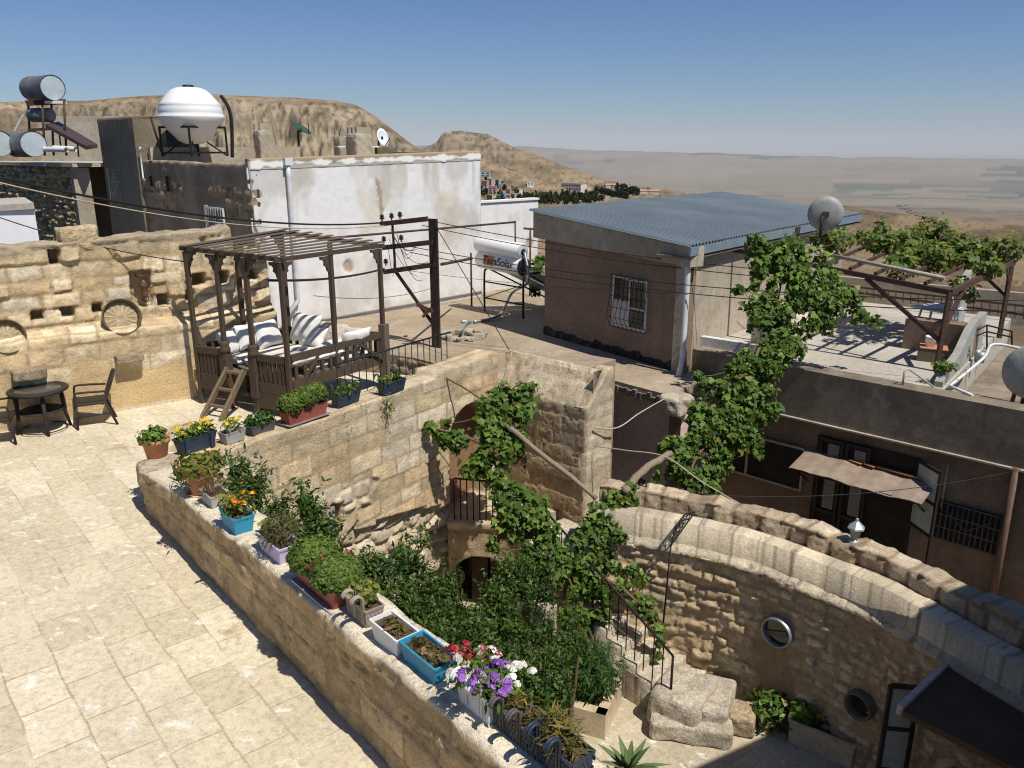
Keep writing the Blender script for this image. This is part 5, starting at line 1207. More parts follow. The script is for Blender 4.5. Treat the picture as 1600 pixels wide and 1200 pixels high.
for c, size, ax, mt, lb_ in [
    (P(.05, .30, SZ + .36), (.52, .50, .22), lean_ax(-dF), 'cloth', 'small white cushion at the front left corner of the daybed'),
    (P(.09, .66, SZ + .40), (.66, .54, .26), lean_ax(-dF), 'cloth', 'plump white cushion leaning at the left side of the daybed'),
    (P(.26, .92, SZ + .44), (.78, .60, .28), lean_ax(dR), 'cloth', 'large striped looking white cushion at the back left of the daybed'),
    (P(.52, .93, SZ + .34), (.80, .50, .30), lean_ax(dR), 'cloth_lace', 'speckled beige bolster cushion in the middle of the daybed back'),
    (P(.74, .90, SZ + .32), (.66, .46, .28), lean_ax(dR), 'cloth_lace', 'speckled beige cushion at the back right of the daybed'),
    (P(.97, .72, SZ + .40), (.74, .40, .16), (dR, (UPV * .9 + dF * .3).normalized(), (dF * -.9 + UPV * .3).normalized()), 'cloth', 'thin cream cushion draped over the right balustrade near the back post'),
    (P(.90, .42, SZ + .26), (.62, .52, .20), (dR, dF, UPV), 'cloth', 'flat cream cushion lying on the right mattress behind the balustrade'),
    (P(.07, .47, SZ + .42), (.56, .50, .22), lean_ax(-dF, .2), 'cloth', 'square white cushion between the two left side cushions of the daybed'),
    (P(.40, .86, SZ + .30), (.60, .46, .24), lean_ax(dR, .6), 'cloth', 'low white cushion slumped before the daybed back'),
    (P(.88, .62, SZ + .30), (.58, .5, .22), (dR, dF, UPV), 'cloth', 'second flat cream cushion on the right mattress nearer the back'),
    (P(.90, .16, SZ + .27), (.60, .54, .22), (dR, dF, UPV), 'cloth_lace', 'rumpled speckled cushion stack at the front right corner of the daybed')]:
    o = cushion(c, size, ax, M[mt], len(lb_) + int(c.x * 10)); tag(o, lb_, 'cushion', 'cushions on the daybed')

# ---- rattan table and chairs
tb = empty('garden_table', U(70, 672, 0), 'round dark rattan garden table with glass top and wicker lower shelf', 'table'); tc = Vector(tb.location)
mb = MB(); mb.lathe(tc + UPV * .70, [(.30, .0), (.42, -.02), (.455, 0), (.46, .03), (.44, .045), (.365, .045), (.36, .035)], 36, cap0=True); mb.build('table_rim', M['rattan'], tb)
mb = MB(); mb.lathe(tc + UPV * .735, [(.0005, .004), (.36, .004), (.362, -.01)], 36); mb.build('glass_top', M['tabletop'], tb)
for k in range(4):
    a = math.radians(38 + 90 * k); d = Vector((math.cos(a), math.sin(a), 0)); mb = MB(); mb.tube([tc + d * .33 + UPV * .70, tc + d * .345 + UPV * .3, tc + d * .40], [.036, .03, .024], 8); mb.build('leg', M['rattan'], tb)
mb = MB(); mb.lathe(tc + UPV * .36, [(.0005, .012), (.33, .012), (.34, 0), (.33, -.012), (.0005, -.012)], 28); mb.build('shelf', M['rattan'], tb)
mb = MB(); mb.lathe(tc + UPV * .03, [(.34, 0), (.36, .01), (.34, .02)], 28); mb.build('foot_ring', M['rattan'], tb)
def chair(loc, face, label):
    ch = empty('rattan_chair', loc, label, 'chair', 'chairs at the rattan table'); c = Vector(loc); f = Vector(face).normalized(); s = Vector((f.y, -f.x, 0))
    mb = MB(); mb.bbox(c + UPV * .42, (.50, .50, .04), (f, s, UPV), .012); mb.build('seat', M['rattan'], ch)
    mb = MB(); pts = []
    n = 10; vs = []; fs = []
    for i in range(n + 1):
        for j in range(9):
            t = i / n; x = j / 8 * 2 - 1; wv = .24 + .02 * t - .05 * max(0, t - .75) * 4 * abs(x); p = c - f * (.22 + .17 * t + .03 * (1 - x * x)) + s * (x * wv) + UPV * (.46 + .43 * t + (.03 * (1 - x * x) if i == n else 0)); vs += [p, p - f * .025]
    for i in range(n):
        for j in range(8):
            a = (i * 9 + j) * 2; b = a + 2; d2 = a + 18; e2 = d2 + 2; fs += [(a, b, e2, d2), (a + 1, d2 + 1, e2 + 1, b + 1)]
    for i in range(n):
        for j in (0, 8): a = (i * 9 + j) * 2; d2 = a + 18; fs.append((a, a + 1, d2 + 1, d2))
    for j in range(8):
        for i in (0, n): a = (i * 9 + j) * 2; fs.append((a, a + 1, a + 3, a + 2))
    mb.add(vs, fs); mb.build('backrest', M['rattan'], ch)
    for q in (-1, 1):
        mb = MB(); mb.tube([c + f * .25 + s * q * .25, c + f * .235 + s * q * .25 + UPV * .40], .021, 7); mb.build('leg', M['rattan'], ch)
        mb = MB(); mb.tube([c - f * .36 + s * q * .23, c - f * .22 + s * q * .235 + UPV * .42], .022, 7); mb.build('leg', M['rattan'], ch)
        mb = MB(); mb.tube(bez([c + f * .235 + s * q * .26 + UPV * .40, c + f * .225 + s * q * .265 + UPV * .60, c + f * .17 + s * q * .265 + UPV * .645, c - f * .05 + s * q * .265 + UPV * .635, c - f * .27 + s * q * .25 + UPV * .62], 5), .019, 7); mb.build('armrest', M['rattan'], ch)
    return ch
chair(U(147, 662, 0), (-.88, -.47, 0), 'dark rattan armchair right of the round table by the wall')
chair(U(2, 690, 0), (.93, .36, 0), 'dark rattan armchair half cut off at the left photo edge')

# ---- baskets and niche lantern on the left wall
def basket(px, py, rpx, label):
    q = UW(px, py, UPa, UPb); r = rpx / F_PX * q.y * 1.05; c = q + lwn * .13; nrm = (lwn * .93 + UPV * .36).normalized(); up_ = (UPV - nrm * UPV.dot(nrm)).normalized(); sx = up_.cross(nrm)
    bk = empty('straw_tray', c - up_ * r, label, 'basket', 'straw trays leaning on the wall ledge')
    mb = MB(); mb.lathe(c, [(r * .93, 0), (r, .07), (r * 1.03, .13), (r * .97, .135), (r * .9, .06), (r * .84, .015)], 26, (sx, up_, nrm)); mb.build('rim', M['straw_dark'], bk)
    mb = MB(); mb.lathe(c, [(.001, .035), (r * .3, .03), (r * .6, .022), (r * .9, .02)], 30, (sx, up_, nrm)); f_ = mb.build('tray_base', M['straw'], bk)
    for k in range(15):
        a = k / 15 * 2 * math.pi; d = sx * math.cos(a) + up_ * math.sin(a); mb = MB(); mb.bar(c + d * .05 + nrm * .034, c + d * (r * .84) + nrm * .026, .03, .008, nrm); mb.build('spoke', mat_simple('dark_straw', (.42, .33, .20), .85) if k == 0 else bpy.data.materials['dark_straw'], bk)
basket(186, 495, 27, 'round straw tray with dark rim leaning below the wall niche'); basket(8, 526, 26, 'round straw tray with dark rim at the left photo edge')
q = UW(226, 452, UPa, UPb) - lwn * .02
nl = empty('niche_lantern', q - UPV * .3, 'rusty metal lantern hanging in the small wall niche', 'lantern')
mb = MB(); mb.box(q + UPV * .26, (.24, .10, .05), (lwd, lwn, UPV)); mb.build('bracket', M['rust'], nl)
mb = MB(); mb.lathe(q, [(.05, -.15), (.07, -.10), (.06, .05), (.09, .07), (.03, .14), (.01, .2)], 8, cap0=True); mb.build('body', mat_simple('lantern_brown', (.20, .12, .07), .7, .3), nl)
mb = MB(); mb.tube([q - UPV * .17 + Vector((math.cos(a), 0, math.sin(a))) * .06 for a in np.linspace(0, 6.28, 11)], .012, 5); mb.build('ring', M['rust'], nl)

# ---- iron railing of the stairwell
rl = empty('railing', (-2.2, 14.6, 0), 'low black iron railing behind the planters right of the daybed', 'railing')
ra_, rb_ = Vector((-3.1, 13.6, .0)), Vector((-1.25, 16.0, .0)); dd = (rb_ - ra_).normalized(); L_ = (rb_ - ra_).length
mb = MB(); mb.tube([ra_ + UPV * .95, rb_ + UPV * 1.0], .018, 6); mb.build('top_rail', M['iron'], rl)
mb = MB(); mb.tube([ra_ + UPV * .08, rb_ + UPV * .08], .014, 6); mb.build('bottom_rail', M['iron'], rl)
for k in range(18): p = ra_ + dd * (L_ * (k + .3) / 18); mb = MB(); mb.tube([p + UPV * (.05 if k % 6 else 0), p + UPV * .97], .010, 5); mb.build('baluster', M['iron'], rl)

# ================================================================== FLOWER POTS
def ptop(px, py, z=.62): return U(px, py, z)
def rect_planter(name, c, d, L, W, Hh, mat, label, taper=.82, tray=None, rib=0, hooks=None, weave=False, group='flower boxes on the parapet'):
    """open rectangular planter, c = bottom centre"""
    n_ = Vector((d.y, -d.x, 0)); pt = empty(name, c, label, 'planter', group); c = Vector(c); mb = MB(); t = .015
    def loop(l, w_, z, r=.03):
        return [c + d * (x * l / 2) + n_ * (y * w_ / 2) + UPV * z for x, y in [(1 - r, 1), (1, 1 - r * 2), (1, -1 + r * 2), (1 - r, -1), (-1 + r, -1), (-1, -1 + r * 2), (-1, 1 - r * 2), (-1 + r, 1)]]
    rows = [loop(L * taper, W * taper, 0), loop(L * .97, W * .97, Hh * .86), loop(L, W, Hh * .87), loop(L * 1.02, W * 1.04, Hh), loop(L * .95, W * .90, Hh), loop(L * .93, W * .86, Hh * .8)]
    vs = [q for r in rows for q in r]; fs = [tuple(range(7, -1, -1))]
    for k in range(len(rows) - 1):
        for i in range(8): fs.append((k * 8 + i, k * 8 + (i + 1) % 8, k * 8 + 8 + (i + 1) % 8, k * 8 + 8 + i))
    mb.add(vs, fs)
    if rib:
        for k in range(rib):
            x = (k + .5) / rib * 2 - 1
            for s in (-1, 1):
                a = c + d * (x * L * taper * .47) + n_ * (s * W * taper * .5) + UPV * .02; b = c + d * (x * L * .465) + n_ * (s * W * .487) + UPV * Hh * .84; mb.bar(a, b, .012, .012)
    if weave:
        for s in (-1, 1):
            for k in range(int(L / .045)):
                for j in range(4):
                    x = (k + .5 * (j % 2) + .25) * .045 - L * .46; z = Hh * (.12 + .2 * j); w_ = W * (taper + (.97 - taper) * z / Hh); mb.box(c + d * x * (taper + (.97 - taper) * z / Hh) + n_ * (s * (w_ / 2 + .001)) + UPV * z, (.03, .012, Hh * .16), (d, n_, UPV))
        for k in range(int(W / .045)):
            for j in range(4):
                y = (k + .5 * (j % 2) + .25) * .045 - W * .44; z = Hh * (.12 + .2 * j); l_ = L * (taper + (.97 - taper) * z / Hh)
                for s in (-1, 1): mb.box(c + n_ * y * .9 + d * (s * (l_ / 2 + .001)) + UPV * z, (.012, .03, Hh * .16), (d, n_, UPV))
    mb.build('box', mat, pt)
    mb = MB(); mb.add(loop(L * .94, W * .88, Hh * .82), [tuple(range(8))]); mb.build('soil', M['soil'], pt)
    if tray is not None:
        mb = MB(); rows = [loop(L * .95, W * 1.06, -.004), loop(L * 1.0, W * 1.2, .0), loop(L * 1.02, W * 1.24, .028), loop(L * .99, W * 1.17, .028), loop(L * .97, W * 1.14, .012)]
        vs = [q + UPV * .006 for r in rows for q in r]; fs = [tuple(range(7, -1, -1)), tuple(32 + i for i in range(8))]
        for k in range(4):
            for i in range(8): fs.append((k * 8 + i, k * 8 + (i + 1) % 8, k * 8 + 8 + (i + 1) % 8, k * 8 + 8 + i))
        mb.add(vs, fs); mb.build('saucer', tray, pt)
    if hooks is not None:
        for s in hooks[0]:
            p = c + d * (s * L / 2) + n_ * (hooks[1] * W * .50); o = n_ * hooks[1]
            pts = [p + UPV * Hh * .3, p + UPV * (Hh + .10)] + [p + UPV * (Hh + .10 + .06 * math.sin(a)) + o * (.06 - .06 * math.cos(a)) for a in np.linspace(.3, 3.1, 8)]
            mb = MB()
            for w_ in (-.014, .014): mb.tube([q + d * w_ for q in pts], .0125, 6)
            mb.build('hook', mat, pt)
    return pt
def round_pot(c, r, h, mat, label, saucer=True):
    pt = empty('flower_pot', c, label, 'flower pot', 'round flower pots on the parapet'); c = Vector(c); z0 = .03 if saucer else .0; mb = MB()
    mb.lathe(c + UPV * z0, [(r * .68, 0), (r * .88, h * .72), (r * .93, h * .76), (r * 1.0, h * .78), (r * 1.02, h), (r * .92, h), (r * .88, h * .8)], 26, cap0=True); mb.build('bowl', mat, pt)
    mb = MB(); mb.lathe(c + UPV * z0, [(.001, h * .84), (r * .9, h * .82)], 20); mb.build('soil', M['soil'], pt)
    if saucer: mb = MB(); mb.lathe(c, [(.02, .004), (r * .85, .004), (r * 1.05, .03), (r * 1.0, .034), (r * .8, .014)], 26); mb.build('saucer', mat, pt)
    return pt
def tuft(pt, c, rx, ry, rz, kind, pal, dens, size, seed, name='foliage', up=.5, shell=.35, d=None, clump=.3, droop=0):
    d = d or Vector((1, 0, 0)); n_ = Vector((d.y, -d.x, 0)); P_, N_ = blob_points([((0, 0, 0), (rx, ry, rz))], dens * 2.6, seed, shell, clump)
    m = P_[:, 2] > -rz * .55; P_, N_ = P_[m], N_[m]
    R_ = np.array([[d.x, n_.x, 0], [d.y, n_.y, 0], [0, 0, 1]]); P_ = P_ @ R_.T + np.array(c); N_ = N_ @ R_.T
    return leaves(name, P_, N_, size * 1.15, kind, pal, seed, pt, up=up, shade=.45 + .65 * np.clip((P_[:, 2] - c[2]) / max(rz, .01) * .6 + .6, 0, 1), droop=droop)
def dome(pt, c, rx, ry, rz, pal, seed, d):
    n_ = Vector((d.y, -d.x, 0)); mb = MB(); pr = [(math.cos(a) * .86, math.sin(a) * .86) for a in np.linspace(-.5, 1.57, 9)]
    mb.lathe((0, 0, 0), pr, 18); mb.v = [tuple(Vector(c) + d * (q[0] * rx) + n_ * (q[1] * ry) + UPV * (q[2] * rz)) for q in mb.v]
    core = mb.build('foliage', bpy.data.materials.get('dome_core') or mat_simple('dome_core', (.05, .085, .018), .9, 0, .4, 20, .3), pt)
    rng = np.random.RandomState(seed); k = int(5200 * (rx + ry) ** 2 / .2); v = rng.normal(0, 1, (k, 3)); v /= np.linalg.norm(v, axis=1)[:, None]; v = v[v[:, 2] > -.45]
    lump = .88 + .2 * vn(v[:, 0] * 4 + 9, v[:, 1] * 4 + v[:, 2] * 3 + 9, seed); sc = lump * rng.uniform(.88, 1.04, len(v))
    P_ = np.array(c) + v[:, :1] * sc[:, None] * rx * np.array(d) + v[:, 1:2] * sc[:, None] * ry * np.array(n_) + v[:, 2:] * sc[:, None] * rz * np.array((0, 0, 1))
    N_ = v[:, :1] * np.array(d) + v[:, 1:2] * np.array(n_) + v[:, 2:] * np.array((0, 0, 1))
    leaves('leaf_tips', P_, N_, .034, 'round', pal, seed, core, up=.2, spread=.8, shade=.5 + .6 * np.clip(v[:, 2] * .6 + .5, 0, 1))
def flowers(pt, c, rx, ry, rz, pal, n, size, seed, d=None, name='blossoms', top=True, round_=True, stems=True):
    rng = np.random.RandomState(seed); d = d or Vector((1, 0, 0)); n_ = Vector((d.y, -d.x, 0)); V_ = []; N_ = []
    for i in range(n):
        x, y = rng.uniform(-1, 1, 2); z = rng.uniform(.3, 1); p = Vector(c) + d * (x * rx) + n_ * (y * ry) + UPV * (rz * z * (1.1 - .5 * (x * x + y * y) / 2))
        k = 14 if round_ else 6
        for j in range(k):
            o = rng.normal(0, 1, 3); o /= np.linalg.norm(o); o[2] = abs(o[2]) * .8; V_.append(np.array(p) + o * size * .55); N_.append(o)
    return leaves(name, np.array(V_), np.array(N_), size * .75, 'petal', pal, seed, pt, M['petal'], up=.3, spread=.5)
w2t = .64
def w2pos(px, py): q = U(px, py, w2t); q.z = w2t; return q
# --- on the house wall (left to right)
p = w2pos(246, 714); pt = round_pot(p, .185, .27, M['terracotta'], 'terracotta bowl of low green succulents at the parapet corner', False); tuft(pt, p + UPV * .30, .23, .23, .13, 'round', LIME + VINE, 420, .045, 301, up=.7)
p = w2pos(307, 702); pt = rect_planter('planter', p, w2d, .66, .22, .25, M['navy'], 'navy planter with bright yellow marigolds near the ladder'); tuft(pt, p + UPV * .30, .34, .14, .12, 'lance', VINE, 320, .07, 302, d=w2d); flowers(pt, p + UPV * .30, .33, .14, .15, [(.80, .58, .01), (.85, .68, .03), (.75, .48, .01)], 15, .055, 303, w2d)
for s in (-1, 1):
    mb = MB(); mb.box(p + w2d * (s * .22) + w2n * .115 + UPV * .13, (.07, .05, .25), (w2d, w2n, UPV)); mb.build('clip', M['navy'], pt)
p = w2pos(364, 689); pt = rect_planter('planter', p, w2d, .40, .21, .19, M['greyplastic'], 'small grey planter with a few yellow marigolds'); tuft(pt, p + UPV * .28, .24, .13, .15, 'lance', VINE_Y, 200, .06, 304, d=w2d); flowers(pt, p + UPV * .26, .2, .1, .16, [(.80, .58, .01), (.85, .66, .03)], 5, .055, 305, w2d)
p = w2pos(408, 675); pt = rect_planter('planter', p, w2d, .52, .20, .17, M['darkgrey'], 'black planter with curly dark green herb beside the red planter'); tuft(pt, p + UPV * .23, .30, .14, .14, 'round', [(.05, .13, .02), (.08, .18, .03), (.06, .11, .02)], 420, .045, 306, d=w2d)
p = w2pos(476, 655); pt = rect_planter('planter', p, w2d, .92, .26, .26, M['redplastic'], 'long brick red ribbed planter with three lime green domes before the daybed', .86, M['greyplastic'], 22)
for k, x in enumerate((-.30, .0, .30)): dome(pt, p + w2d * x + UPV * (.34 + .03 * k), .20, .20, .20, LIME, 310 + k, w2d)
p = w2pos(541, 630); pt = rect_planter('planter', p, w2d, .62, .20, .22, M['navy'], 'navy balcony planter with a creeper trailing down the ashlar', hooks=((-.7, .7), -1)); tuft(pt, p + UPV * .26, .36, .16, .15, 'lance', SHRUB + VINE, 260, .06, 320, d=w2d)
P_, N_ = blob_points([(p + w2n * .17 - w2d * .25 + UPV * (-.12 - .2 * k), (.14, .14, .16)) for k in range(4)], 260, 321, .2, .2); leaves('trailing_stems', P_, N_, .05, 'lance', VINE_Y, 321, pt, droop=.6)
P_, N_ = blob_points([(p + w2n * .17 + w2d * .12 + UPV * (-.12 - .2 * k), (.07, .08, .16)) for k in range(3)], 260, 326, .2, .2); leaves('trailing_stems', P_, N_, .045, 'lance', VINE_Y, 326, pt, droop=.6)
p = w2pos(612, 612); pt = rect_planter('planter', p, w2d, .66, .20, .22, M['navy'], 'navy balcony planter nearest the arch with leafy plants', hooks=((-.7, .7), -1)); tuft(pt, p + UPV * .28, .36, .16, .15, 'lance', SHRUB + VINE, 240, .06, 322, d=w2d)
P_, N_ = blob_points([(p + w2n * .19 - w2d * .3 + UPV * -.16, (.17, .11, .30))], 420, 323, .1, .05); leaves('trailing_stems', P_, N_, .05, 'lance', VINE_Y, 323, pt, droop=.6)
# --- on the terrace parapet (far to near)
SCALES = {}
def p1pos(px, py):
    z = .8
    for k in range(6): q = U(px, py, z); z = float(p1h(uproj([P1a, P1b], q))) + .012
    return U(px, py, z)
DRY = [(.20, .16, .05), (.14, .15, .035), (.26, .19, .06), (.10, .12, .03), (.30, .22, .03)]
p = p1pos(316, 772); pt = round_pot(p, .165, .27, M['terracotta'], 'terracotta pot on a saucer with yellowing leafy plant', True); tuft(pt, p + UPV * .36, .26, .26, .15, 'round', [(.14, .18, .035), (.22, .22, .04), (.09, .14, .025), (.30, .22, .05)], 330, .06, 330, up=.6)
tuft(pt, p + UPV * .20 - Vector((.22, .1, 0)), .16, .16, .16, 'needle', DRY, 200, .08, 331, name='dry_stems')
p = p1pos(337, 788); pt = rect_planter('planter', p, p1d, .34, .22, .17, M['greyplastic'], 'small pale grey planter with thin weedy plant'); tuft(pt, p + UPV * .26, .18, .16, .17, 'needle', DRY + [(.35, .12, .2)], 260, .07, 332, d=p1d)
p = p1pos(372, 824); pt = rect_planter('planter', p, p1d, .42, .24, .20, M['blueplastic'], 'small turquoise planter with orange marigolds'); tuft(pt, p + UPV * .27, .25, .19, .19, 'lance', DRY + VINE, 330, .06, 334, d=p1d); flowers(pt, p + UPV * .27, .22, .16, .19, [(.80, .25, .02), (.75, .42, .02)], 9, .045, 335, p1d)
p = p1pos(437, 866); pt = rect_planter('planter', p, p1d, .56, .25, .20, M['lavender'], 'lavender planter with olive bushy plant'); tuft(pt, p + UPV * .27 + p1d * .05, .24, .22, .20, 'needle', [(.10, .12, .04), (.14, .13, .05), (.17, .13, .06)], 480, .075, 336, d=p1d); tuft(pt, p + UPV * .25 - p1d * .2, .09, .09, .1, 'round', LIME, 500, .04, 337)
p = p1pos(512, 926); pt = rect_planter('planter', p, p1d, .86, .30, .24, M['redplastic'], 'large brick red planter with two lime domes and pink flowers', .84, M['greyplastic'], 0)
dome(pt, p + UPV * .30 - p1d * .23, .26, .25, .19, LIME, 340, p1d); dome(pt, p + UPV * .30 + p1d * .23, .26, .25, .19, LIME, 341, p1d); flowers(pt, p + UPV * .30, .03, .24, .10, [(.55, .03, .14), (.65, .06, .2)], 9, .04, 342, p1d)
p = p1pos(571, 968); pt = rect_planter('planter', p, p1d, .40, .21, .22, M['taupe'], 'beige basket weave planter with hooks and yellow green sedum', .86, hooks=((-.05, .75), 1), weave=True); tuft(pt, p + UPV * .30 - p1d * .04, .20, .15, .16, 'round', [(.20, .22, .04), (.26, .26, .06), (.15, .19, .03)], 600, .04, 343, d=p1d)
p = p1pos(617, 1007); pt = rect_planter('planter', p, p1d, .48, .25, .21, M['whiteplastic'], 'white planter with withered brown seedlings'); tuft(pt, p + UPV * .19, .2, .10, .05, 'lance', [(.26, .16, .06), (.20, .14, .06), (.30, .24, .05), (.10, .15, .03)], 500, .05, 344, d=p1d)
p = p1pos(671, 1046); pt = rect_planter('planter', p, p1d, .62, .29, .23, M['blueplastic'], 'large turquoise planter filled with small reddish green succulents', .84); tuft(pt, p + UPV * .20, .28, .125, .04, 'round', [(.15, .12, .04), (.24, .13, .07), (.10, .13, .04), (.30, .20, .09)], 1500, .035, 345, d=p1d, shell=.1, clump=.1)
p = p1pos(757, 1108); pt = rect_planter('planter', p, p1d, .42, .25, .24, M['whiteplastic'], 'white planter overflowing with red white and purple petunias', .84, hooks=((-.4, .5), 1))
tuft(pt, p + UPV * .30, .34, .25, .16, 'lance', VINE, 250, .06, 346, d=p1d)
for k, (dx, dy, pal) in enumerate([(-.30, -.02, [(.38, .03, .05), (.50, .07, .09)]), (-.16, .12, [(.40, .04, .06), (.8, .78, .74)]), (-.1, -.14, [(.82, .8, .78)]), (.02, .05, [(.82, .8, .78), (.75, .73, .7)]), (.05, -.16, [(.26, .08, .46), (.35, .16, .55)]), (.12, .05, [(.28, .09, .48), (.4, .2, .58)]), (.2, .17, [(.82, .8, .78)]), (.24, -.05, [(.30, .10, .48), (.42, .24, .6)])]):
    flowers(pt, p + p1d * dx - p1n * (-dy) + UPV * .28, .10, .10, .15, pal, 9, .05, 350 + k, p1d)
p = p1pos(812, 1146); pt = rect_planter('planter', p, p1d, .52, .22, .21, M['darkgrey'], 'charcoal basket weave planter with dry stems and hooks', .86, hooks=((-.35, .45), 1), weave=True); tuft(pt, p + UPV * .24, .26, .12, .14, 'needle', DRY + [(.25, .10, .08)], 420, .07, 360, d=p1d)
p = p1pos(873, 1194); pt = rect_planter('planter', p, p1d, .50, .23, .22, M['navy'], 'dark blue basket weave planter nearest the camera with dry stems', .86, hooks=((-.35, .45), 1), weave=True); tuft(pt, p + UPV * .27, .26, .14, .2, 'needle', DRY, 350, .08, 361, d=p1d)

for o in list(col.objects):
    if o.parent is None and o.get('category') in ('planter', 'flower pot') and o.get('group') in ('flower boxes on the parapet', 'round flower pots on the parapet'):
        lb = o['label']
        k = .86
        for key, v in (('charcoal', .80), ('dark blue', .84), ('petunias', .86), ('large turquoise', .73), ('withered', .80), ('basket weave planter with hooks and yellow', .82), ('large brick red', .86), ('terracotta', 1.0), ('small turquoise', .92), ('lavender', .9), ('small pale grey', .95)):
            if key in lb: k = v
        o.scale = (k, k, k)
# ================================================================== ROOFS: POLE, HEATERS, TANKS, DISHES, CABLES
up_ = empty('utility_pole', U(682, 543, ROOF), 'rusty steel H frame utility pole with three crossarms and a diagonal strut', 'utility pole'); pb_ = Vector(up_.location)
pz = 2.79; pdir = Vector((-.86, .45, 0)).normalized()   # crossarms point away to the left
for s in (-.06, .06): mb = MB(); mb.bar(pb_ + pdir * s, pb_ + pdir * s + UPV * (pz - ROOF), .075, .13, pdir); mb.build('pole', M['pole'], up_)
for k in range(6): mb = MB(); z = .3 + .55 * k; mb.bar(pb_ - pdir * .07 + UPV * z, pb_ + pdir * .07 + UPV * (z + .12), .02, .06); mb.build('lacing', M['pole'], up_)
def onpole(px, py): return UW(px, py, (pb_.x, pb_.y), (pb_.x + pdir.x, pb_.y + pdir.y))
arms = [((595, 350), (668, 342)), ((598, 387), (680, 378)), ((600, 425), (682, 413))]
for (a, b) in arms:
    A_, B_ = onpole(*a), onpole(*b); mb = MB(); mb.bar(A_, B_, .09, .13); mb.build('crossarm', M['rust'], up_)
s2 = onpole(613, 350); s3 = onpole(618, 424); s4 = onpole(678, 508)
mb = MB(); mb.bar(s2, s3, .06, .06); mb.build('strut', M['pole'], up_)
mb = MB(); mb.bar(s3, s4, .07, .07); mb.build('strut', M['pole'], up_)
def insulator(p, h=.2):
    mb = MB(); mb.lathe(p, [(.02, 0), (.02, .05), (.065, .07), (.07, .10), (.035, .115), (.06, .13), (.06, .16), (.03, .18), (.01, h)], 8, cap0=True, cap1=True); mb.build('insulator', M['cable'], up_)
for (x, y) in [(597, 346), (612, 344), (625, 342), (600, 380), (627, 378), (603, 415)]: insulator(onpole(x, y))
mb = MB(); q = onpole(672, 480); mb.bar(q + Vector((-.35, -.1, .1)), q + Vector((.1, -.1, -.12)), .06, .10); mb.bar(q + Vector((-.2, -.1, -.25)), q + Vector((.05, -.1, .0)), .05, .08); mb.build('bracket', M['rust'], up_)
def cable(name, a, b, sag, r, label, mat='cable', n=18, group='overhead cables'):
    mb = MB(); mb.tube(catenary(a, b, sag, n), r, 5); o = mb.build(name, M[mat]); tag(o, label, 'cable', group); return o
cable('cable', UY(-40, 268, 13), onpole(597, 348), .32, .022, 'thick black cable sweeping across the white wall to the pole')
cable('cable', UY(-40, 276, 13), onpole(602, 352), .36, .012, 'thin tan cable running just below the thick one to the pole', 'rope')
for i, ((ax, ay), (bx, by), Yb, sg, lb) in enumerate([((672, 345), (1180, 420), 18.6, .12, 'upper black line from the pole top across the brown house'), ((660, 352), (1190, 432), 18.4, .14, 'second black line from the pole top across the brown house'), ((640, 385), (1640, 470), 15.6, .35, 'black line from the middle crossarm across the barred window to the right edge'), ((640, 394), (1640, 488), 15.3, .35, 'lower black line from the middle crossarm to the right edge'), ((618, 420), (1075, 460), 18.3, .10, 'thin grey line from the lowest crossarm to the downpipe corner')]):
    cable('cable', onpole(ax, ay), UY(bx, by, Yb), sg, .011 if i < 4 else .006, lb)
cable('cable', onpole(680, 352), U(795, 546, .0) , .0, .012, 'guy cable slanting from the pole top down to the pier', 'cable')
cable('cable', onpole(600, 420), UY(420, 438, 15.6), .1, .028, 'bundled cable dipping from the pole to the wall behind the daybed')
cable('cable', UY(0, 340, 14), UY(300, 410, 14.5), .1, .010, 'thin wire above the left ashlar wall')
cable('cable', onpole(676, 450), UY(490, 462, 16.0), .15, .007, 'thin wire drooping behind the daybed')
for k in range(9):
    rg = random.Random(k + 5); a = onpole(598 + rg.uniform(0, 40), 352 + rg.uniform(0, 30)); b = onpole(605 + rg.uniform(0, 70), 380 + rg.uniform(0, 60)); mb = MB(); mb.tube(catenary(a + Vector((0, -.1, 0)), b + Vector((0, -.1, 0)), rg.uniform(.15, .45), 10), .008, 4); mb.build('jumper_wire', M['cable'], up_)
# long pipes in front of the white wall
def rod(name, a, b, r, mat, label, cat, group=None):
    mb = MB(); mb.tube([a, b], r, 7); o = mb.build(name, M[mat]); tag(o, label, cat, group); return o
def onwh(px, py, o=.6): return UW(px, py, (WHa[0] + whn.x * o, WHa[1] + whn.y * o), (WHb[0] + whn.x * o, WHb[1] + whn.y * o))
yp = empty('pipe_frame', onwh(740, 470), 'rusty horizontal pipes and slim upright standing before the white wall', 'pipe frame')
mb = MB(); mb.tube([onpole(560, 376) + Vector((-1, .6, 0)), onwh(805, 347, 1.6)], .035, 7); mb.build('pipe', M['rust'], yp)
mb = MB(); mb.tube([onwh(805, 345, 1.6), onwh(805, 400, 1.6)], .03, 6); mb.build('drop_pipe', M['rust'], yp)
mb = MB(); mb.tube([onpole(690, 413), onwh(737, 404, 2.2)], .045, 7); mb.build('pipe', M['rust'], yp)
pp_ = U(737, 478, ROOF); mb = MB(); mb.tube([pp_, Vector((pp_.x, pp_.y, UY(735, 395, pp_.y).z))], .035, 7); mb.build('upright', M['rust'], yp)
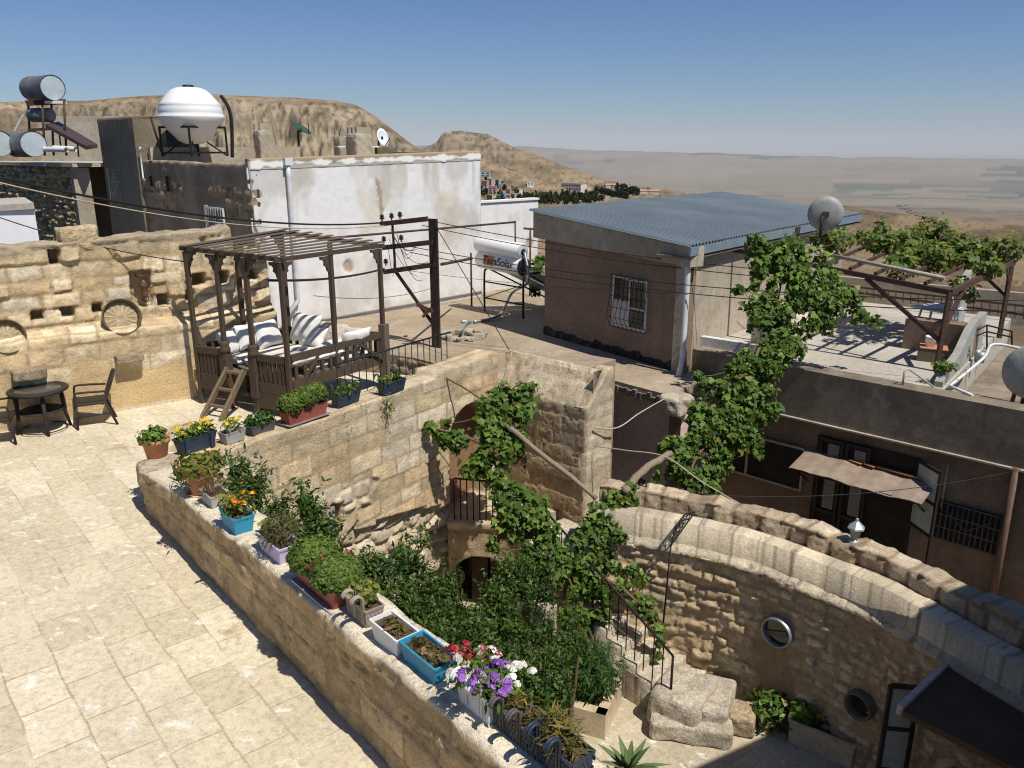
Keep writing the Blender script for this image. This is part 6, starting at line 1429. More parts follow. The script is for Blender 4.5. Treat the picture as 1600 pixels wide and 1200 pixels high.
# ---- solar water heater with lettering
sw = empty('solar_heater', U(795, 486, ROOF), 'double tank solar water heater with orange and dark lettering on a steel stand', 'solar heater')
hd = (V2(U(845, 470, ROOF)) - V2(U(745, 470, ROOF))); swY = 26.2
t0, t1 = UY(752, 404, swY + .7), UY(818, 417, swY - .7); u0, u1 = UY(748, 381, swY + .7), UY(816, 393, swY - .7)
sax = (t1 - t0).normalized()
def tank(a, b, r, mat, nm, endmat):
    ax_ = (b - a).normalized(); s_ = ax_.cross(UPV).normalized(); u_ = s_.cross(ax_); L = (b - a).length; mb = MB()
    mb.lathe(a, [(r * .96, 0), (r, .02), (r, L - .02), (r * .96, L)], 24, (s_, u_, ax_), cap0=True); o = mb.build(nm, mat, sw); mb = MB(); mb.lathe(b, [(r * .965, 0), (r * .965, .02), (r * .9, .035), (.001, .04)], 24, (s_, u_, ax_)); mb.build('end_cap', endmat, o); return o, s_, u_, ax_, L
tk1, s_, u_, ax_, L1 = tank(t0, t1, .30, M['wtank'], 'lower_tank', M['panel']); tk2, _, _, _, _ = tank(u0, u1, .25, M['wtank'], 'upper_tank', M['galv_face'])
# lettering on the lower tank
def text_mesh(txt, size, name, mat, parent, origin, xd, yd, nd, extrude=.004):
    cu = bpy.data.curves.new(name, 'FONT'); cu.body = txt; cu.size = size; cu.extrude = extrude; cu.align_x = 'CENTER'; cu.align_y = 'CENTER'; cu.offset = size * .012
    tmp = bpy.data.objects.new(name, cu); me = bpy.data.meshes.new_from_object(tmp); bpy.data.objects.remove(tmp)
    mt = Matrix(((xd.x, yd.x, nd.x, origin.x), (xd.y, yd.y, nd.y, origin.y), (xd.z, yd.z, nd.z, origin.z), (0, 0, 0, 1))); me.transform(mt)
    me.materials.clear(); return link_mesh(name, me, mat, parent)
nd_ = (s_ * -1 if (s_.y > 0) else s_); nd2 = (nd_ * .97 + UPV * .18).normalized(); yd_ = (nd2.cross(ax_)).normalized(); yd_ = yd_ if yd_.z > 0 else -yd_
tc_ = t0.lerp(t1, .50)
mb = MB(); cx = tc_ - ax_ * (.33)
vs = []
for i in range(2):
    for j in range(7):
        a_ = -.55 + 1.1 * j / 6; vs.append(cx + ax_ * ((i - .5) * .48) + (nd2 * math.cos(a_) + yd_ * math.sin(a_)) * .304)
mb.add(vs, [(j, j + 1, 8 + j, 7 + j) for j in range(6)]); mb.build('logo_patch', M['orange_paint'], tk1)
text_mesh('TaraSolar', .36, 'lettering', M['text_dark'], tk1, tc_ + nd2 * .312 + ax_ * .12, ax_, yd_, nd2, .003)
for c_ in (u1 + ax_ * .05,):
    mb = MB(); mb.lathe(c_, [(.10, 0), (.08, .02), (.001, .03)], 12, (s_, u_, ax_)); mb.build('valve', M['cable'], tk2)
fg = [U(745, 476, ROOF), U(795, 490, ROOF), U(905, 470, ROOF), U(855, 458, ROOF)]
A0 = Vector((t0.x, t0.y, ROOF)) + Vector((.1, -.1, 0)); A1 = Vector((t1.x, t1.y, ROOF)) + Vector((.0, -.0, 0)); bdv = Vector((.82, .30, 0)).normalized()
for p in (A0, A1):
    mb = MB(); mb.tube(bez([p, p + UPV * (t0.z - ROOF - .55), p + UPV * (t0.z - ROOF - .32) + bdv * .1, p + bdv * .5 + UPV * (t0.z - ROOF - .3)], 4), .035, 7); mb.build('leg', M['iron'], sw)
    mb = MB(); mb.tube([p + UPV * (t0.z - ROOF - .35) + bdv * .2, p + bdv * 2.6 + UPV * .12], .03, 6); mb.build('slanted_leg', M['iron'], sw)
for z in (.45, 1.0): mb = MB(); mb.tube([A0 + UPV * z, A1 + UPV * z], .025, 6); mb.build('crossbar', M['iron'], sw)
mb = MB(); mb.tube([A0 + UPV * .45, A1 + UPV * 1.1], .015, 5); mb.build('brace', M['iron'], sw)
for k in (0, 1):
    e0 = A0.lerp(A1, .02 + .51 * k); e1 = A0.lerp(A1, .47 + .51 * k); zt = t0.z - ROOF - .30
    a, b, c, d = e0 + UPV * zt + bdv * .35, e1 + UPV * zt + bdv * .35, e1 + bdv * 2.75 + UPV * .22, e0 + bdv * 2.75 + UPV * .22; nn = (b - a).cross(d - a).normalized()
    if nn.z < 0: nn = -nn
    mb = MB(); mb.add([a, b, c, d, a + nn * .08, b + nn * .08, c + nn * .08, d + nn * .08], [(3, 2, 1, 0), (4, 5, 6, 7), (0, 1, 5, 4), (1, 2, 6, 5), (2, 3, 7, 6), (3, 0, 4, 7)]); pn = mb.build('collector', M['galv'], sw)
    mb = MB(); i_ = .06; m4 = (a + b + c + d) / 4; vs = [q.lerp(m4, .05) + nn * .083 for q in (a, b, c, d)]; mb.add(vs, [(0, 1, 2, 3)]); mb.build('glass', M['panel'], pn)
mb = MB(); mb.tube(bez([u1 + ax_ * .1, u1 + ax_ * .12 - UPV * .9 + Vector((.1, -.1, 0)), U(800, 480, ROOF) + UPV * .5, U(780, 497, ROOF) + UPV * .1, U(740, 506, ROOF) + UPV * .06], 6), .045, 8); mb.build('pipe', M['galv'], sw)
# debris and pipe stub on the roof
q = U(722, 528, ROOF); rb2 = empty('rubble_heap', q, 'small ring of broken cement lumps on the dusty roof by the pole', 'rubble')
for k in range(11):
    rg = random.Random(k); a = k / 11 * 6.28; p = q + Vector((math.cos(a) * .55, math.sin(a) * .42, .07)); mb = MB(); stone_block(mb, p, (rg.uniform(.18, .42), rg.uniform(.15, .3), rg.uniform(.10, .26)), (Vector((math.cos(a + 1), math.sin(a + 1), 0)), Vector((-math.sin(a + 1), math.cos(a + 1), 0)), UPV), 400 + k, .05, 5); mb.build('lump', M['fascia'], rb2)
mb = MB(); a = U(735, 505, ROOF) + UPV * .05; mb.tube(bez([a + Vector((-.3, 0, 0)), a, a + Vector((-.1, -.5, .05)), q + UPV * .2], 5), .045, 7); o = mb.build('bent_pipe', M['galv']); tag(o, 'bent grey pipe stub lying on the roof by the cement lumps', 'pipe')
mb = MB(); q = U(634, 526, ROOF) + UPV * .02; mb.box(q, (.10, .08, .03), (Vector((.8, .6, 0)), Vector((-.6, .8, 0)), UPV)); o = mb.build('plastic_scrap', mat_simple('red_scrap', (.45, .02, .02), .6)); tag(o, 'tiny red plastic scrap on the dusty roof', 'litter')
# antenna pole near the heater
q = U(828, 462, ROOF); am = empty('antenna_mast', q, 'thin rusty mast with short crosspiece behind the solar heater', 'mast'); zz = UY(828, 356, q.y).z
mb = MB(); mb.tube([q, Vector((q.x, q.y, zz))], .04, 6); mb.build('pole', M['rust'], am); mb = MB(); mb.bar(Vector((q.x - .25, q.y, zz - .02)), Vector((q.x + .25, q.y, zz - .06)), .05, .07); mb.build('crosspiece', M['rust'], am)

# ---- big white water tank on the white house
q = UY(305, 240, 29.6); wtY = 29.6; wt = empty('water_tank', q, 'large white egg shaped water tank on a steel stand on the white house roof', 'water tank')
k = wtY / F_PX / 1.0; cx = Vector((q.x, q.y, 0)); zc = UY(305, 182, wtY).z; R0 = 47 * k
def pz_(y): return UY(305, y, wtY).z
prof = [(R0 * .25, pz_(225)), (R0 * .45, pz_(220)), (R0 * .72, pz_(205)), (R0 * .92, pz_(192)), (R0 * .985, pz_(186)), (R0 * 1.0, pz_(183)), (R0 * 1.0, pz_(182)), (R0 * .98, pz_(181)), (R0 * .965, pz_(175.5)), (R0 * .972, pz_(174.5)), (R0 * .93, pz_(169)), (R0 * .915, pz_(165)), (R0 * .92, pz_(164)), (R0 * .86, pz_(160)), (R0 * .76, pz_(153)), (R0 * .64, pz_(146)), (R0 * .52, pz_(140.5)), (R0 * .36, pz_(137)), (R0 * .22, pz_(136.5))]
mb = MB(); mb.lathe(cx, prof, 40, cap0=True, cap1=True); mb.build('shell', M['wtank'], wt)
mb = MB(); mb.lathe(cx + UPV * pz_(136), [(R0 * .17, 0), (R0 * .17, .05), (R0 * .14, .07)], 16, cap1=True); mb.build('lid', M['cable'], wt)
lg = R0 * .98; zt_ = pz_(199); zb_ = pz_(244)
for a in (0.25, 1.82, 3.39, 4.96):
    d = Vector((math.cos(a), math.sin(a), 0)) * lg; mb = MB(); mb.bar(cx + d + UPV * zb_, cx + d + UPV * zt_, .06, .06); mb.build('leg', M['iron'], wt)
pts = [cx + Vector((math.cos(a), math.sin(a), 0)) * lg for a in (0.25, 1.82, 3.39, 4.96, .25 + 6.283)]
for i in range(4): mb = MB(); mb.bar(pts[i] + UPV * zt_, pts[i + 1] + UPV * zt_, .06, .07); mb.build('ring_bar', M['iron'], wt); mb = MB(); mb.bar(pts[i] + UPV * (zb_ + .12), pts[i + 1] + UPV * (zb_ + .12), .05, .06); mb.build('base_bar', M['iron'], wt); mb = MB(); mb.bar(pts[i] + UPV * zb_, cx + (pts[i] - cx) * .4 + UPV * pz_(222), .05, .05); mb.build('strut', M['iron'], wt)
mb = MB(); mb.tube(bez([UY(363, 246, 28.5), UY(362, 195, 28.5), UY(357, 168, 28.5), UY(345, 149, 28.5)], 6), .06, 7); o = mb.build('bent_pole', M['iron']); tag(o, 'bent black pole beside the white water tank', 'pole')
mb = MB(); mb.tube([UY(252, 237, 28.6), UY(235, 182, 28.6)], .035, 6); o = mb.build('leaning_rod', M['iron']); tag(o, 'thin dark rod leaning left of the white water tank', 'rod')
# ---- silver drums and old solar collector
def drum(a, b, r, name, label, grp='silver drums on the roofs'):
    ax2 = (b - a).normalized(); s3 = ax2.cross(UPV).normalized(); u3 = s3.cross(ax2); L = (b - a).length
    e = empty(name, (a + b) / 2 - UPV * r, label, 'drum', grp); mb = MB(); mb.lathe(a, [(r * .99, 0), (r, .02), (r, L * .33), (r * 1.015, L * .34), (r, L * .36), (r, L - .04), (r * 1.02, L - .03), (r * 1.02, L)], 30, (s3, u3, ax2), cap0=True); mb.build('shell', M['tank_dark'], e)
    mb = MB(); mb.lathe(b, [(r * .97, -.03), (.001, -.02)], 30, (s3, u3, ax2)); mb.build('end_plate', M['galv_face'], e); return e
Yd = 33.0; kd = Yd / F_PX
drum(UY(49, 139, Yd + .5), UY(83, 137, Yd - .5), 17.5 * kd, 'drum', 'silver drum raised on the rusty frame at the far left')
drum(UY(24, 226, 31.3), UY(53, 225, 30.3), 18.5 * 30.5 / F_PX, 'drum', 'silver drum lying on the left roof edge'); drum(UY(-32, 225, 31.3), UY(0, 224, 30.3), 18.5 * 30.5 / F_PX, 'drum', 'silver drum cut off by the left photo edge')
fr_ = empty('collector_frame', UY(66, 240, Yd), 'rusty frame with sloping old collector under the raised drum', 'frame')
for (px, dy) in [(44, .5), (80, .5), (66, -.6), (100, -.6)]:
    mb = MB(); mb.tube([UY(px, 157, Yd + dy), UY(px + 4, 243, Yd + dy)], .045, 5); mb.build('leg', M['rust'], fr_)
for (x0, y0, x1, y1) in [(40, 159, 102, 157), (44, 203, 90, 201), (42, 163, 98, 161)]: mb = MB(); mb.bar(UY(x0, y0, Yd - .3), UY(x1, y1, Yd - .3), .08, .10); mb.build('crossbar', M['rust'], fr_)
mb = MB(); mb.bar(UY(74, 160, Yd - .35), UY(100, 160, Yd - .35), .4, .10); mb.build('shelf', M['white_paint'], fr_)
mb = MB(); a_, b_ = UY(50, 180, Yd + .2), UY(78, 180, Yd - .2); ax2 = (b_ - a_).normalized(); s3 = ax2.cross(UPV).normalized(); mb.lathe(a_, [(.26, 0), (.27, .1), (.27, (b_ - a_).length), (.2, (b_ - a_).length + .08)], 16, (s3, s3.cross(ax2), ax2), cap0=True, cap1=True); mb.build('boiler', M['tank_dark'], fr_)
a_, b_, c_, d_ = UY(70, 193, Yd - .8), UY(92, 190, Yd + .6), UY(152, 225, Yd - .6), UY(134, 228, Yd - 1.6); nn = UPV
mb = MB(); mb.add([a_, b_, c_, d_] + [q - UPV * .14 for q in (a_, b_, c_, d_)], [(0, 1, 2, 3), (7, 6, 5, 4), (0, 4, 5, 1), (1, 5, 6, 2), (2, 6, 7, 3), (3, 7, 4, 0)]); mb.build('collector', M['red_panel'], fr_)
for (px, py) in [(120, 215), (92, 200)]: mb = MB(); mb.tube([UY(px, py, Yd - 1), UY(px + 3, py + 30, Yd - 1)], .03, 5); mb.build('support', M['rust'], fr_)
for k, (x0, y0, x1, y1) in enumerate([(70, 233, 104, 234), (84, 231, 118, 233)]):
    mb = MB(); mb.tube([UY(x0, y0, 30.6), UY(x1, y1, 30.0 + .4 * k)], .09, 9, cap=False); o = mb.build('roof_pipe', M['pvc']); tag(o, ['grey roof pipe lying right of the silver drums', 'second grey roof pipe a little further right of the drums'][k], 'pipe')
mb = MB(); mb.bar(UY(23, 205, 34), UY(36, 180, 34), .06, .06); o = mb.build('white_stick', M['pvc']); tag(o, 'white stick leaning behind the silver drums', 'stick')
# ---- dishes
def dish(c, r, nrm, mat, label, mast=None, armlen=.5, name='satellite_dish', mmat='iron'):
    nrm = Vector(nrm).normalized(); s3 = nrm.cross(UPV).normalized(); u3 = s3.cross(nrm); e = empty(name, mast if mast is not None else c, label, 'satellite dish', 'satellite dishes'); mb = MB()
    mb.lathe(c, [(r * .001, -.16 * r), (r * .35, -.13 * r), (r * .7, -.06 * r), (r, .04 * r), (r * 1.0, .055 * r), (r * .7, -.04 * r), (r * .3, -.11 * r), (.001, -.13 * r)], 34, (s3, u3, nrm)); mb.build('reflector', mat, e)
    mb = MB(); mb.tube([c - u3 * r * .95, c - u3 * r * .35 + nrm * r * .9], .018, 5); mb.build('feed_arm', M[mmat], e)
    if mast is not None: mb = MB(); mb.tube([mast, Vector((mast.x, mast.y, c.z - .1)) , c - nrm * r * .16], .04, 7); mb.build('mast', M[mmat], e)
    mb = MB(); mb.box(c - nrm * r * .2, (r * .35, r * .25, r * .3), (s3, nrm, u3)); mb.build('bracket', M[mmat], e); return e
c = UY(1290, 334, 20.6); dish(c, .43, (.30, .95, .06), M['dish'], 'grey satellite dish seen from behind at the eave of the corrugated roof', UY(1281, 372, 20.5), mmat='rust')
c = UY(471, 201, 31.5); dish(c, .38, (.55, -.15, .83), M['dish_green'], 'dark green tilted satellite dish on the white house roof', UY(467, 228, 31.6))
c = UY(598, 215, 33.5); dish(c, .36, (.85, -.45, .25), M['dish_white'], 'white oval satellite dish on the white house roof', UY(592, 229, 33.5))

# ================================================================== VINE TERRACE
vp = empty('steel_pergola', (10, 19, VT), 'brown steel pergola frame carrying the grape vine over the right terrace', 'pergola')
p1_ = U(1462, 580, VT); p2_ = U(1561, 528, VT); zt1 = UY(1478, 457, p1_.y).z; zt2 = UY(1578, 411, p2_.y).z
lf1 = Vector((7.35, 19.3, 1.86)); tp1 = Vector((p1_.x + .05, p1_.y, zt1)); tp2 = Vector((p2_.x, p2_.y, zt2)); lf2 = tp2 + (lf1 - tp1) * 1.35
mb = MB(); mb.bar(p1_, tp1, .09, .09); mb.build('post', M['rust'], vp); mb = MB(); mb.bar(p2_, tp2, .09, .09); mb.build('post', M['rust'], vp)
ext = (lf1 - tp1).normalized()
mb = MB(); mb.bar(tp1, lf1 + ext * 2.6, .09, .11); mb.build('front_beam', M['rust'], vp); mb = MB(); mb.bar(tp2 + (tp2 - tp1).normalized() * .15, tp1, .10, .12); mb.build('side_beam', M['rust'], vp)
mb = MB(); mb.bar(tp2, lf2, .08, .10); mb.build('back_beam', M['rust'], vp)
for t in (.18, .36, .55, .75, .95): a = tp1.lerp(lf1, t) + UPV * .09; b = tp2.lerp(lf2, t * .85) + UPV * .09; mb = MB(); mb.bar(a, b, .07, .07); mb.build('rafter', M['rust'], vp)
mb = MB(); mb.tube([tp1 + Vector((-.05, .2, .28)), tp1.lerp(lf1, .85) + Vector((.1, .9, .25))], .05, 7); mb.build('rail_pipe', M['fascia'], vp)
mb = MB(); mb.bar(tp1.lerp(lf1, .62) - UPV * .05, p1_ + UPV * .68, .08, .08); mb.build('brace', M['rust'], vp)
mb = MB(); mb.bar(tp1 + (tp2 - tp1).normalized() * 1.0, p1_ + UPV * .85, .08, .08); mb.build('brace', M['rust'], vp)
mb = MB(); mb.bar(tp2 + ext * 1.2, p2_ + UPV * 1.1, .07, .07); mb.build('brace', M['rust'], vp)
mb = MB(); mb.bar(tp2 - Vector((.25, .2, 0)), tp2 - UPV * .55, .05, .05); mb.build('brace', M['rust'], vp)
# fence on the far parapet
ff = empty('roof_fence', (13, 24.5, VT + .75), 'rusty low fence on the far parapet of the vine terrace', 'fence')
a, b = UY(1300, 444, 25.6), UY(1600, 478, 22.6); a2, b2 = UY(1300, 452, 25.6), UY(1600, 492, 22.6)
for (p, q) in ((a, b), (a2, b2)): mb = MB(); mb.bar(p, q, .05, .06); mb.build('rail', M['rust'], ff)
for k in range(26): p = a.lerp(b, k / 25); q = a2.lerp(b2, k / 25); mb = MB(); mb.tube([p, q - UPV * .12], .015, 4); mb.build('bar', M['rust'], ff)
# white table, bucket, crate, cream tank, drum, pipes, pots
c = UY(1466, 481, 21.5); wtb = empty('white_table', Vector((c.x, c.y, VT)), 'white plastic table at the back of the vine terrace', 'table'); mb = MB(); mb.box(c, (1.05, .95, .04), (Vector((.9, .43, 0)), Vector((-.43, .9, 0)), UPV)); mb.build('top', M['white_paint'], wtb)
for sx_ in (-.3, .3):
    for sy_ in (-.25, .25): mb = MB(); mb.tube([c + Vector((sx_, sy_, -.02)), Vector((c.x + sx_ * 1.3, c.y + sy_ * 1.3, VT))], .03, 6); mb.build('leg', M['white_paint'], wtb)
c = U(1463, 568, VT) ; bx = empty('crate', c + Vector((.15, .25, 0)), 'low dark wooden crate with orange top by the pergola post', 'crate'); c = Vector(bx.location); ax3 = (Vector((.85, -.52, 0)), Vector((.52, .85, 0)), UPV)
mb = MB(); mb.bbox(c + UPV * .15, (.85, .5, .30), ax3, .01); mb.build('body', M['dark_plaster'], bx); mb = MB(); mb.box(c + UPV * .315, (.86, .52, .02), ax3); mb.build('lid', M['terracotta'], bx)
bk = empty('bucket', c + UPV * .326 - ax3[0] * .2, 'white paint bucket standing on the crate', 'bucket'); mb = MB(); mb.lathe(Vector(bk.location), [(.10, 0), (.125, .22), (.13, .24), (.12, .24), (.115, .2), (.001, .19)], 16, cap0=True); mb.build('pail', M['white_paint'], bk); mb = MB(); mb.tube([Vector(bk.location) + Vector((math.cos(a) * .13, 0, .22 - math.sin(a) * .1)) for a in np.linspace(0, 3.14, 9)], .006, 4); mb.build('handle', M['iron'], bk)
ct = empty('cream_tank', U(1215, 548, VT), 'cream coloured water tank half hidden under the vine by the brown house', 'water tank'); c = Vector(ct.location); mb = MB(); mb.lathe(c, [(.62, 0), (.66, .05), (.66, .5), (.68, .53), (.66, .56), (.65, .9), (.5, 1.15), (.25, 1.28), (.2, 1.3)], 28, cap0=True, cap1=True); mb.build('shell', M['btank'], ct); mb = MB(); mb.lathe(c + UPV * 1.3, [(.2, 0), (.2, .05), (.001, .07)], 16); mb.build('lid', M['fascia'], ct)
gd = empty('grey_drum', U(1600, 612, VT), 'big grey steel drum behind the concrete parapet at the right edge', 'drum'); c = UY(1612, 582, 16.4); ax2 = Vector((-.70, -.62, .12)).normalized(); s3 = ax2.cross(UPV).normalized(); mb = MB(); mb.lathe(c - ax2 * .9, [(.56, 0), (.57, .02), (.57, .9), (.52, .98), (.25, 1.04), (.001, 1.05)], 30, (s3, s3.cross(ax2), ax2), cap0=True); mb.build('shell', M['conc'], gd)
for s in (-.4, .4): mb = MB(); q = c - ax2 * (.45 - s); mb.bar(Vector((q.x, q.y, VT - .72)) + s3 * .3, Vector((q.x, q.y, c.z - .46)) + s3 * .25, .06, .06); mb.bar(Vector((q.x, q.y, VT - .72)) - s3 * .3, Vector((q.x, q.y, c.z - .46)) - s3 * .25, .06, .06); mb.build('stand', M['rust'], gd)
so_ = snn * .02
mb = MB(); mb.tube(bez([UY(1600, 546, 17.4), UY(1552, 538, 17.6), UY(1536, 560, 17.0), UY(1484, 603, 16.0)], 6) + [UY(1520, 618, 15.4)], .032, 7); o = mb.build('white_hose', M['pvc']); tag(o, 'white plastic pipe running along the concrete parapet', 'pipe')
mb = MB(); q = U(1410, 603, VT); mb.tube([q, q + UPV * .32, q + UPV * .33 + Vector((.15, .1, 0)), q + Vector((.62, -.1, 0))], .02, 6); o = mb.build('tap_pipe', M['fascia']); tag(o, 'small bent tap pipe on the vine terrace edge', 'pipe')
q = UY(1532, 553, 18.2); fp = empty('tin_pot', q - UPV * .2, 'small grey tin pot with a dry sprig on the stepped parapet', 'flower pot'); mb = MB(); mb.lathe(q - UPV * .2, [(.10, 0), (.13, .26), (.12, .26), (.11, .2), (.001, .2)], 14, cap0=True); mb.build('tin', M['galv'], fp)
tuft(fp, q + UPV * .12, .12, .12, .16, 'lance', VINE_Y, 100, .06, 370)
gr = empty('small_railing', UY(1545, 530, 18.8), 'small dark handrail beside the stepped parapet', 'railing')
for (x0, y0, x1, y1) in [(1518, 520, 1542, 508), (1542, 508, 1582, 518), (1518, 528, 1542, 518), (1542, 518, 1582, 527)]: mb = MB(); mb.tube([UY(x0, y0, 18.6), UY(x1, y1, 18.6)], .02, 5); mb.build('rail', M['iron'], gr)
for (x, y0, y1) in [(1518, 518, 545), (1542, 507, 548), (1581, 517, 540)]: mb = MB(); mb.tube([UY(x, y0, 18.6), UY(x, y1, 18.6)], .02, 5); mb.build('post', M['iron'], gr)
sf = empty('succulent_tuft', s0 + Vector((.15, .3, .3)), 'yellow green creeping plant on the low end of the stepped parapet', 'plant'); tuft(sf, Vector(sf.location) + UPV * .08, .30, .2, .12, 'round', LIME, 260, .05, 371)
# ---- sheet canopy over the doorway
cp = empty('door_canopy', fpt(1350, 715), 'rusty brown sheet metal canopy over the dark doorway', 'canopy')
a, b = fpt(1262, 706) + fn * .0, fpt(1466, 752) + fn * .0; zc0 = (a.z + b.z) / 2; a.z = b.z = zc0 + .05
outd = fn * .95 - UPV * .20; aa, bb = a + outd, b + outd
mb = MB(); nseg = 40; vs = []; fs = []
for k in range(nseg + 1):
    t = k / nseg; z = .004 * math.sin(k * 1.57 * 1.0) + .02 * math.sin(t * 7) + .012 * math.sin(t * 23)
    for j in (0, 1):
        q = a.lerp(b, t) * (1 - j) + aa.lerp(bb, t) * j; vs.append(q + UPV * z); vs.append(q + UPV * (z - .015))
for k in range(nseg):
    i = k * 4; fs += [(i, i + 4, i + 6, i + 2), (i + 1, i + 3, i + 7, i + 5), (i + 2, i + 6, i + 7, i + 3), (i, i + 1, i + 5, i + 4)]
mb.add(vs, fs); mb.build('sheet', M['sheet'], cp)
for t in (.04, .96): mb = MB(); q = a.lerp(b, t); mb.bar(q + outd * .92 - UPV * .04, q - UPV * .75 + fn * .08, .035, .035); mb.build('strut', M['iron'], cp)
mb = MB(); mb.bar(a.lerp(b, .02) + outd * .95 - UPV * .04, a.lerp(b, .98) + outd * .95 - UPV * .04, .035, .035); mb.build('front_bar', M['iron'], cp)
for t0_, t1_ in ((.36, .46), (.48, .56), (.57, .95)): mb = MB(); mb.bar(a.lerp(b, t0_) + outd * .12 + UPV * .045, a.lerp(b, t1_) + outd * .16 + UPV * .045, .12 if t0_ < .5 else .09, .02); mb.build('orange_strip', M['sheet_orange'], cp)

# ================================================================== COURTYARD
# ---- stairs against the curved wall
SB = U(1072, 1062, CT + .55); ST = Vector((.55, 13.35, -2.2))
sdv = V2(ST) - V2(U(1030, 1085, CT)); sN = 10
sd2 = Vector((-.70, .714, 0)).normalized(); sperp = Vector((.714, .70, 0))
st = empty('stone_stairs', U(1060, 1090, CT), 'worn pale stone stairs climbing along the curved wall to the arched doorway', 'stairs')
b0 = V2(U(1052, 1075, CT + .4)) - sd2 * .1
for k in range(sN):
    zt = CT + .36 + k * (2.0 - .36) / (sN - 1); c = b0 + sd2 * (k * .315) + sperp * .28; dpt = .50
    def stepfn(u, z, k=k):
        n1 = fbm(u * 6 + k * 3, z * 6 + k, 420 + k, 4) - .5; return n1 * .03, np.array((.60, .525, .40)) * (1 + .5 * n1)[:, None] * np.ones((len(u), 1))
    a = c - sd2 * .0 - sperp * .62; b = c + sperp * .62
    relief_wall('step', [(b.x, b.y), (a.x, a.y)][::-1], CT, zt, dpt, stepfn, .05, .05, M['slab'], st)
def big_stone(px, py, z0, z1, size, yaw, seed, label, pal=(.52, .45, .34), name='stone_slab'):
    c = U(px, py, z1); ax4 = (Vector((math.cos(yaw), math.sin(yaw), 0)), Vector((-math.sin(yaw), math.cos(yaw), 0)), UPV); mb = MB(); stone_block(mb, (c.x, c.y, (z0 + z1) / 2), (size[0], size[1], z1 - z0), ax4, seed, .022, 9)
    o = mb.build(name, mat_rock('slab_' + str(seed), tuple(q * 1.12 for q in pal), (.30, .25, .19), 7)); tag(o, label, 'stone block', 'loose stone steps at the foot of the stairs'); return o
big_stone(1080, 1122, CT, CT + .30, (1.22, .50, 1), -.20, 501, 'long rough mounting slab lowest at the foot of the stairs')
big_stone(1068, 1070, CT, CT + .62, (.82, .92, 1), -.62, 502, 'broad stained stone step behind the mounting slab', (.55, .48, .37))
big_stone(1118, 1082, CT, CT + .50, (.52, .95, 1), -.42, 503, 'mossy stone block right of the broad step', (.50, .44, .34))
big_stone(1160, 1108, CT, CT + .34, (.42, .50, 1), -.3, 504, 'round tan boulder right of the steps', (.46, .35, .22), 'boulder')
# ---- stair railing with newels
sr = empty('stair_railing', b0 - sperp * .3, 'thin black iron stair railing overgrown by the vine', 'railing')
r0 = b0 - sperp * .30 - sd2 * .05; r1 = r0 + sd2 * 2.9
def strz(t): return CT + .42 + t * 1.62
mb = MB(); mb.tube([r0 + UPV * (strz(0) + .80), r1 + UPV * (strz(1) + .80)], .02, 6); mb.build('hand_rail', M['iron'], sr)
for k in range(17): t = k / 16; p = r0.lerp(r1, t); mb = MB(); mb.tube([p + UPV * (strz(t) - .05), p + UPV * (strz(t) + .80)], .011 if k else .022, 5); mb.build('baluster', M['iron'], sr)
# balcony railing on the bridge
bl = empty('balcony_railing', BL_ + UPV * -2.2, 'short black iron railing on the landing before the arched doorway', 'railing')
a, b = BL_ + bd * .12 - bn * .06, BL_ + bd * 1.1 - bn * .06
mb = MB(); mb.tube([a + UPV * -1.35, b + UPV * -1.38], .018, 6); mb.build('top_rail', M['iron'], bl)
for k in range(9): p = a.lerp(b, k / 8); mb = MB(); mb.tube([p + UPV * -2.2, p + UPV * -1.36], .013, 5); mb.build('baluster', M['iron'], bl)
# ---- iron arch trellis on the coping
at = empty('iron_arch', U(1050, 862, -1.7), 'slender wrought iron arch with scrollwork straddling the slanted coping', 'arch')
def onp(px, py, Y): return UY(px, py, Y)
q0, q1, q2, q3 = UY(1007, 835, 12.75), UY(1010, 752, 12.75), UY(1080, 860, 12.0), UY(1086, 815, 12.0)
for (p, q) in ((q0, q1), (q2, q3), (UY(1036, 978, 11.6), UY(1048, 853, 11.6))): mb = MB(); mb.tube([p, q], .016, 6); mb.build('upright', M['iron'], at)
def scroll(p, q, bulge):
    mid = p.lerp(q, .5) + bulge; mb = MB(); up1 = bez([p, p.lerp(mid, .55) + bulge * .25, mid, q.lerp(mid, .55) + bulge * .25, q], 5); lo1 = [p.lerp(q, i / 20) for i in range(21)]
    mb.tube(up1, .014, 5); mb.tube(lo1, .014, 5); ob = mb.build('scroll_frame', M['iron'], at)
    for k in range(7):
        t = (k + .5) / 7; c = p.lerp(q, t).lerp(up1[int(t * 20)], .5); r_ = max(.03, (up1[int(t * 20)] - p.lerp(q, t)).length * .42); d1 = (q - p).normalized(); d2 = bulge.normalized(); mb = MB(); mb.tube([c + d1 * math.cos(a) * r_ * (1 - a / 14) + d2 * math.sin(a) * r_ * (1 - a / 14) for a in np.linspace(0, 8.5, 18)], .009, 4); mb.build('scroll', M['iron'], ob)
scroll(UY(1048, 853, 11.6), UY(1086, 800, 12.0), Vector((-.05, 0, .16))); scroll(UY(985, 775, 12.9), UY(1010, 752, 12.75), Vector((0, 0, .16)))
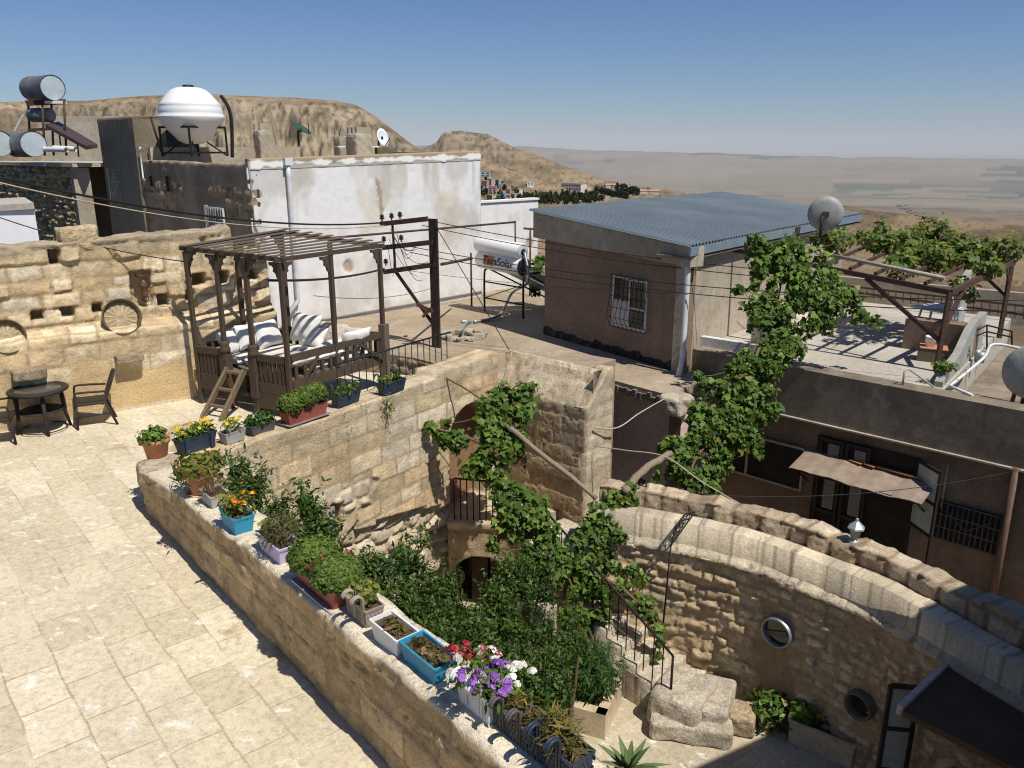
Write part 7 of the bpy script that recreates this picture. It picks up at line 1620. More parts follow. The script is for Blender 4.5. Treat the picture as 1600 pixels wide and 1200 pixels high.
# ---- bare logs of the vine trellis
def log(name, a, b, r, label, mat='log', curve=None):
    pts = [a, b] if curve is None else [a] + curve + [b]; pts = bez(pts, 6); mb = MB(); n_ = len(pts); mb.tube([p + Vector((0, 0, .015 * math.sin(i * 1.9))) for i, p in enumerate(pts)], [r * (1.05 - .25 * i / n_) * (1 + .08 * math.sin(i * 2.3)) for i in range(n_)], 9); o = mb.build(name, M[mat]); tag(o, label, 'log', 'bare poles holding the vine'); return o
log('trellis_pole', UY(790, 664, 13.4), UY(932, 778, 12.7), .048, 'bare grey pole slanting down across the shaded pier')
log('trellis_pole', UY(975, 770, 12.6), UY(1048, 708, 13.4), .07, 'thick forked bare log leaning right above the wall top', curve=[UY(1005, 735, 12.9)])
log('trellis_pole', UY(905, 855, 12.6), UY(948, 790, 12.6), .06, 'short dark pole in the vine under the pier')
# ---- lantern on the wall, round things, planter box
_pts = [Vector((x, y, -.97)) for x, y in off_path(CW3, -.56)]
def _pxx(P): return 800 + F_PX * P.x / (P.y * CP - (P.z - EYE) * SP)
q = min(_pts, key=lambda P: abs(_pxx(P) - 1341)); ln_ = empty('wall_lantern', q, 'grey hexagonal lantern standing on the top stones of the curved wall', 'lantern'); mb = MB(); mb.lathe(q - UPV * .06, [(.10, 0), (.09, .05), (.04, .07), (.035, .10)], 6, cap0=True); mb.build('foot', M['lantern'], ln_); mb = MB(); mb.lathe(q + UPV * .04, [(.05, 0), (.085, .16)], 6, smooth=False); mb.build('glass', M['lantern_glass'], ln_); mb = MB(); mb.lathe(q + UPV * .20, [(.13, 0), (.12, .02), (.05, .09), (.03, .11), (.02, .15), (.001, .16)], 6, smooth=False, cap0=True); mb.build('roof', M['lantern'], ln_)
for k in range(6): a = k / 6 * 2 * math.pi; mb = MB(); mb.tube([q + Vector((math.cos(a) * .052, math.sin(a) * .052, .04)), q + Vector((math.cos(a) * .09, math.sin(a) * .09, .20))], .008, 4); mb.build('rib', M['lantern'], ln_)
def cwn(u_):
    u, x, y, nx, ny, _ = polyline(CWP2, .05); i = int(np.argmin(np.abs(u - u_))); return Vector((x[i], y[i], 0)), Vector((nx[i], ny[i], 0))
def on_cw(px, py):
    for it in range(3):
        q = U(px, py, -2.6) if it == 0 else q; u_ = uproj(CWP2, q); c, nn = cwn(u_); q = UW(px, py, (c.x, c.y), (c.x + nn.y, c.y - nn.x))
    return q, nn
q, nn = on_cw(1218, 985); rw = empty('round_window', q, 'round opening with pale metal rim in the curved wall', 'window'); s3 = nn.cross(UPV).normalized(); mb = MB(); mb.lathe(q + nn * .03, [(.245, -.1), (.245, .09), (.225, .10), (.215, .09), (.215, -.1)], 32, (s3, UPV, nn)); mb.build('rim', M['galv'], rw); mb = MB(); mb.lathe(q + nn * .045, [(.001, 0), (.22, 0)], 28, (s3, UPV, nn)); mb.build('pane', M['glass'], rw); mb = MB(); mb.bar(q + nn * .05 - s3 * .15 + UPV * .02, q + nn * .05 + s3 * .18 - UPV * .10, .03, .09); mb.build('inner_board', M['facade'], rw)
q, nn = on_cw(1350, 1098); jm = empty('clay_spout', q, 'round dark spout mouth sticking out of the curved wall beside the canopy', 'spout'); s3 = nn.cross(UPV).normalized(); mb = MB(); mb.lathe(q + nn * .02, [(.22, -.05), (.21, .16), (.185, .17), (.17, .1), (.16, -.0)], 26, (s3, UPV, nn)); mb.build('rim', M['dark_plaster'], jm); mb = MB(); mb.lathe(q + nn * .06, [(.001, 0), (.165, 0)], 20, (s3, UPV, nn)); mb.build('mouth', M['dark'], jm)
pbx = empty('planter_box', U(930, 1100, CT), 'cream stone planter box with feathery green shrub in the courtyard', 'planter'); a = U(893, 1135, CT); b = U(945, 1150, CT); c3 = U(968, 1105, CT)
# corner planter: two low walls
fa1 = U(880, 1100, CT + .45); fb1 = U(946, 1118, CT + .45); fc1 = U(972, 1062, CT + .45)
def low_wall(a, b, nm, th=.16):
    d = (V2(b) - V2(a)).normalized(); n_ = Vector((d.y, -d.x, 0)); mb = MB(); mb.prism([(q.x, q.y) for q in (V2(a), V2(b), V2(b) - n_ * th, V2(a) - n_ * th)][::-1], CT, CT + .45); mb.build(nm, M['brown_side'] if nm == 'x' else M['court_wall'], pbx)
M['court_wall'] = make_plaster('courtyard_plaster', (.58, .48, .33), (.44, .34, .21), None, .9, True, amt=.5)
low_wall(fa1, fb1, 'front_side'); low_wall(fb1, fc1, 'right_side')
mb = MB(); e_ = V2(fb1) + (V2(fc1) - V2(fb1)) * .5 + (V2(fa1) - V2(fb1)) * .5; mb.prism([(q.x, q.y) for q in (V2(fa1) + Vector((0, .06, 0)), V2(fb1) + Vector((-.08, .08, 0)), V2(fc1) + Vector((-.1, 0, 0)), V2(fa1) + V2(fc1) - V2(fb1))], CT, CT + .36); mb.build('soil', M['soil'], pbx)
tuft(pbx, U(925, 1050, CT + .75), .50, .48, .52, 'needle', [(.05, .12, .02), (.07, .15, .03), (.04, .09, .02)], 420, .13, 380, name='shrub')
# stone trough planter, bush pot, agave
tp_ = U(1287, 1165, CT); tr = rect_planter('stone_trough', tp_, Vector((.80, -.60, 0)), 1.0, .52, .42, M['court_wall'], 'rectangular stone trough with red flowering plants in half shade', .94, group=None); tuft(tr, tp_ + UPV * .50 - Vector((.2, -.15, 0)), .32, .24, .16, 'round', VINE, 260, .09, 381); flowers(tr, tp_ + UPV * .45, .4, .16, .2, [(.6, .06, .04), (.7, .25, .03)], 6, .06, 382)
bp = empty('ground_shrub', U(1205, 1130, CT), 'low round green bush growing at the foot of the curved wall', 'bush'); tuft(bp, Vector(bp.location) + UPV * .28, .42, .40, .32, 'lance', SHRUB + VINE, 260, .10, 383); mb = MB(); mb.lathe(Vector(bp.location), [(.22, 0), (.27, .2), (.25, .2)], 14, cap0=True, cap1=True); mb.build('pot', M['terracotta'], bp)
ag = empty('agave', U(982, 1215, CT + .3), 'spiky agave plant at the bottom edge of the courtyard', 'agave'); c = U(982, 1205, CT + .35)
for k in range(15):
    a = k * 2.4; el = .35 + .07 * k; L = .62 - .01 * k; d = Vector((math.cos(a) * math.cos(el), math.sin(a) * math.cos(el), math.sin(el))); s3 = d.cross(UPV).normalized(); w0 = .055; pts = [c + d * (L * t) - UPV * (.10 * t * t) for t in np.linspace(0, 1, 6)]; wd = [w0 * .7, w0, w0, w0 * .8, w0 * .45, .003]; vs = []
    n3 = s3.cross(d)
    for p, w_ in zip(pts, wd): vs += [p - s3 * w_ + n3 * w_ * .4, p, p + s3 * w_ + n3 * w_ * .4]
    fs = [(i * 3 + j, i * 3 + j + 1, i * 3 + 4 + j, i * 3 + 3 + j) for i in range(5) for j in (0, 1)]; mb = MB(); mb.add(vs, fs, True); mb.build('leaf', bpy.data.materials.get('agave_leaf') or mat_simple('agave_leaf', (.10, .15, .055), .6, 0, .3, 8, .1), ag)
mb = MB(); mb.lathe((c.x, c.y, CT), [(.16, 0), (.22, .32), (.2, .34)], 16, cap0=True, cap1=True); mb.build('pot', M['terracotta'], ag)
# ---- stone canopy hut at the lower right
hu = empty('stone_kiosk', (5.0, 7.3, CT), 'dark flat canopy over an arched stone kiosk in shade at the lower right corner', 'kiosk')
k0 = U(1406, 1108, -1.75); k1 = U(1478, 1040, -1.75); kd_ = (V2(k1) - V2(k0)).normalized(); kn = Vector((kd_.y, -kd_.x, 0)); K0, K1 = V2(k0), V2(k0) + kd_ * 2.9
mb = MB(); mb.prism([(q.x, q.y) for q in (K0, K0 + kn * 3, K1 + kn * 3, K1)], -1.83, -1.75); mb.build('canopy', M['black_board'], hu)
mb = MB(); mb.bar(K0 + UPV * -1.765 - kn * .0, K1 + UPV * -1.765, .07, .13); mb.build('edge_strip', M['pink_edge'], hu)
w0 = K0 + kn * .35 + kd_ * .25; w1 = K0 + kn * 2.6 + kd_ * .25
kL = 2.25
def ks(u, z):
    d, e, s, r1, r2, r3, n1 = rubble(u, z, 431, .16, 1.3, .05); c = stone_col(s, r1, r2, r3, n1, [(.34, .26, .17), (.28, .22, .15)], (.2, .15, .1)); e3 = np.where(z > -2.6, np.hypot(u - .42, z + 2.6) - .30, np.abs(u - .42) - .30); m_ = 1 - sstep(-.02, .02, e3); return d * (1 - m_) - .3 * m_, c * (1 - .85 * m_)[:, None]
relief_wall('stone_front', [(w1.x, w1.y), (w0.x, w0.y)][::-1], CT, -1.84, .35, ks, .04, .04, M['stone_rough'], hu)
mb = MB(); p = w0 + (w1 - w0).normalized() * .42 + kd_ * -.06; mb.lathe((p.x, p.y, -3.1), [(.14, 0), (.15, .3), (.12, .55), (.06, .68), (.001, .7)], 18); o = mb.build('white_jar', M['white_paint']); tag(o, 'white rounded jar standing in the kiosk arch', 'jar')
pa_ = U(1390, 1085, -2.0); pf = empty('sheet_gate', V2(U(1385, 1200, CT)), 'tall gate of grey sheet panels with rusty frame left of the kiosk', 'gate')
g0 = V2(U(1372, 1200, -3.4)); g1_ = g0 + Vector((.34, -.05, 0)); gh = -2.1
for p in (g0, g1_): mb = MB(); mb.bar(p + UPV * CT, p + UPV * gh, .05, .05); mb.build('frame_post', M['pole'], pf)
for z in (gh, -2.75, -3.4, CT + .1): mb = MB(); mb.bar(g0 + UPV * z, g1_ + UPV * z, .05, .05); mb.build('frame_bar', M['pole'], pf)
for z0_, z1_ in ((gh - .04, -2.72), (-2.78, -3.37), (-3.43, CT + .14)): mb = MB(); mb.box((g0 + g1_) / 2 + UPV * ((z0_ + z1_) / 2), ((g1_ - g0).length - .06, .015, abs(z0_ - z1_)), ((g1_ - g0).normalized(), Vector((.2, .97, 0)).normalized(), UPV)); mb.build('panel', M['conc'], pf)
# ropes
mb = MB(); mb.tube(smooth_path([UY(928, 668, 14.0), UY(965, 668, 14.4), UY(1000, 645, 15), UY(1040, 622, 16.6)], 8), .014, 5); o = mb.build('rope', M['rope']); tag(o, 'tan rope drooping from the pier to the roof ledge end', 'rope', 'ropes')
mb = MB(); mb.tube(smooth_path([UY(930, 697, 14.0), UY(980, 704, 13.6), UY(1040, 714, 13.2), UY(1100, 755, 12.8), UY(1190, 806, 12.2)], 8), .012, 5); o = mb.build('rope', M['rope']); tag(o, 'tan rope from the pier past the bare log to the wall top', 'rope', 'ropes')
mb = MB(); mb.tube(smooth_path([UY(1343, 862, 12.2), UY(1375, 900, 11.2), UY(1410, 945, 10.6), UY(1455, 985, 10.1), UY(1520, 1030, 9.6), UY(1600, 1060, 9.0)], 8), .013, 5); o = mb.build('rope', M['rope']); tag(o, 'tan cord running down the coping from the lantern', 'rope', 'ropes')
mb = MB(); mb.tube(smooth_path([UY(1335, 895, 11.6), UY(1390, 940, 10.8), UY(1440, 975, 10.3), UY(1520, 1032, 9.65)], 8), .014, 5); o = mb.build('cable', M['cable']); tag(o, 'dark cable lying on the coping beside the tan cord', 'cable', 'overhead cables')
mb = MB(); mb.tube(catenary(UY(1085, 772, 12.6), UY(1590, 735, 13.5), .22, 20), .007, 4); o = mb.build('cable', M['cable']); tag(o, 'thin wire sagging across the canopy and doorway', 'cable', 'overhead cables')
mb = MB(); mb.tube(smooth_path([onp(672, 580, 14.2), onp(700, 592, 14.1), onp(735, 612, 14.0), onp(765, 635, 13.9)], 6), .018, 6); o = mb.build('vine_stem', M['bark']); tag(o, 'bare vine stem curving over the top of the arched doorway', 'vine')
# ================================================================== VINES AND SHRUBS
def blobs_px(lst):
    out = []
    for (px, py, Y, r, *rest) in lst:
        k = Y / F_PX * 1.05; rr = r * k; zs = rest[0] if rest else 1.0
        out.append((tuple(UY(px, py, Y)), (rr, rr * .75, rr * zs)))
    return out
def plant(name, base, label, cat, group=None): return empty(name, base, label, cat, group)
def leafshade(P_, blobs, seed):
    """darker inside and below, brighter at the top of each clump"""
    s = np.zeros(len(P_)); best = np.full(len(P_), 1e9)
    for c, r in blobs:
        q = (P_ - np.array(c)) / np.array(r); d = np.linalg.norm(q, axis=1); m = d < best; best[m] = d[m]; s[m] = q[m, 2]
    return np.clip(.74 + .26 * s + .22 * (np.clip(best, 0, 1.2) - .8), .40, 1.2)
def vine(name, label, lst, seed, dens=190, size=.092, pal=VINE, stems=(), group=None, base=None, shell=.25, clump=.42):
    bl_ = blobs_px(lst); e = plant(name, base if base is not None else Vector(bl_[0][0]), label, 'vine', group)
    P_, N_ = blob_points(bl_, dens * 1.55, seed, shell, clump); N_ = N_ * .7 + np.array((.25, -.55, .25))
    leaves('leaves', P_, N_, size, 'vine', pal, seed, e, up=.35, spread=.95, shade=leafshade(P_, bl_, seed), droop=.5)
    for i, pts in enumerate(stems):
        pts = smooth_path([UY(*q) for q in pts], 6); n_ = len(pts); mb = MB(); mb.tube(pts, [.035 - .022 * k / n_ for k in range(n_)], 7); mb.build('stem', M['bark'], e)
    # thin shoots between neighbouring clumps
    mb = MB()
    for i in range(len(bl_) - 1):
        a, b = Vector(bl_[i][0]), Vector(bl_[i + 1][0])
        if (a - b).length < 1.6: mb.tube(catenary(a, b, .05, 5), .009, 4)
    mb.build('shoots', M['bark'], e); return e
vine('grape_vine', 'grape vine hanging over the arched doorway and shaded pier', [
    (672, 668, 13.5, 12), (690, 685, 13.5, 16), (712, 688, 13.4, 20), (697, 662, 13.6, 9), (770, 642, 13.7, 28), (790, 625, 13.8, 28), (815, 618, 13.9, 24), (830, 608, 13.9, 12), (822, 640, 13.8, 20),
    (800, 655, 13.6, 34), (770, 675, 13.5, 36), (757, 700, 13.4, 24), (780, 705, 13.3, 34), (760, 730, 13.2, 28), (735, 735, 13.2, 18), (815, 690, 13.4, 20), (775, 750, 13.0, 20), (790, 770, 12.8, 28), (815, 785, 12.7, 30), (840, 800, 12.6, 28), (800, 810, 12.6, 30), (825, 825, 12.5, 32), (850, 830, 12.4, 30), (790, 838, 12.5, 22), (770, 855, 12.5, 12), (860, 855, 12.3, 30), (840, 865, 12.3, 28), (875, 870, 12.2, 24), (865, 895, 12.1, 30), (830, 885, 12.2, 18)], 601,
    stems=[[(930, 1010, 11.9), (905, 940, 12.0), (870, 870, 12.2), (810, 790, 12.7), (770, 700, 13.3)], [(770, 700, 13.3), (720, 680, 13.4), (672, 668, 13.5)]], base=U(930, 1030, CT))
vine('grape_vine', 'grape vine climbing over the stair railing and coping', [
    (985, 762, 12.7, 14), (965, 785, 12.6, 24), (1000, 775, 12.7, 12), (945, 800, 12.5, 24), (925, 825, 12.4, 26), (955, 825, 12.4, 24), (985, 780, 12.6, 16), (930, 850, 12.3, 26), (900, 850, 12.3, 16), (915, 875, 12.2, 28), (945, 865, 12.3, 22), (925, 905, 12.1, 28), (895, 890, 12.2, 22), (905, 930, 12.0, 22), (940, 925, 12.0, 20), (972, 840, 12.2, 12), (960, 885, 12.1, 12), (985, 892, 12.0, 12), (965, 915, 11.9, 16), (985, 935, 11.8, 16), (1000, 905, 11.9, 12), (1010, 940, 11.7, 12), (1022, 962, 11.6, 12), (1030, 985, 11.5, 11), (1032, 1005, 11.5, 9), (1030, 1025, 11.5, 8), (940, 960, 11.9, 18), (1000, 955, 11.7, 12), (890, 960, 11.9, 20), (915, 965, 11.9, 20)], 602, dens=185,
    stems=[[(925, 1020, 11.9), (905, 950, 12.0), (915, 890, 12.2), (950, 820, 12.4), (985, 765, 12.7)], [(925, 900, 12.1), (960, 912, 11.9), (1000, 945, 11.7), (1030, 985, 11.5)]], base=U(925, 1040, CT))
vine('grape_vine', 'dense vine cascading down in front of the dark facade', [
    (1050, 700, 14.3, 22), (1065, 725, 14.2, 32), (1090, 700, 14.4, 32), (1085, 745, 14.1, 28), (1110, 735, 14.2, 30), (1110, 765, 14.0, 20), (1040, 735, 14.2, 16), (1105, 670, 14.6, 32), (1095, 645, 14.8, 24), (1135, 690, 14.6, 34), (1130, 650, 14.8, 36), (1165, 680, 14.8, 30), (1175, 645, 15.0, 34), (1190, 615, 15.2, 30), (1160, 610, 15.2, 32), (1205, 640, 15.1, 20), (1195, 585, 15.4, 30), (1130, 615, 15.1, 26), (1105, 600, 15.2, 14), (1090, 588, 15.2, 9), (1150, 575, 15.4, 18), (1170, 560, 15.6, 18), (1215, 560, 15.8, 26), (1235, 545, 16.0, 24), (1180, 700, 14.7, 18), (1130, 720, 14.4, 20), (1120, 780, 13.9, 12), (1035, 745, 14.2, 14), (1080, 770, 14.0, 12), (1185, 700, 14.7, 12)], 603, dens=195,
    stems=[[(1075, 770, 13.9), (1085, 720, 14.2), (1130, 660, 14.8), (1165, 580, 15.5), (1185, 530, 16.2)]], base=U(1080, 860, CT - .3))
vine('grape_vine', 'tall vine rising past the cream tank to the steel pergola', [
    (1195, 545, 16.2, 16), (1215, 525, 16.4, 24), (1195, 500, 16.6, 26), (1225, 495, 16.6, 32), (1255, 510, 16.6, 26), (1180, 475, 16.8, 20), (1160, 450, 17.0, 14), (1200, 460, 17.0, 32), (1235, 455, 17.0, 34), (1270, 470, 17.0, 32), (1255, 440, 17.2, 30), (1290, 445, 17.4, 26), (1300, 480, 17.0, 26), (1325, 470, 17.2, 20), (1345, 490, 17.2, 16), (1335, 460, 17.4, 16), (1365, 505, 17.2, 12), (1290, 505, 16.8, 18), (1270, 525, 16.6, 16), (1190, 425, 17.4, 28), (1215, 410, 17.6, 30), (1190, 395, 17.6, 24), (1180, 375, 17.6, 12), (1235, 395, 17.8, 28), (1250, 420, 17.6, 26), (1205, 435, 17.2, 24), (1275, 410, 17.8, 26), (1235, 540, 16.3, 14)], 604, dens=140, size=.105, clump=.62,
    stems=[[(1180, 560, 15.8), (1195, 520, 16.6), (1215, 470, 17.1), (1225, 410, 17.7)]], base=UY(1180, 590, 15.6))
# canopy over the pergola
rng = np.random.RandomState(9); bl2 = []
for i in range(120):
    s, t = rng.uniform(-.05, 1.0), rng.uniform(.12, 1.05)
    a = tp1.lerp(lf1, s * 1.25); b = tp2.lerp(lf2, s); c = a.lerp(b, t) + UPV * (.14 + rng.uniform(-.1, .16))
    if s < .22 and t < .45: continue
    if vn(np.array([s * 5.0]), np.array([t * 4.0]), 3)[0] < .38: continue
    r = rng.uniform(.18, .46); c.z += max(0, rng.normal(.05, .16)); bl2.append((tuple(c), (r, r, r * rng.uniform(.5, 1.1))))
for q in [(1505, 395, 20.4, 20), (1520, 405, 20.2, 16), (1545, 425, 20.0, 14), (1500, 450, 19.2, 20), (1520, 460, 19.4, 16), (1495, 385, 21, 18)]: bl2 += blobs_px([q])
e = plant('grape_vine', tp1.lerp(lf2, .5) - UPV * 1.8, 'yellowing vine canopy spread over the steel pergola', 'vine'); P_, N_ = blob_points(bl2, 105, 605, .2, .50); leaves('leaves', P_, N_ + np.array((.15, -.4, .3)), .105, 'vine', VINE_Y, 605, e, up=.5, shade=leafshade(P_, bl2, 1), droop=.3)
mb = MB()
for i in range(40):
    a = Vector(bl2[rng.randint(len(bl2))][0]); b = a + Vector((rng.uniform(-1.2, 1.2), rng.uniform(-1.2, 1.2), rng.uniform(-.1, .1))); mb.tube(catenary(a, b, .06, 5), .010, 4)
mb.build('shoots', M['bark'], e)
# dry bunch on the pier, creeper between buildings, moss
vine('dry_vine_bunch', 'dry brown vine twigs below the pole on the shaded pier', [(812, 705, 13.5, 20), (800, 690, 13.5, 14), (818, 722, 13.4, 12)], 606, dens=60, size=.08, pal=[(.26, .19, .10), (.20, .14, .07), (.32, .25, .13)])
vine('wall_creeper', 'green creeper glimpsed between the solar heater and brown house', [(838, 420, 27.5, 14), (842, 440, 27.5, 12), (838, 455, 27.6, 10), (845, 405, 27.6, 8)], 607, dens=70, size=.16, pal=SHRUB + VINE)
vine('wall_weed', 'small weed growing under the slanted coping', [(1233, 918, 11.0, 12), (1245, 930, 10.9, 9)], 608, dens=160, size=.05, pal=[(.10, .10, .04), (.14, .12, .05)])
# planter climbing weed on the terrace planter wall
vine('terrace_creeper', 'thin creeper on the brown planter wall of the vine terrace', [(1505, 530, 18.2, 10), (1508, 550, 18.1, 10), (1495, 565, 18.0, 10)], 609, dens=80, size=.08)
# ---- courtyard shrubs
def shrub(label, lst, seed, dens=840, size=.064, pal=SHRUB, base=None, sprigs=10):
    bl_ = blobs_px(lst); bl_ = bl_ + [((c[0], c[1] + .1, c[2] - .95 - .3 * (i % 2)), tuple(q * .95 for q in r)) for i, (c, r) in enumerate(bl_) if i % 2 == 0 and c[2] > CT + 2.0]; c0 = Vector(bl_[0][0]); b = base or Vector((c0.x, c0.y, CT)); e = plant('shrub', b, label, 'shrub', 'dark shrubs in the courtyard')
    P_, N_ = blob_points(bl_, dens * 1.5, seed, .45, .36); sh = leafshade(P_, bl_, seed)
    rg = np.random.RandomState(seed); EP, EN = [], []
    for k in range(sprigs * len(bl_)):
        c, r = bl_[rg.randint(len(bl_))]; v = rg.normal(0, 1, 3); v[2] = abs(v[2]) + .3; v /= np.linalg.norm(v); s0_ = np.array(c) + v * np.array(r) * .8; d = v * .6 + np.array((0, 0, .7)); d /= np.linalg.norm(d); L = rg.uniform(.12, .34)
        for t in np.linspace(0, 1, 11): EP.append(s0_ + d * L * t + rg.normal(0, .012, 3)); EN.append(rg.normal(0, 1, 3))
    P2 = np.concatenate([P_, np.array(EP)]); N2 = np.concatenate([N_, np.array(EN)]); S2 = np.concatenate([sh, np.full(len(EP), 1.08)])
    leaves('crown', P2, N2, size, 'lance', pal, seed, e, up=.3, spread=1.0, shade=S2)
    for i, (c, r) in enumerate(bl_[:6]): c = Vector(c); mb = MB(); pts = smooth_path([b + Vector((.05 * i, .04 * (i % 3), 0)), (b * .5 + c * .5) + Vector((.1 * (i % 2) - .05, 0, -.1)), c], 4); mb.tube(pts, [.04 - .028 * k / len(pts) for k in range(len(pts))], 6); mb.build('branch', M['bark'], e)
    return e
shrub('dark upright shrub nearest the parapet corner pots', [(378, 765, 9.1, 30), (372, 740, 9.2, 16), (395, 785, 9.0, 24), (360, 790, 9.1, 16), (405, 755, 9.2, 14)], 621)
shrub('dark shrub beside the barred slit under the ashlar facade', [(470, 820, 9.1, 42), (440, 800, 9.2, 26), (478, 790, 9.2, 24), (500, 845, 9.0, 32), (455, 850, 8.9, 34), (420, 830, 9.0, 24), (520, 870, 8.9, 18), (515, 825, 9.1, 16), (475, 870, 8.8, 24)], 622)
shrub('spreading shrub behind the large brick red planter', [(600, 900, 9.3, 42), (570, 890, 9.2, 28), (640, 870, 9.6, 30), (620, 935, 9.0, 42), (655, 910, 9.5, 36), (585, 940, 8.9, 30), (660, 855, 9.8, 16), (635, 965, 8.8, 36), (555, 895, 9.1, 16)], 623)
shrub('broad shrub hiding the lower arched door', [(690, 945, 10.1, 40), (735, 972, 10.2, 34), (690, 985, 9.6, 42), (740, 1000, 9.7, 42), (700, 915, 10.3, 20), (780, 940, 10.4, 24), (785, 970, 10.2, 32)], 624)
shrub('shrub spreading at the vine foot beside the plastered post', [(800, 905, 10.9, 34), (835, 915, 10.9, 32), (810, 940, 10.6, 34), (800, 895, 11, 20), (850, 900, 10.9, 22), (770, 935, 10.6, 24), (860, 930, 10.8, 18)], 625)
shrub('big glossy shrub behind the turquoise and petunia planters', [(700, 1020, 8.9, 40), (745, 1030, 9.0, 44), (790, 1010, 9.4, 42), (780, 1050, 8.9, 44), (830, 1040, 9.2, 42), (820, 1085, 8.7, 42), (860, 1070, 9.0, 36), (850, 1110, 8.6, 34), (870, 1040, 9.3, 26), (740, 995, 9.2, 30), (670, 1000, 8.8, 24), (880, 1090, 8.9, 18), (835, 1000, 9.6, 24)], 626, dens=880)
shrub('light green shrub at the vine trunk by the stairs', [(880, 1000, 10.4, 24), (905, 1010, 10.4, 18), (870, 1025, 10.2, 20), (890, 975, 10.6, 16)], 627, pal=[(.07, .14, .025), (.09, .17, .035), (.05, .10, .02)])
# plastered post under the vine
pl_ = empty('plastered_post', V2(UY(842, 970, 11.2)) + UPV * CT, 'tan plastered square post in the shade under the vine', 'post'); c = Vector(pl_.location); mb = MB(); mb.bbox(c + UPV * .95, (.42, .42, 1.9), (prd, prn, UPV), .02); mb.build('shaft', M['brown_side'], pl_)
# ================================================================== DISTANT TOWN
def house_box(px, py, w_, h_, dpx, colr, label, roofc=(.36, .30, .24), name='town_house', nwin=0, flat=True):
    g, r = ground_at(px, py); k = r / F_PX; W_, H_ = w_ * k, h_ * k; D_ = dpx * k; e = empty(name, g, label, 'house', 'houses on the slope under the butte')
    yaw = .5 * math.sin(px * 1.7) - .35; a = Vector((math.cos(yaw), math.sin(yaw), 0)); n_ = Vector((-a.y, a.x, 0)); c = g + n_ * D_ * .5
    key = 'town_%d_%d_%d' % tuple(int(q * 100) for q in colr); mt = bpy.data.materials.get(key) or mat_simple(key, colr, .9, var=.15, scale=.4, bump=0)
    mb = MB(); mb.box(c + UPV * (H_ / 2 - 2), (W_, D_, H_ + 4), (a, n_, UPV)); mb.build('wall', mt, e)
    rk = 'town_roof_%d' % int(roofc[0] * 100); mr = bpy.data.materials.get(rk) or mat_simple(rk, roofc, .9, var=.15, scale=.4, bump=0)
    mb = MB()
    if flat: mb.box(c + UPV * (H_ + .25), (W_ * 1.04, D_ * 1.04, .5), (a, n_, UPV))
    else:
        hw, hd, hh = W_ * .54, D_ * .56, H_ * .45; vs = [c + a * x * hw + n_ * y * hd + UPV * (H_ + .02) for x, y in ((-1, -1), (1, -1), (1, 1), (-1, 1))] + [c + a * x * hw * .8 + UPV * (H_ + hh) for x in (-1, 1)]; mb.add(vs, [(0, 1, 5, 4), (2, 3, 4, 5), (1, 2, 5), (3, 0, 4), (3, 2, 1, 0)])
    mb.build('roof', mr, e)
    for i in range(nwin):
        for j in range(2):
            mb = MB(); mb.box(c - n_ * (D_ / 2 + .03) + a * (W_ * ((i + .5) / nwin - .5)) + UPV * (H_ * (.28 + .42 * j)), (W_ / nwin * .55, .1, H_ * .2), (a, n_, UPV)); mb.build('window', M['glass'], e)
    return e
T = [(758, 279, 14, 9, 9, (.36, .42, .46), 'grey green block highest on the slope right of the white house'), (764, 290, 10, 9, 8, (.42, .34, .28), 'tan house just below the highest grey block'), (756, 292, 9, 8, 8, (.40, .24, .26), 'pinkish house tucked against the white house corner'), (775, 292, 11, 10, 8, (.26, .34, .42), 'bluish grey house in the upper town row'), (784, 296, 9, 7, 8, (.45, .35, .28), 'small tan house at the end of the upper town row'), (769, 300, 12, 8, 8, (.44, .25, .28), 'long rose coloured house in the second town row'), (758, 303, 10, 8, 8, (.34, .30, .27), 'brown house in the second town row'), (783, 306, 7, 6, 7, (.18, .28, .48), 'small blue house among dark trees'), (793, 303, 8, 6, 7, (.34, .25, .20), 'dark brown house beyond the blue one'), (764, 315, 12, 8, 9, (.48, .42, .35), 'cream house in the lower town row'), (776, 312, 8, 6, 7, (.28, .38, .52), 'pale blue house in the lower town row'), (786, 317, 10, 6, 8, (.52, .46, .38), 'cream house with reddish roof low in the town'), (808, 302, 9, 6, 8, (.56, .54, .50), 'pale house at the right end of the town'), (801, 309, 9, 5, 7, (.44, .36, .28), 'tan house half hidden by the wood'), (829, 293, 10, 6, 8, (.66, .66, .66), 'small bright white house alone on the slope'), (815, 300, 8, 4, 7, (.38, .30, .24), 'low brown house between town and white house'), (927, 312, 9, 6, 8, (.56, .50, .40), 'cream house in front of the wood')]
for t in T: house_box(*t[:6], t[6], nwin=2, roofc=(.30, .20, .16) if 'reddish' in t[6] else (.38, .33, .27))
house_box(893, 301, 36, 11, 16, (.62, .58, .50), 'long cream block with rows of dark windows above the wood', name='long_block', nwin=8)
for i, (px, w_) in enumerate([(958, 20), (980, 22), (1003, 22), (1024, 16)]):
    house_box(px, 304 + i * .4, w_, 5, 10, (.60, .54, .44), ['leftmost', 'second', 'third', 'rightmost'][i] + ' cream barrack with reddish roof beyond the wood', roofc=(.42, .26, .19), name='barrack', nwin=0, flat=False)
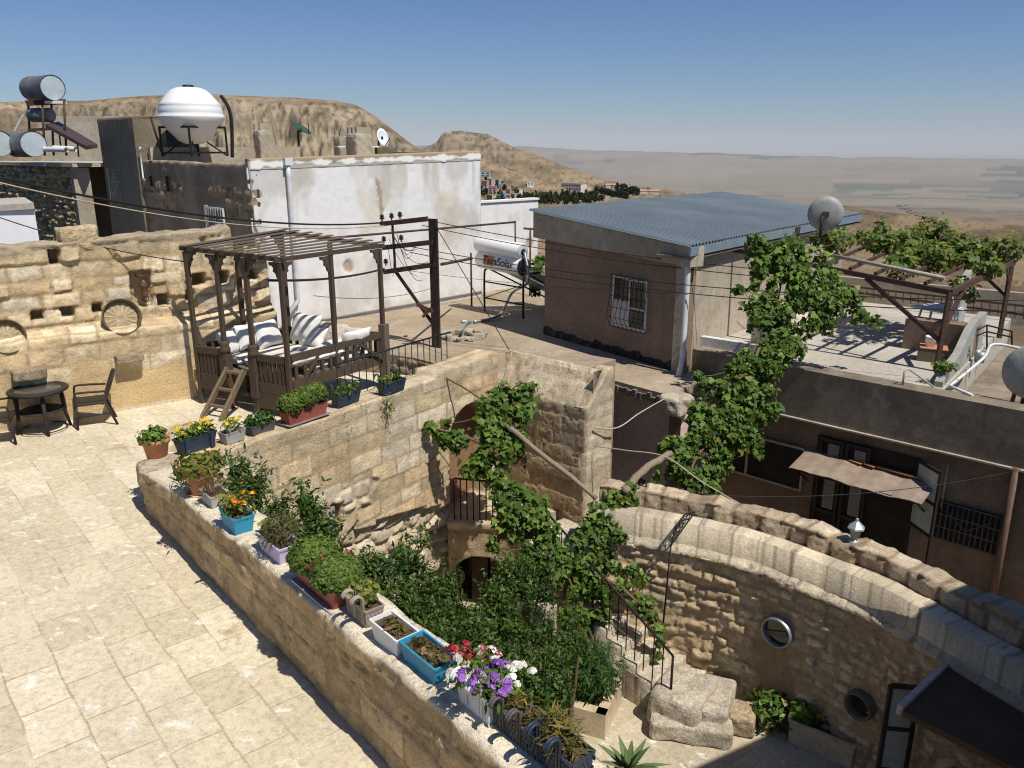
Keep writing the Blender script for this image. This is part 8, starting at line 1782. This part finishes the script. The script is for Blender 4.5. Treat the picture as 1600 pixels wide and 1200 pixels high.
# wood below the barracks: a mass of conifers
rng = np.random.RandomState(12); PP = []; NN = []
cnt = 0
tree_rows = []
for i in range(330):
    x = rng.uniform(812, 1000); lo = np.interp(x, [752, 800, 850, 900, 950, 1000], [318, 317, 321, 320, 316, 309]); hi = np.interp(x, [752, 800, 850, 900, 950, 1000], [308, 308, 307, 307, 306, 305]); tree_rows.append((x, rng.uniform(hi, lo)))
for i in range(40): tree_rows.append((rng.uniform(752, 812), rng.uniform(285, 320)))
VV, FF, CC = [], [], []
for (x, y) in tree_rows:
    g, r = ground_at(x, y); k = r / F_PX; Hh = rng.uniform(6, 10) * k; Rr = rng.uniform(2.4, 4.2) * k
    n_ = 26
    for j in range(n_):
        t = rng.uniform(.1, 1); a = rng.uniform(0, 6.28); rad = Rr * (1 - t * .75) * rng.uniform(.5, 1); p = np.array(g) + np.array((math.cos(a) * rad, math.sin(a) * rad, Hh * t)); s = Rr * rng.uniform(.35, .6); q = rng.normal(0, 1, (2, 3)); q /= np.linalg.norm(q, axis=1)[:, None]
        b = len(VV); VV += [p + q[0] * s, p + q[1] * s, p - q[0] * s, p - q[1] * s]; FF.append((b, b + 1, b + 2, b + 3)); c = np.array((.030, .042, .020)) * rng.uniform(.6, 1.5) * (.6 + .7 * t); CC += [c] * 4
w_ = np_mesh('far_wood', np.array(VV), np.array(FF), np.array(CC), M['leaf'], base=tuple(np.array(VV).mean(0))); tag(w_, 'dark green far off wood below the slope', 'wood', kind='stuff')

# rock outcrop running down the brown spur, and pale terraces
oc = empty('rock_outcrop', ground_at(1480, 356)[0], 'jagged dark rock outcrop running down the brown hillside at the right', 'rock')
rg = np.random.RandomState(3); om = mat_simple('outcrop', (.20, .15, .105), .95, var=.4, scale=.15, bump=.5)
for i in range(46):
    mb = MB()
    t = rg.uniform(0, 1); x = np.interp(t, [0, .25, .4, .7, 1], [1415, 1448, 1472, 1512, 1560]) + rg.normal(0, 3); y = np.interp(t, [0, .25, .4, .7, 1], [322, 338, 347, 366, 384]) + rg.normal(0, 2)
    g, r = ground_at(x, y); k = r / F_PX; s_ = rg.uniform(3, 8) * k * (1.2 if .3 < t < .8 else .6); yw = rg.uniform(0, 3); stone_block(mb, g, (s_ * 1.5, s_, s_ * .8), (Vector((math.cos(yw), math.sin(yw), 0)), Vector((-math.sin(yw), math.cos(yw), 0)), UPV), 700 + i, s_ * .18, 3); mb.build('boulder', om, oc)
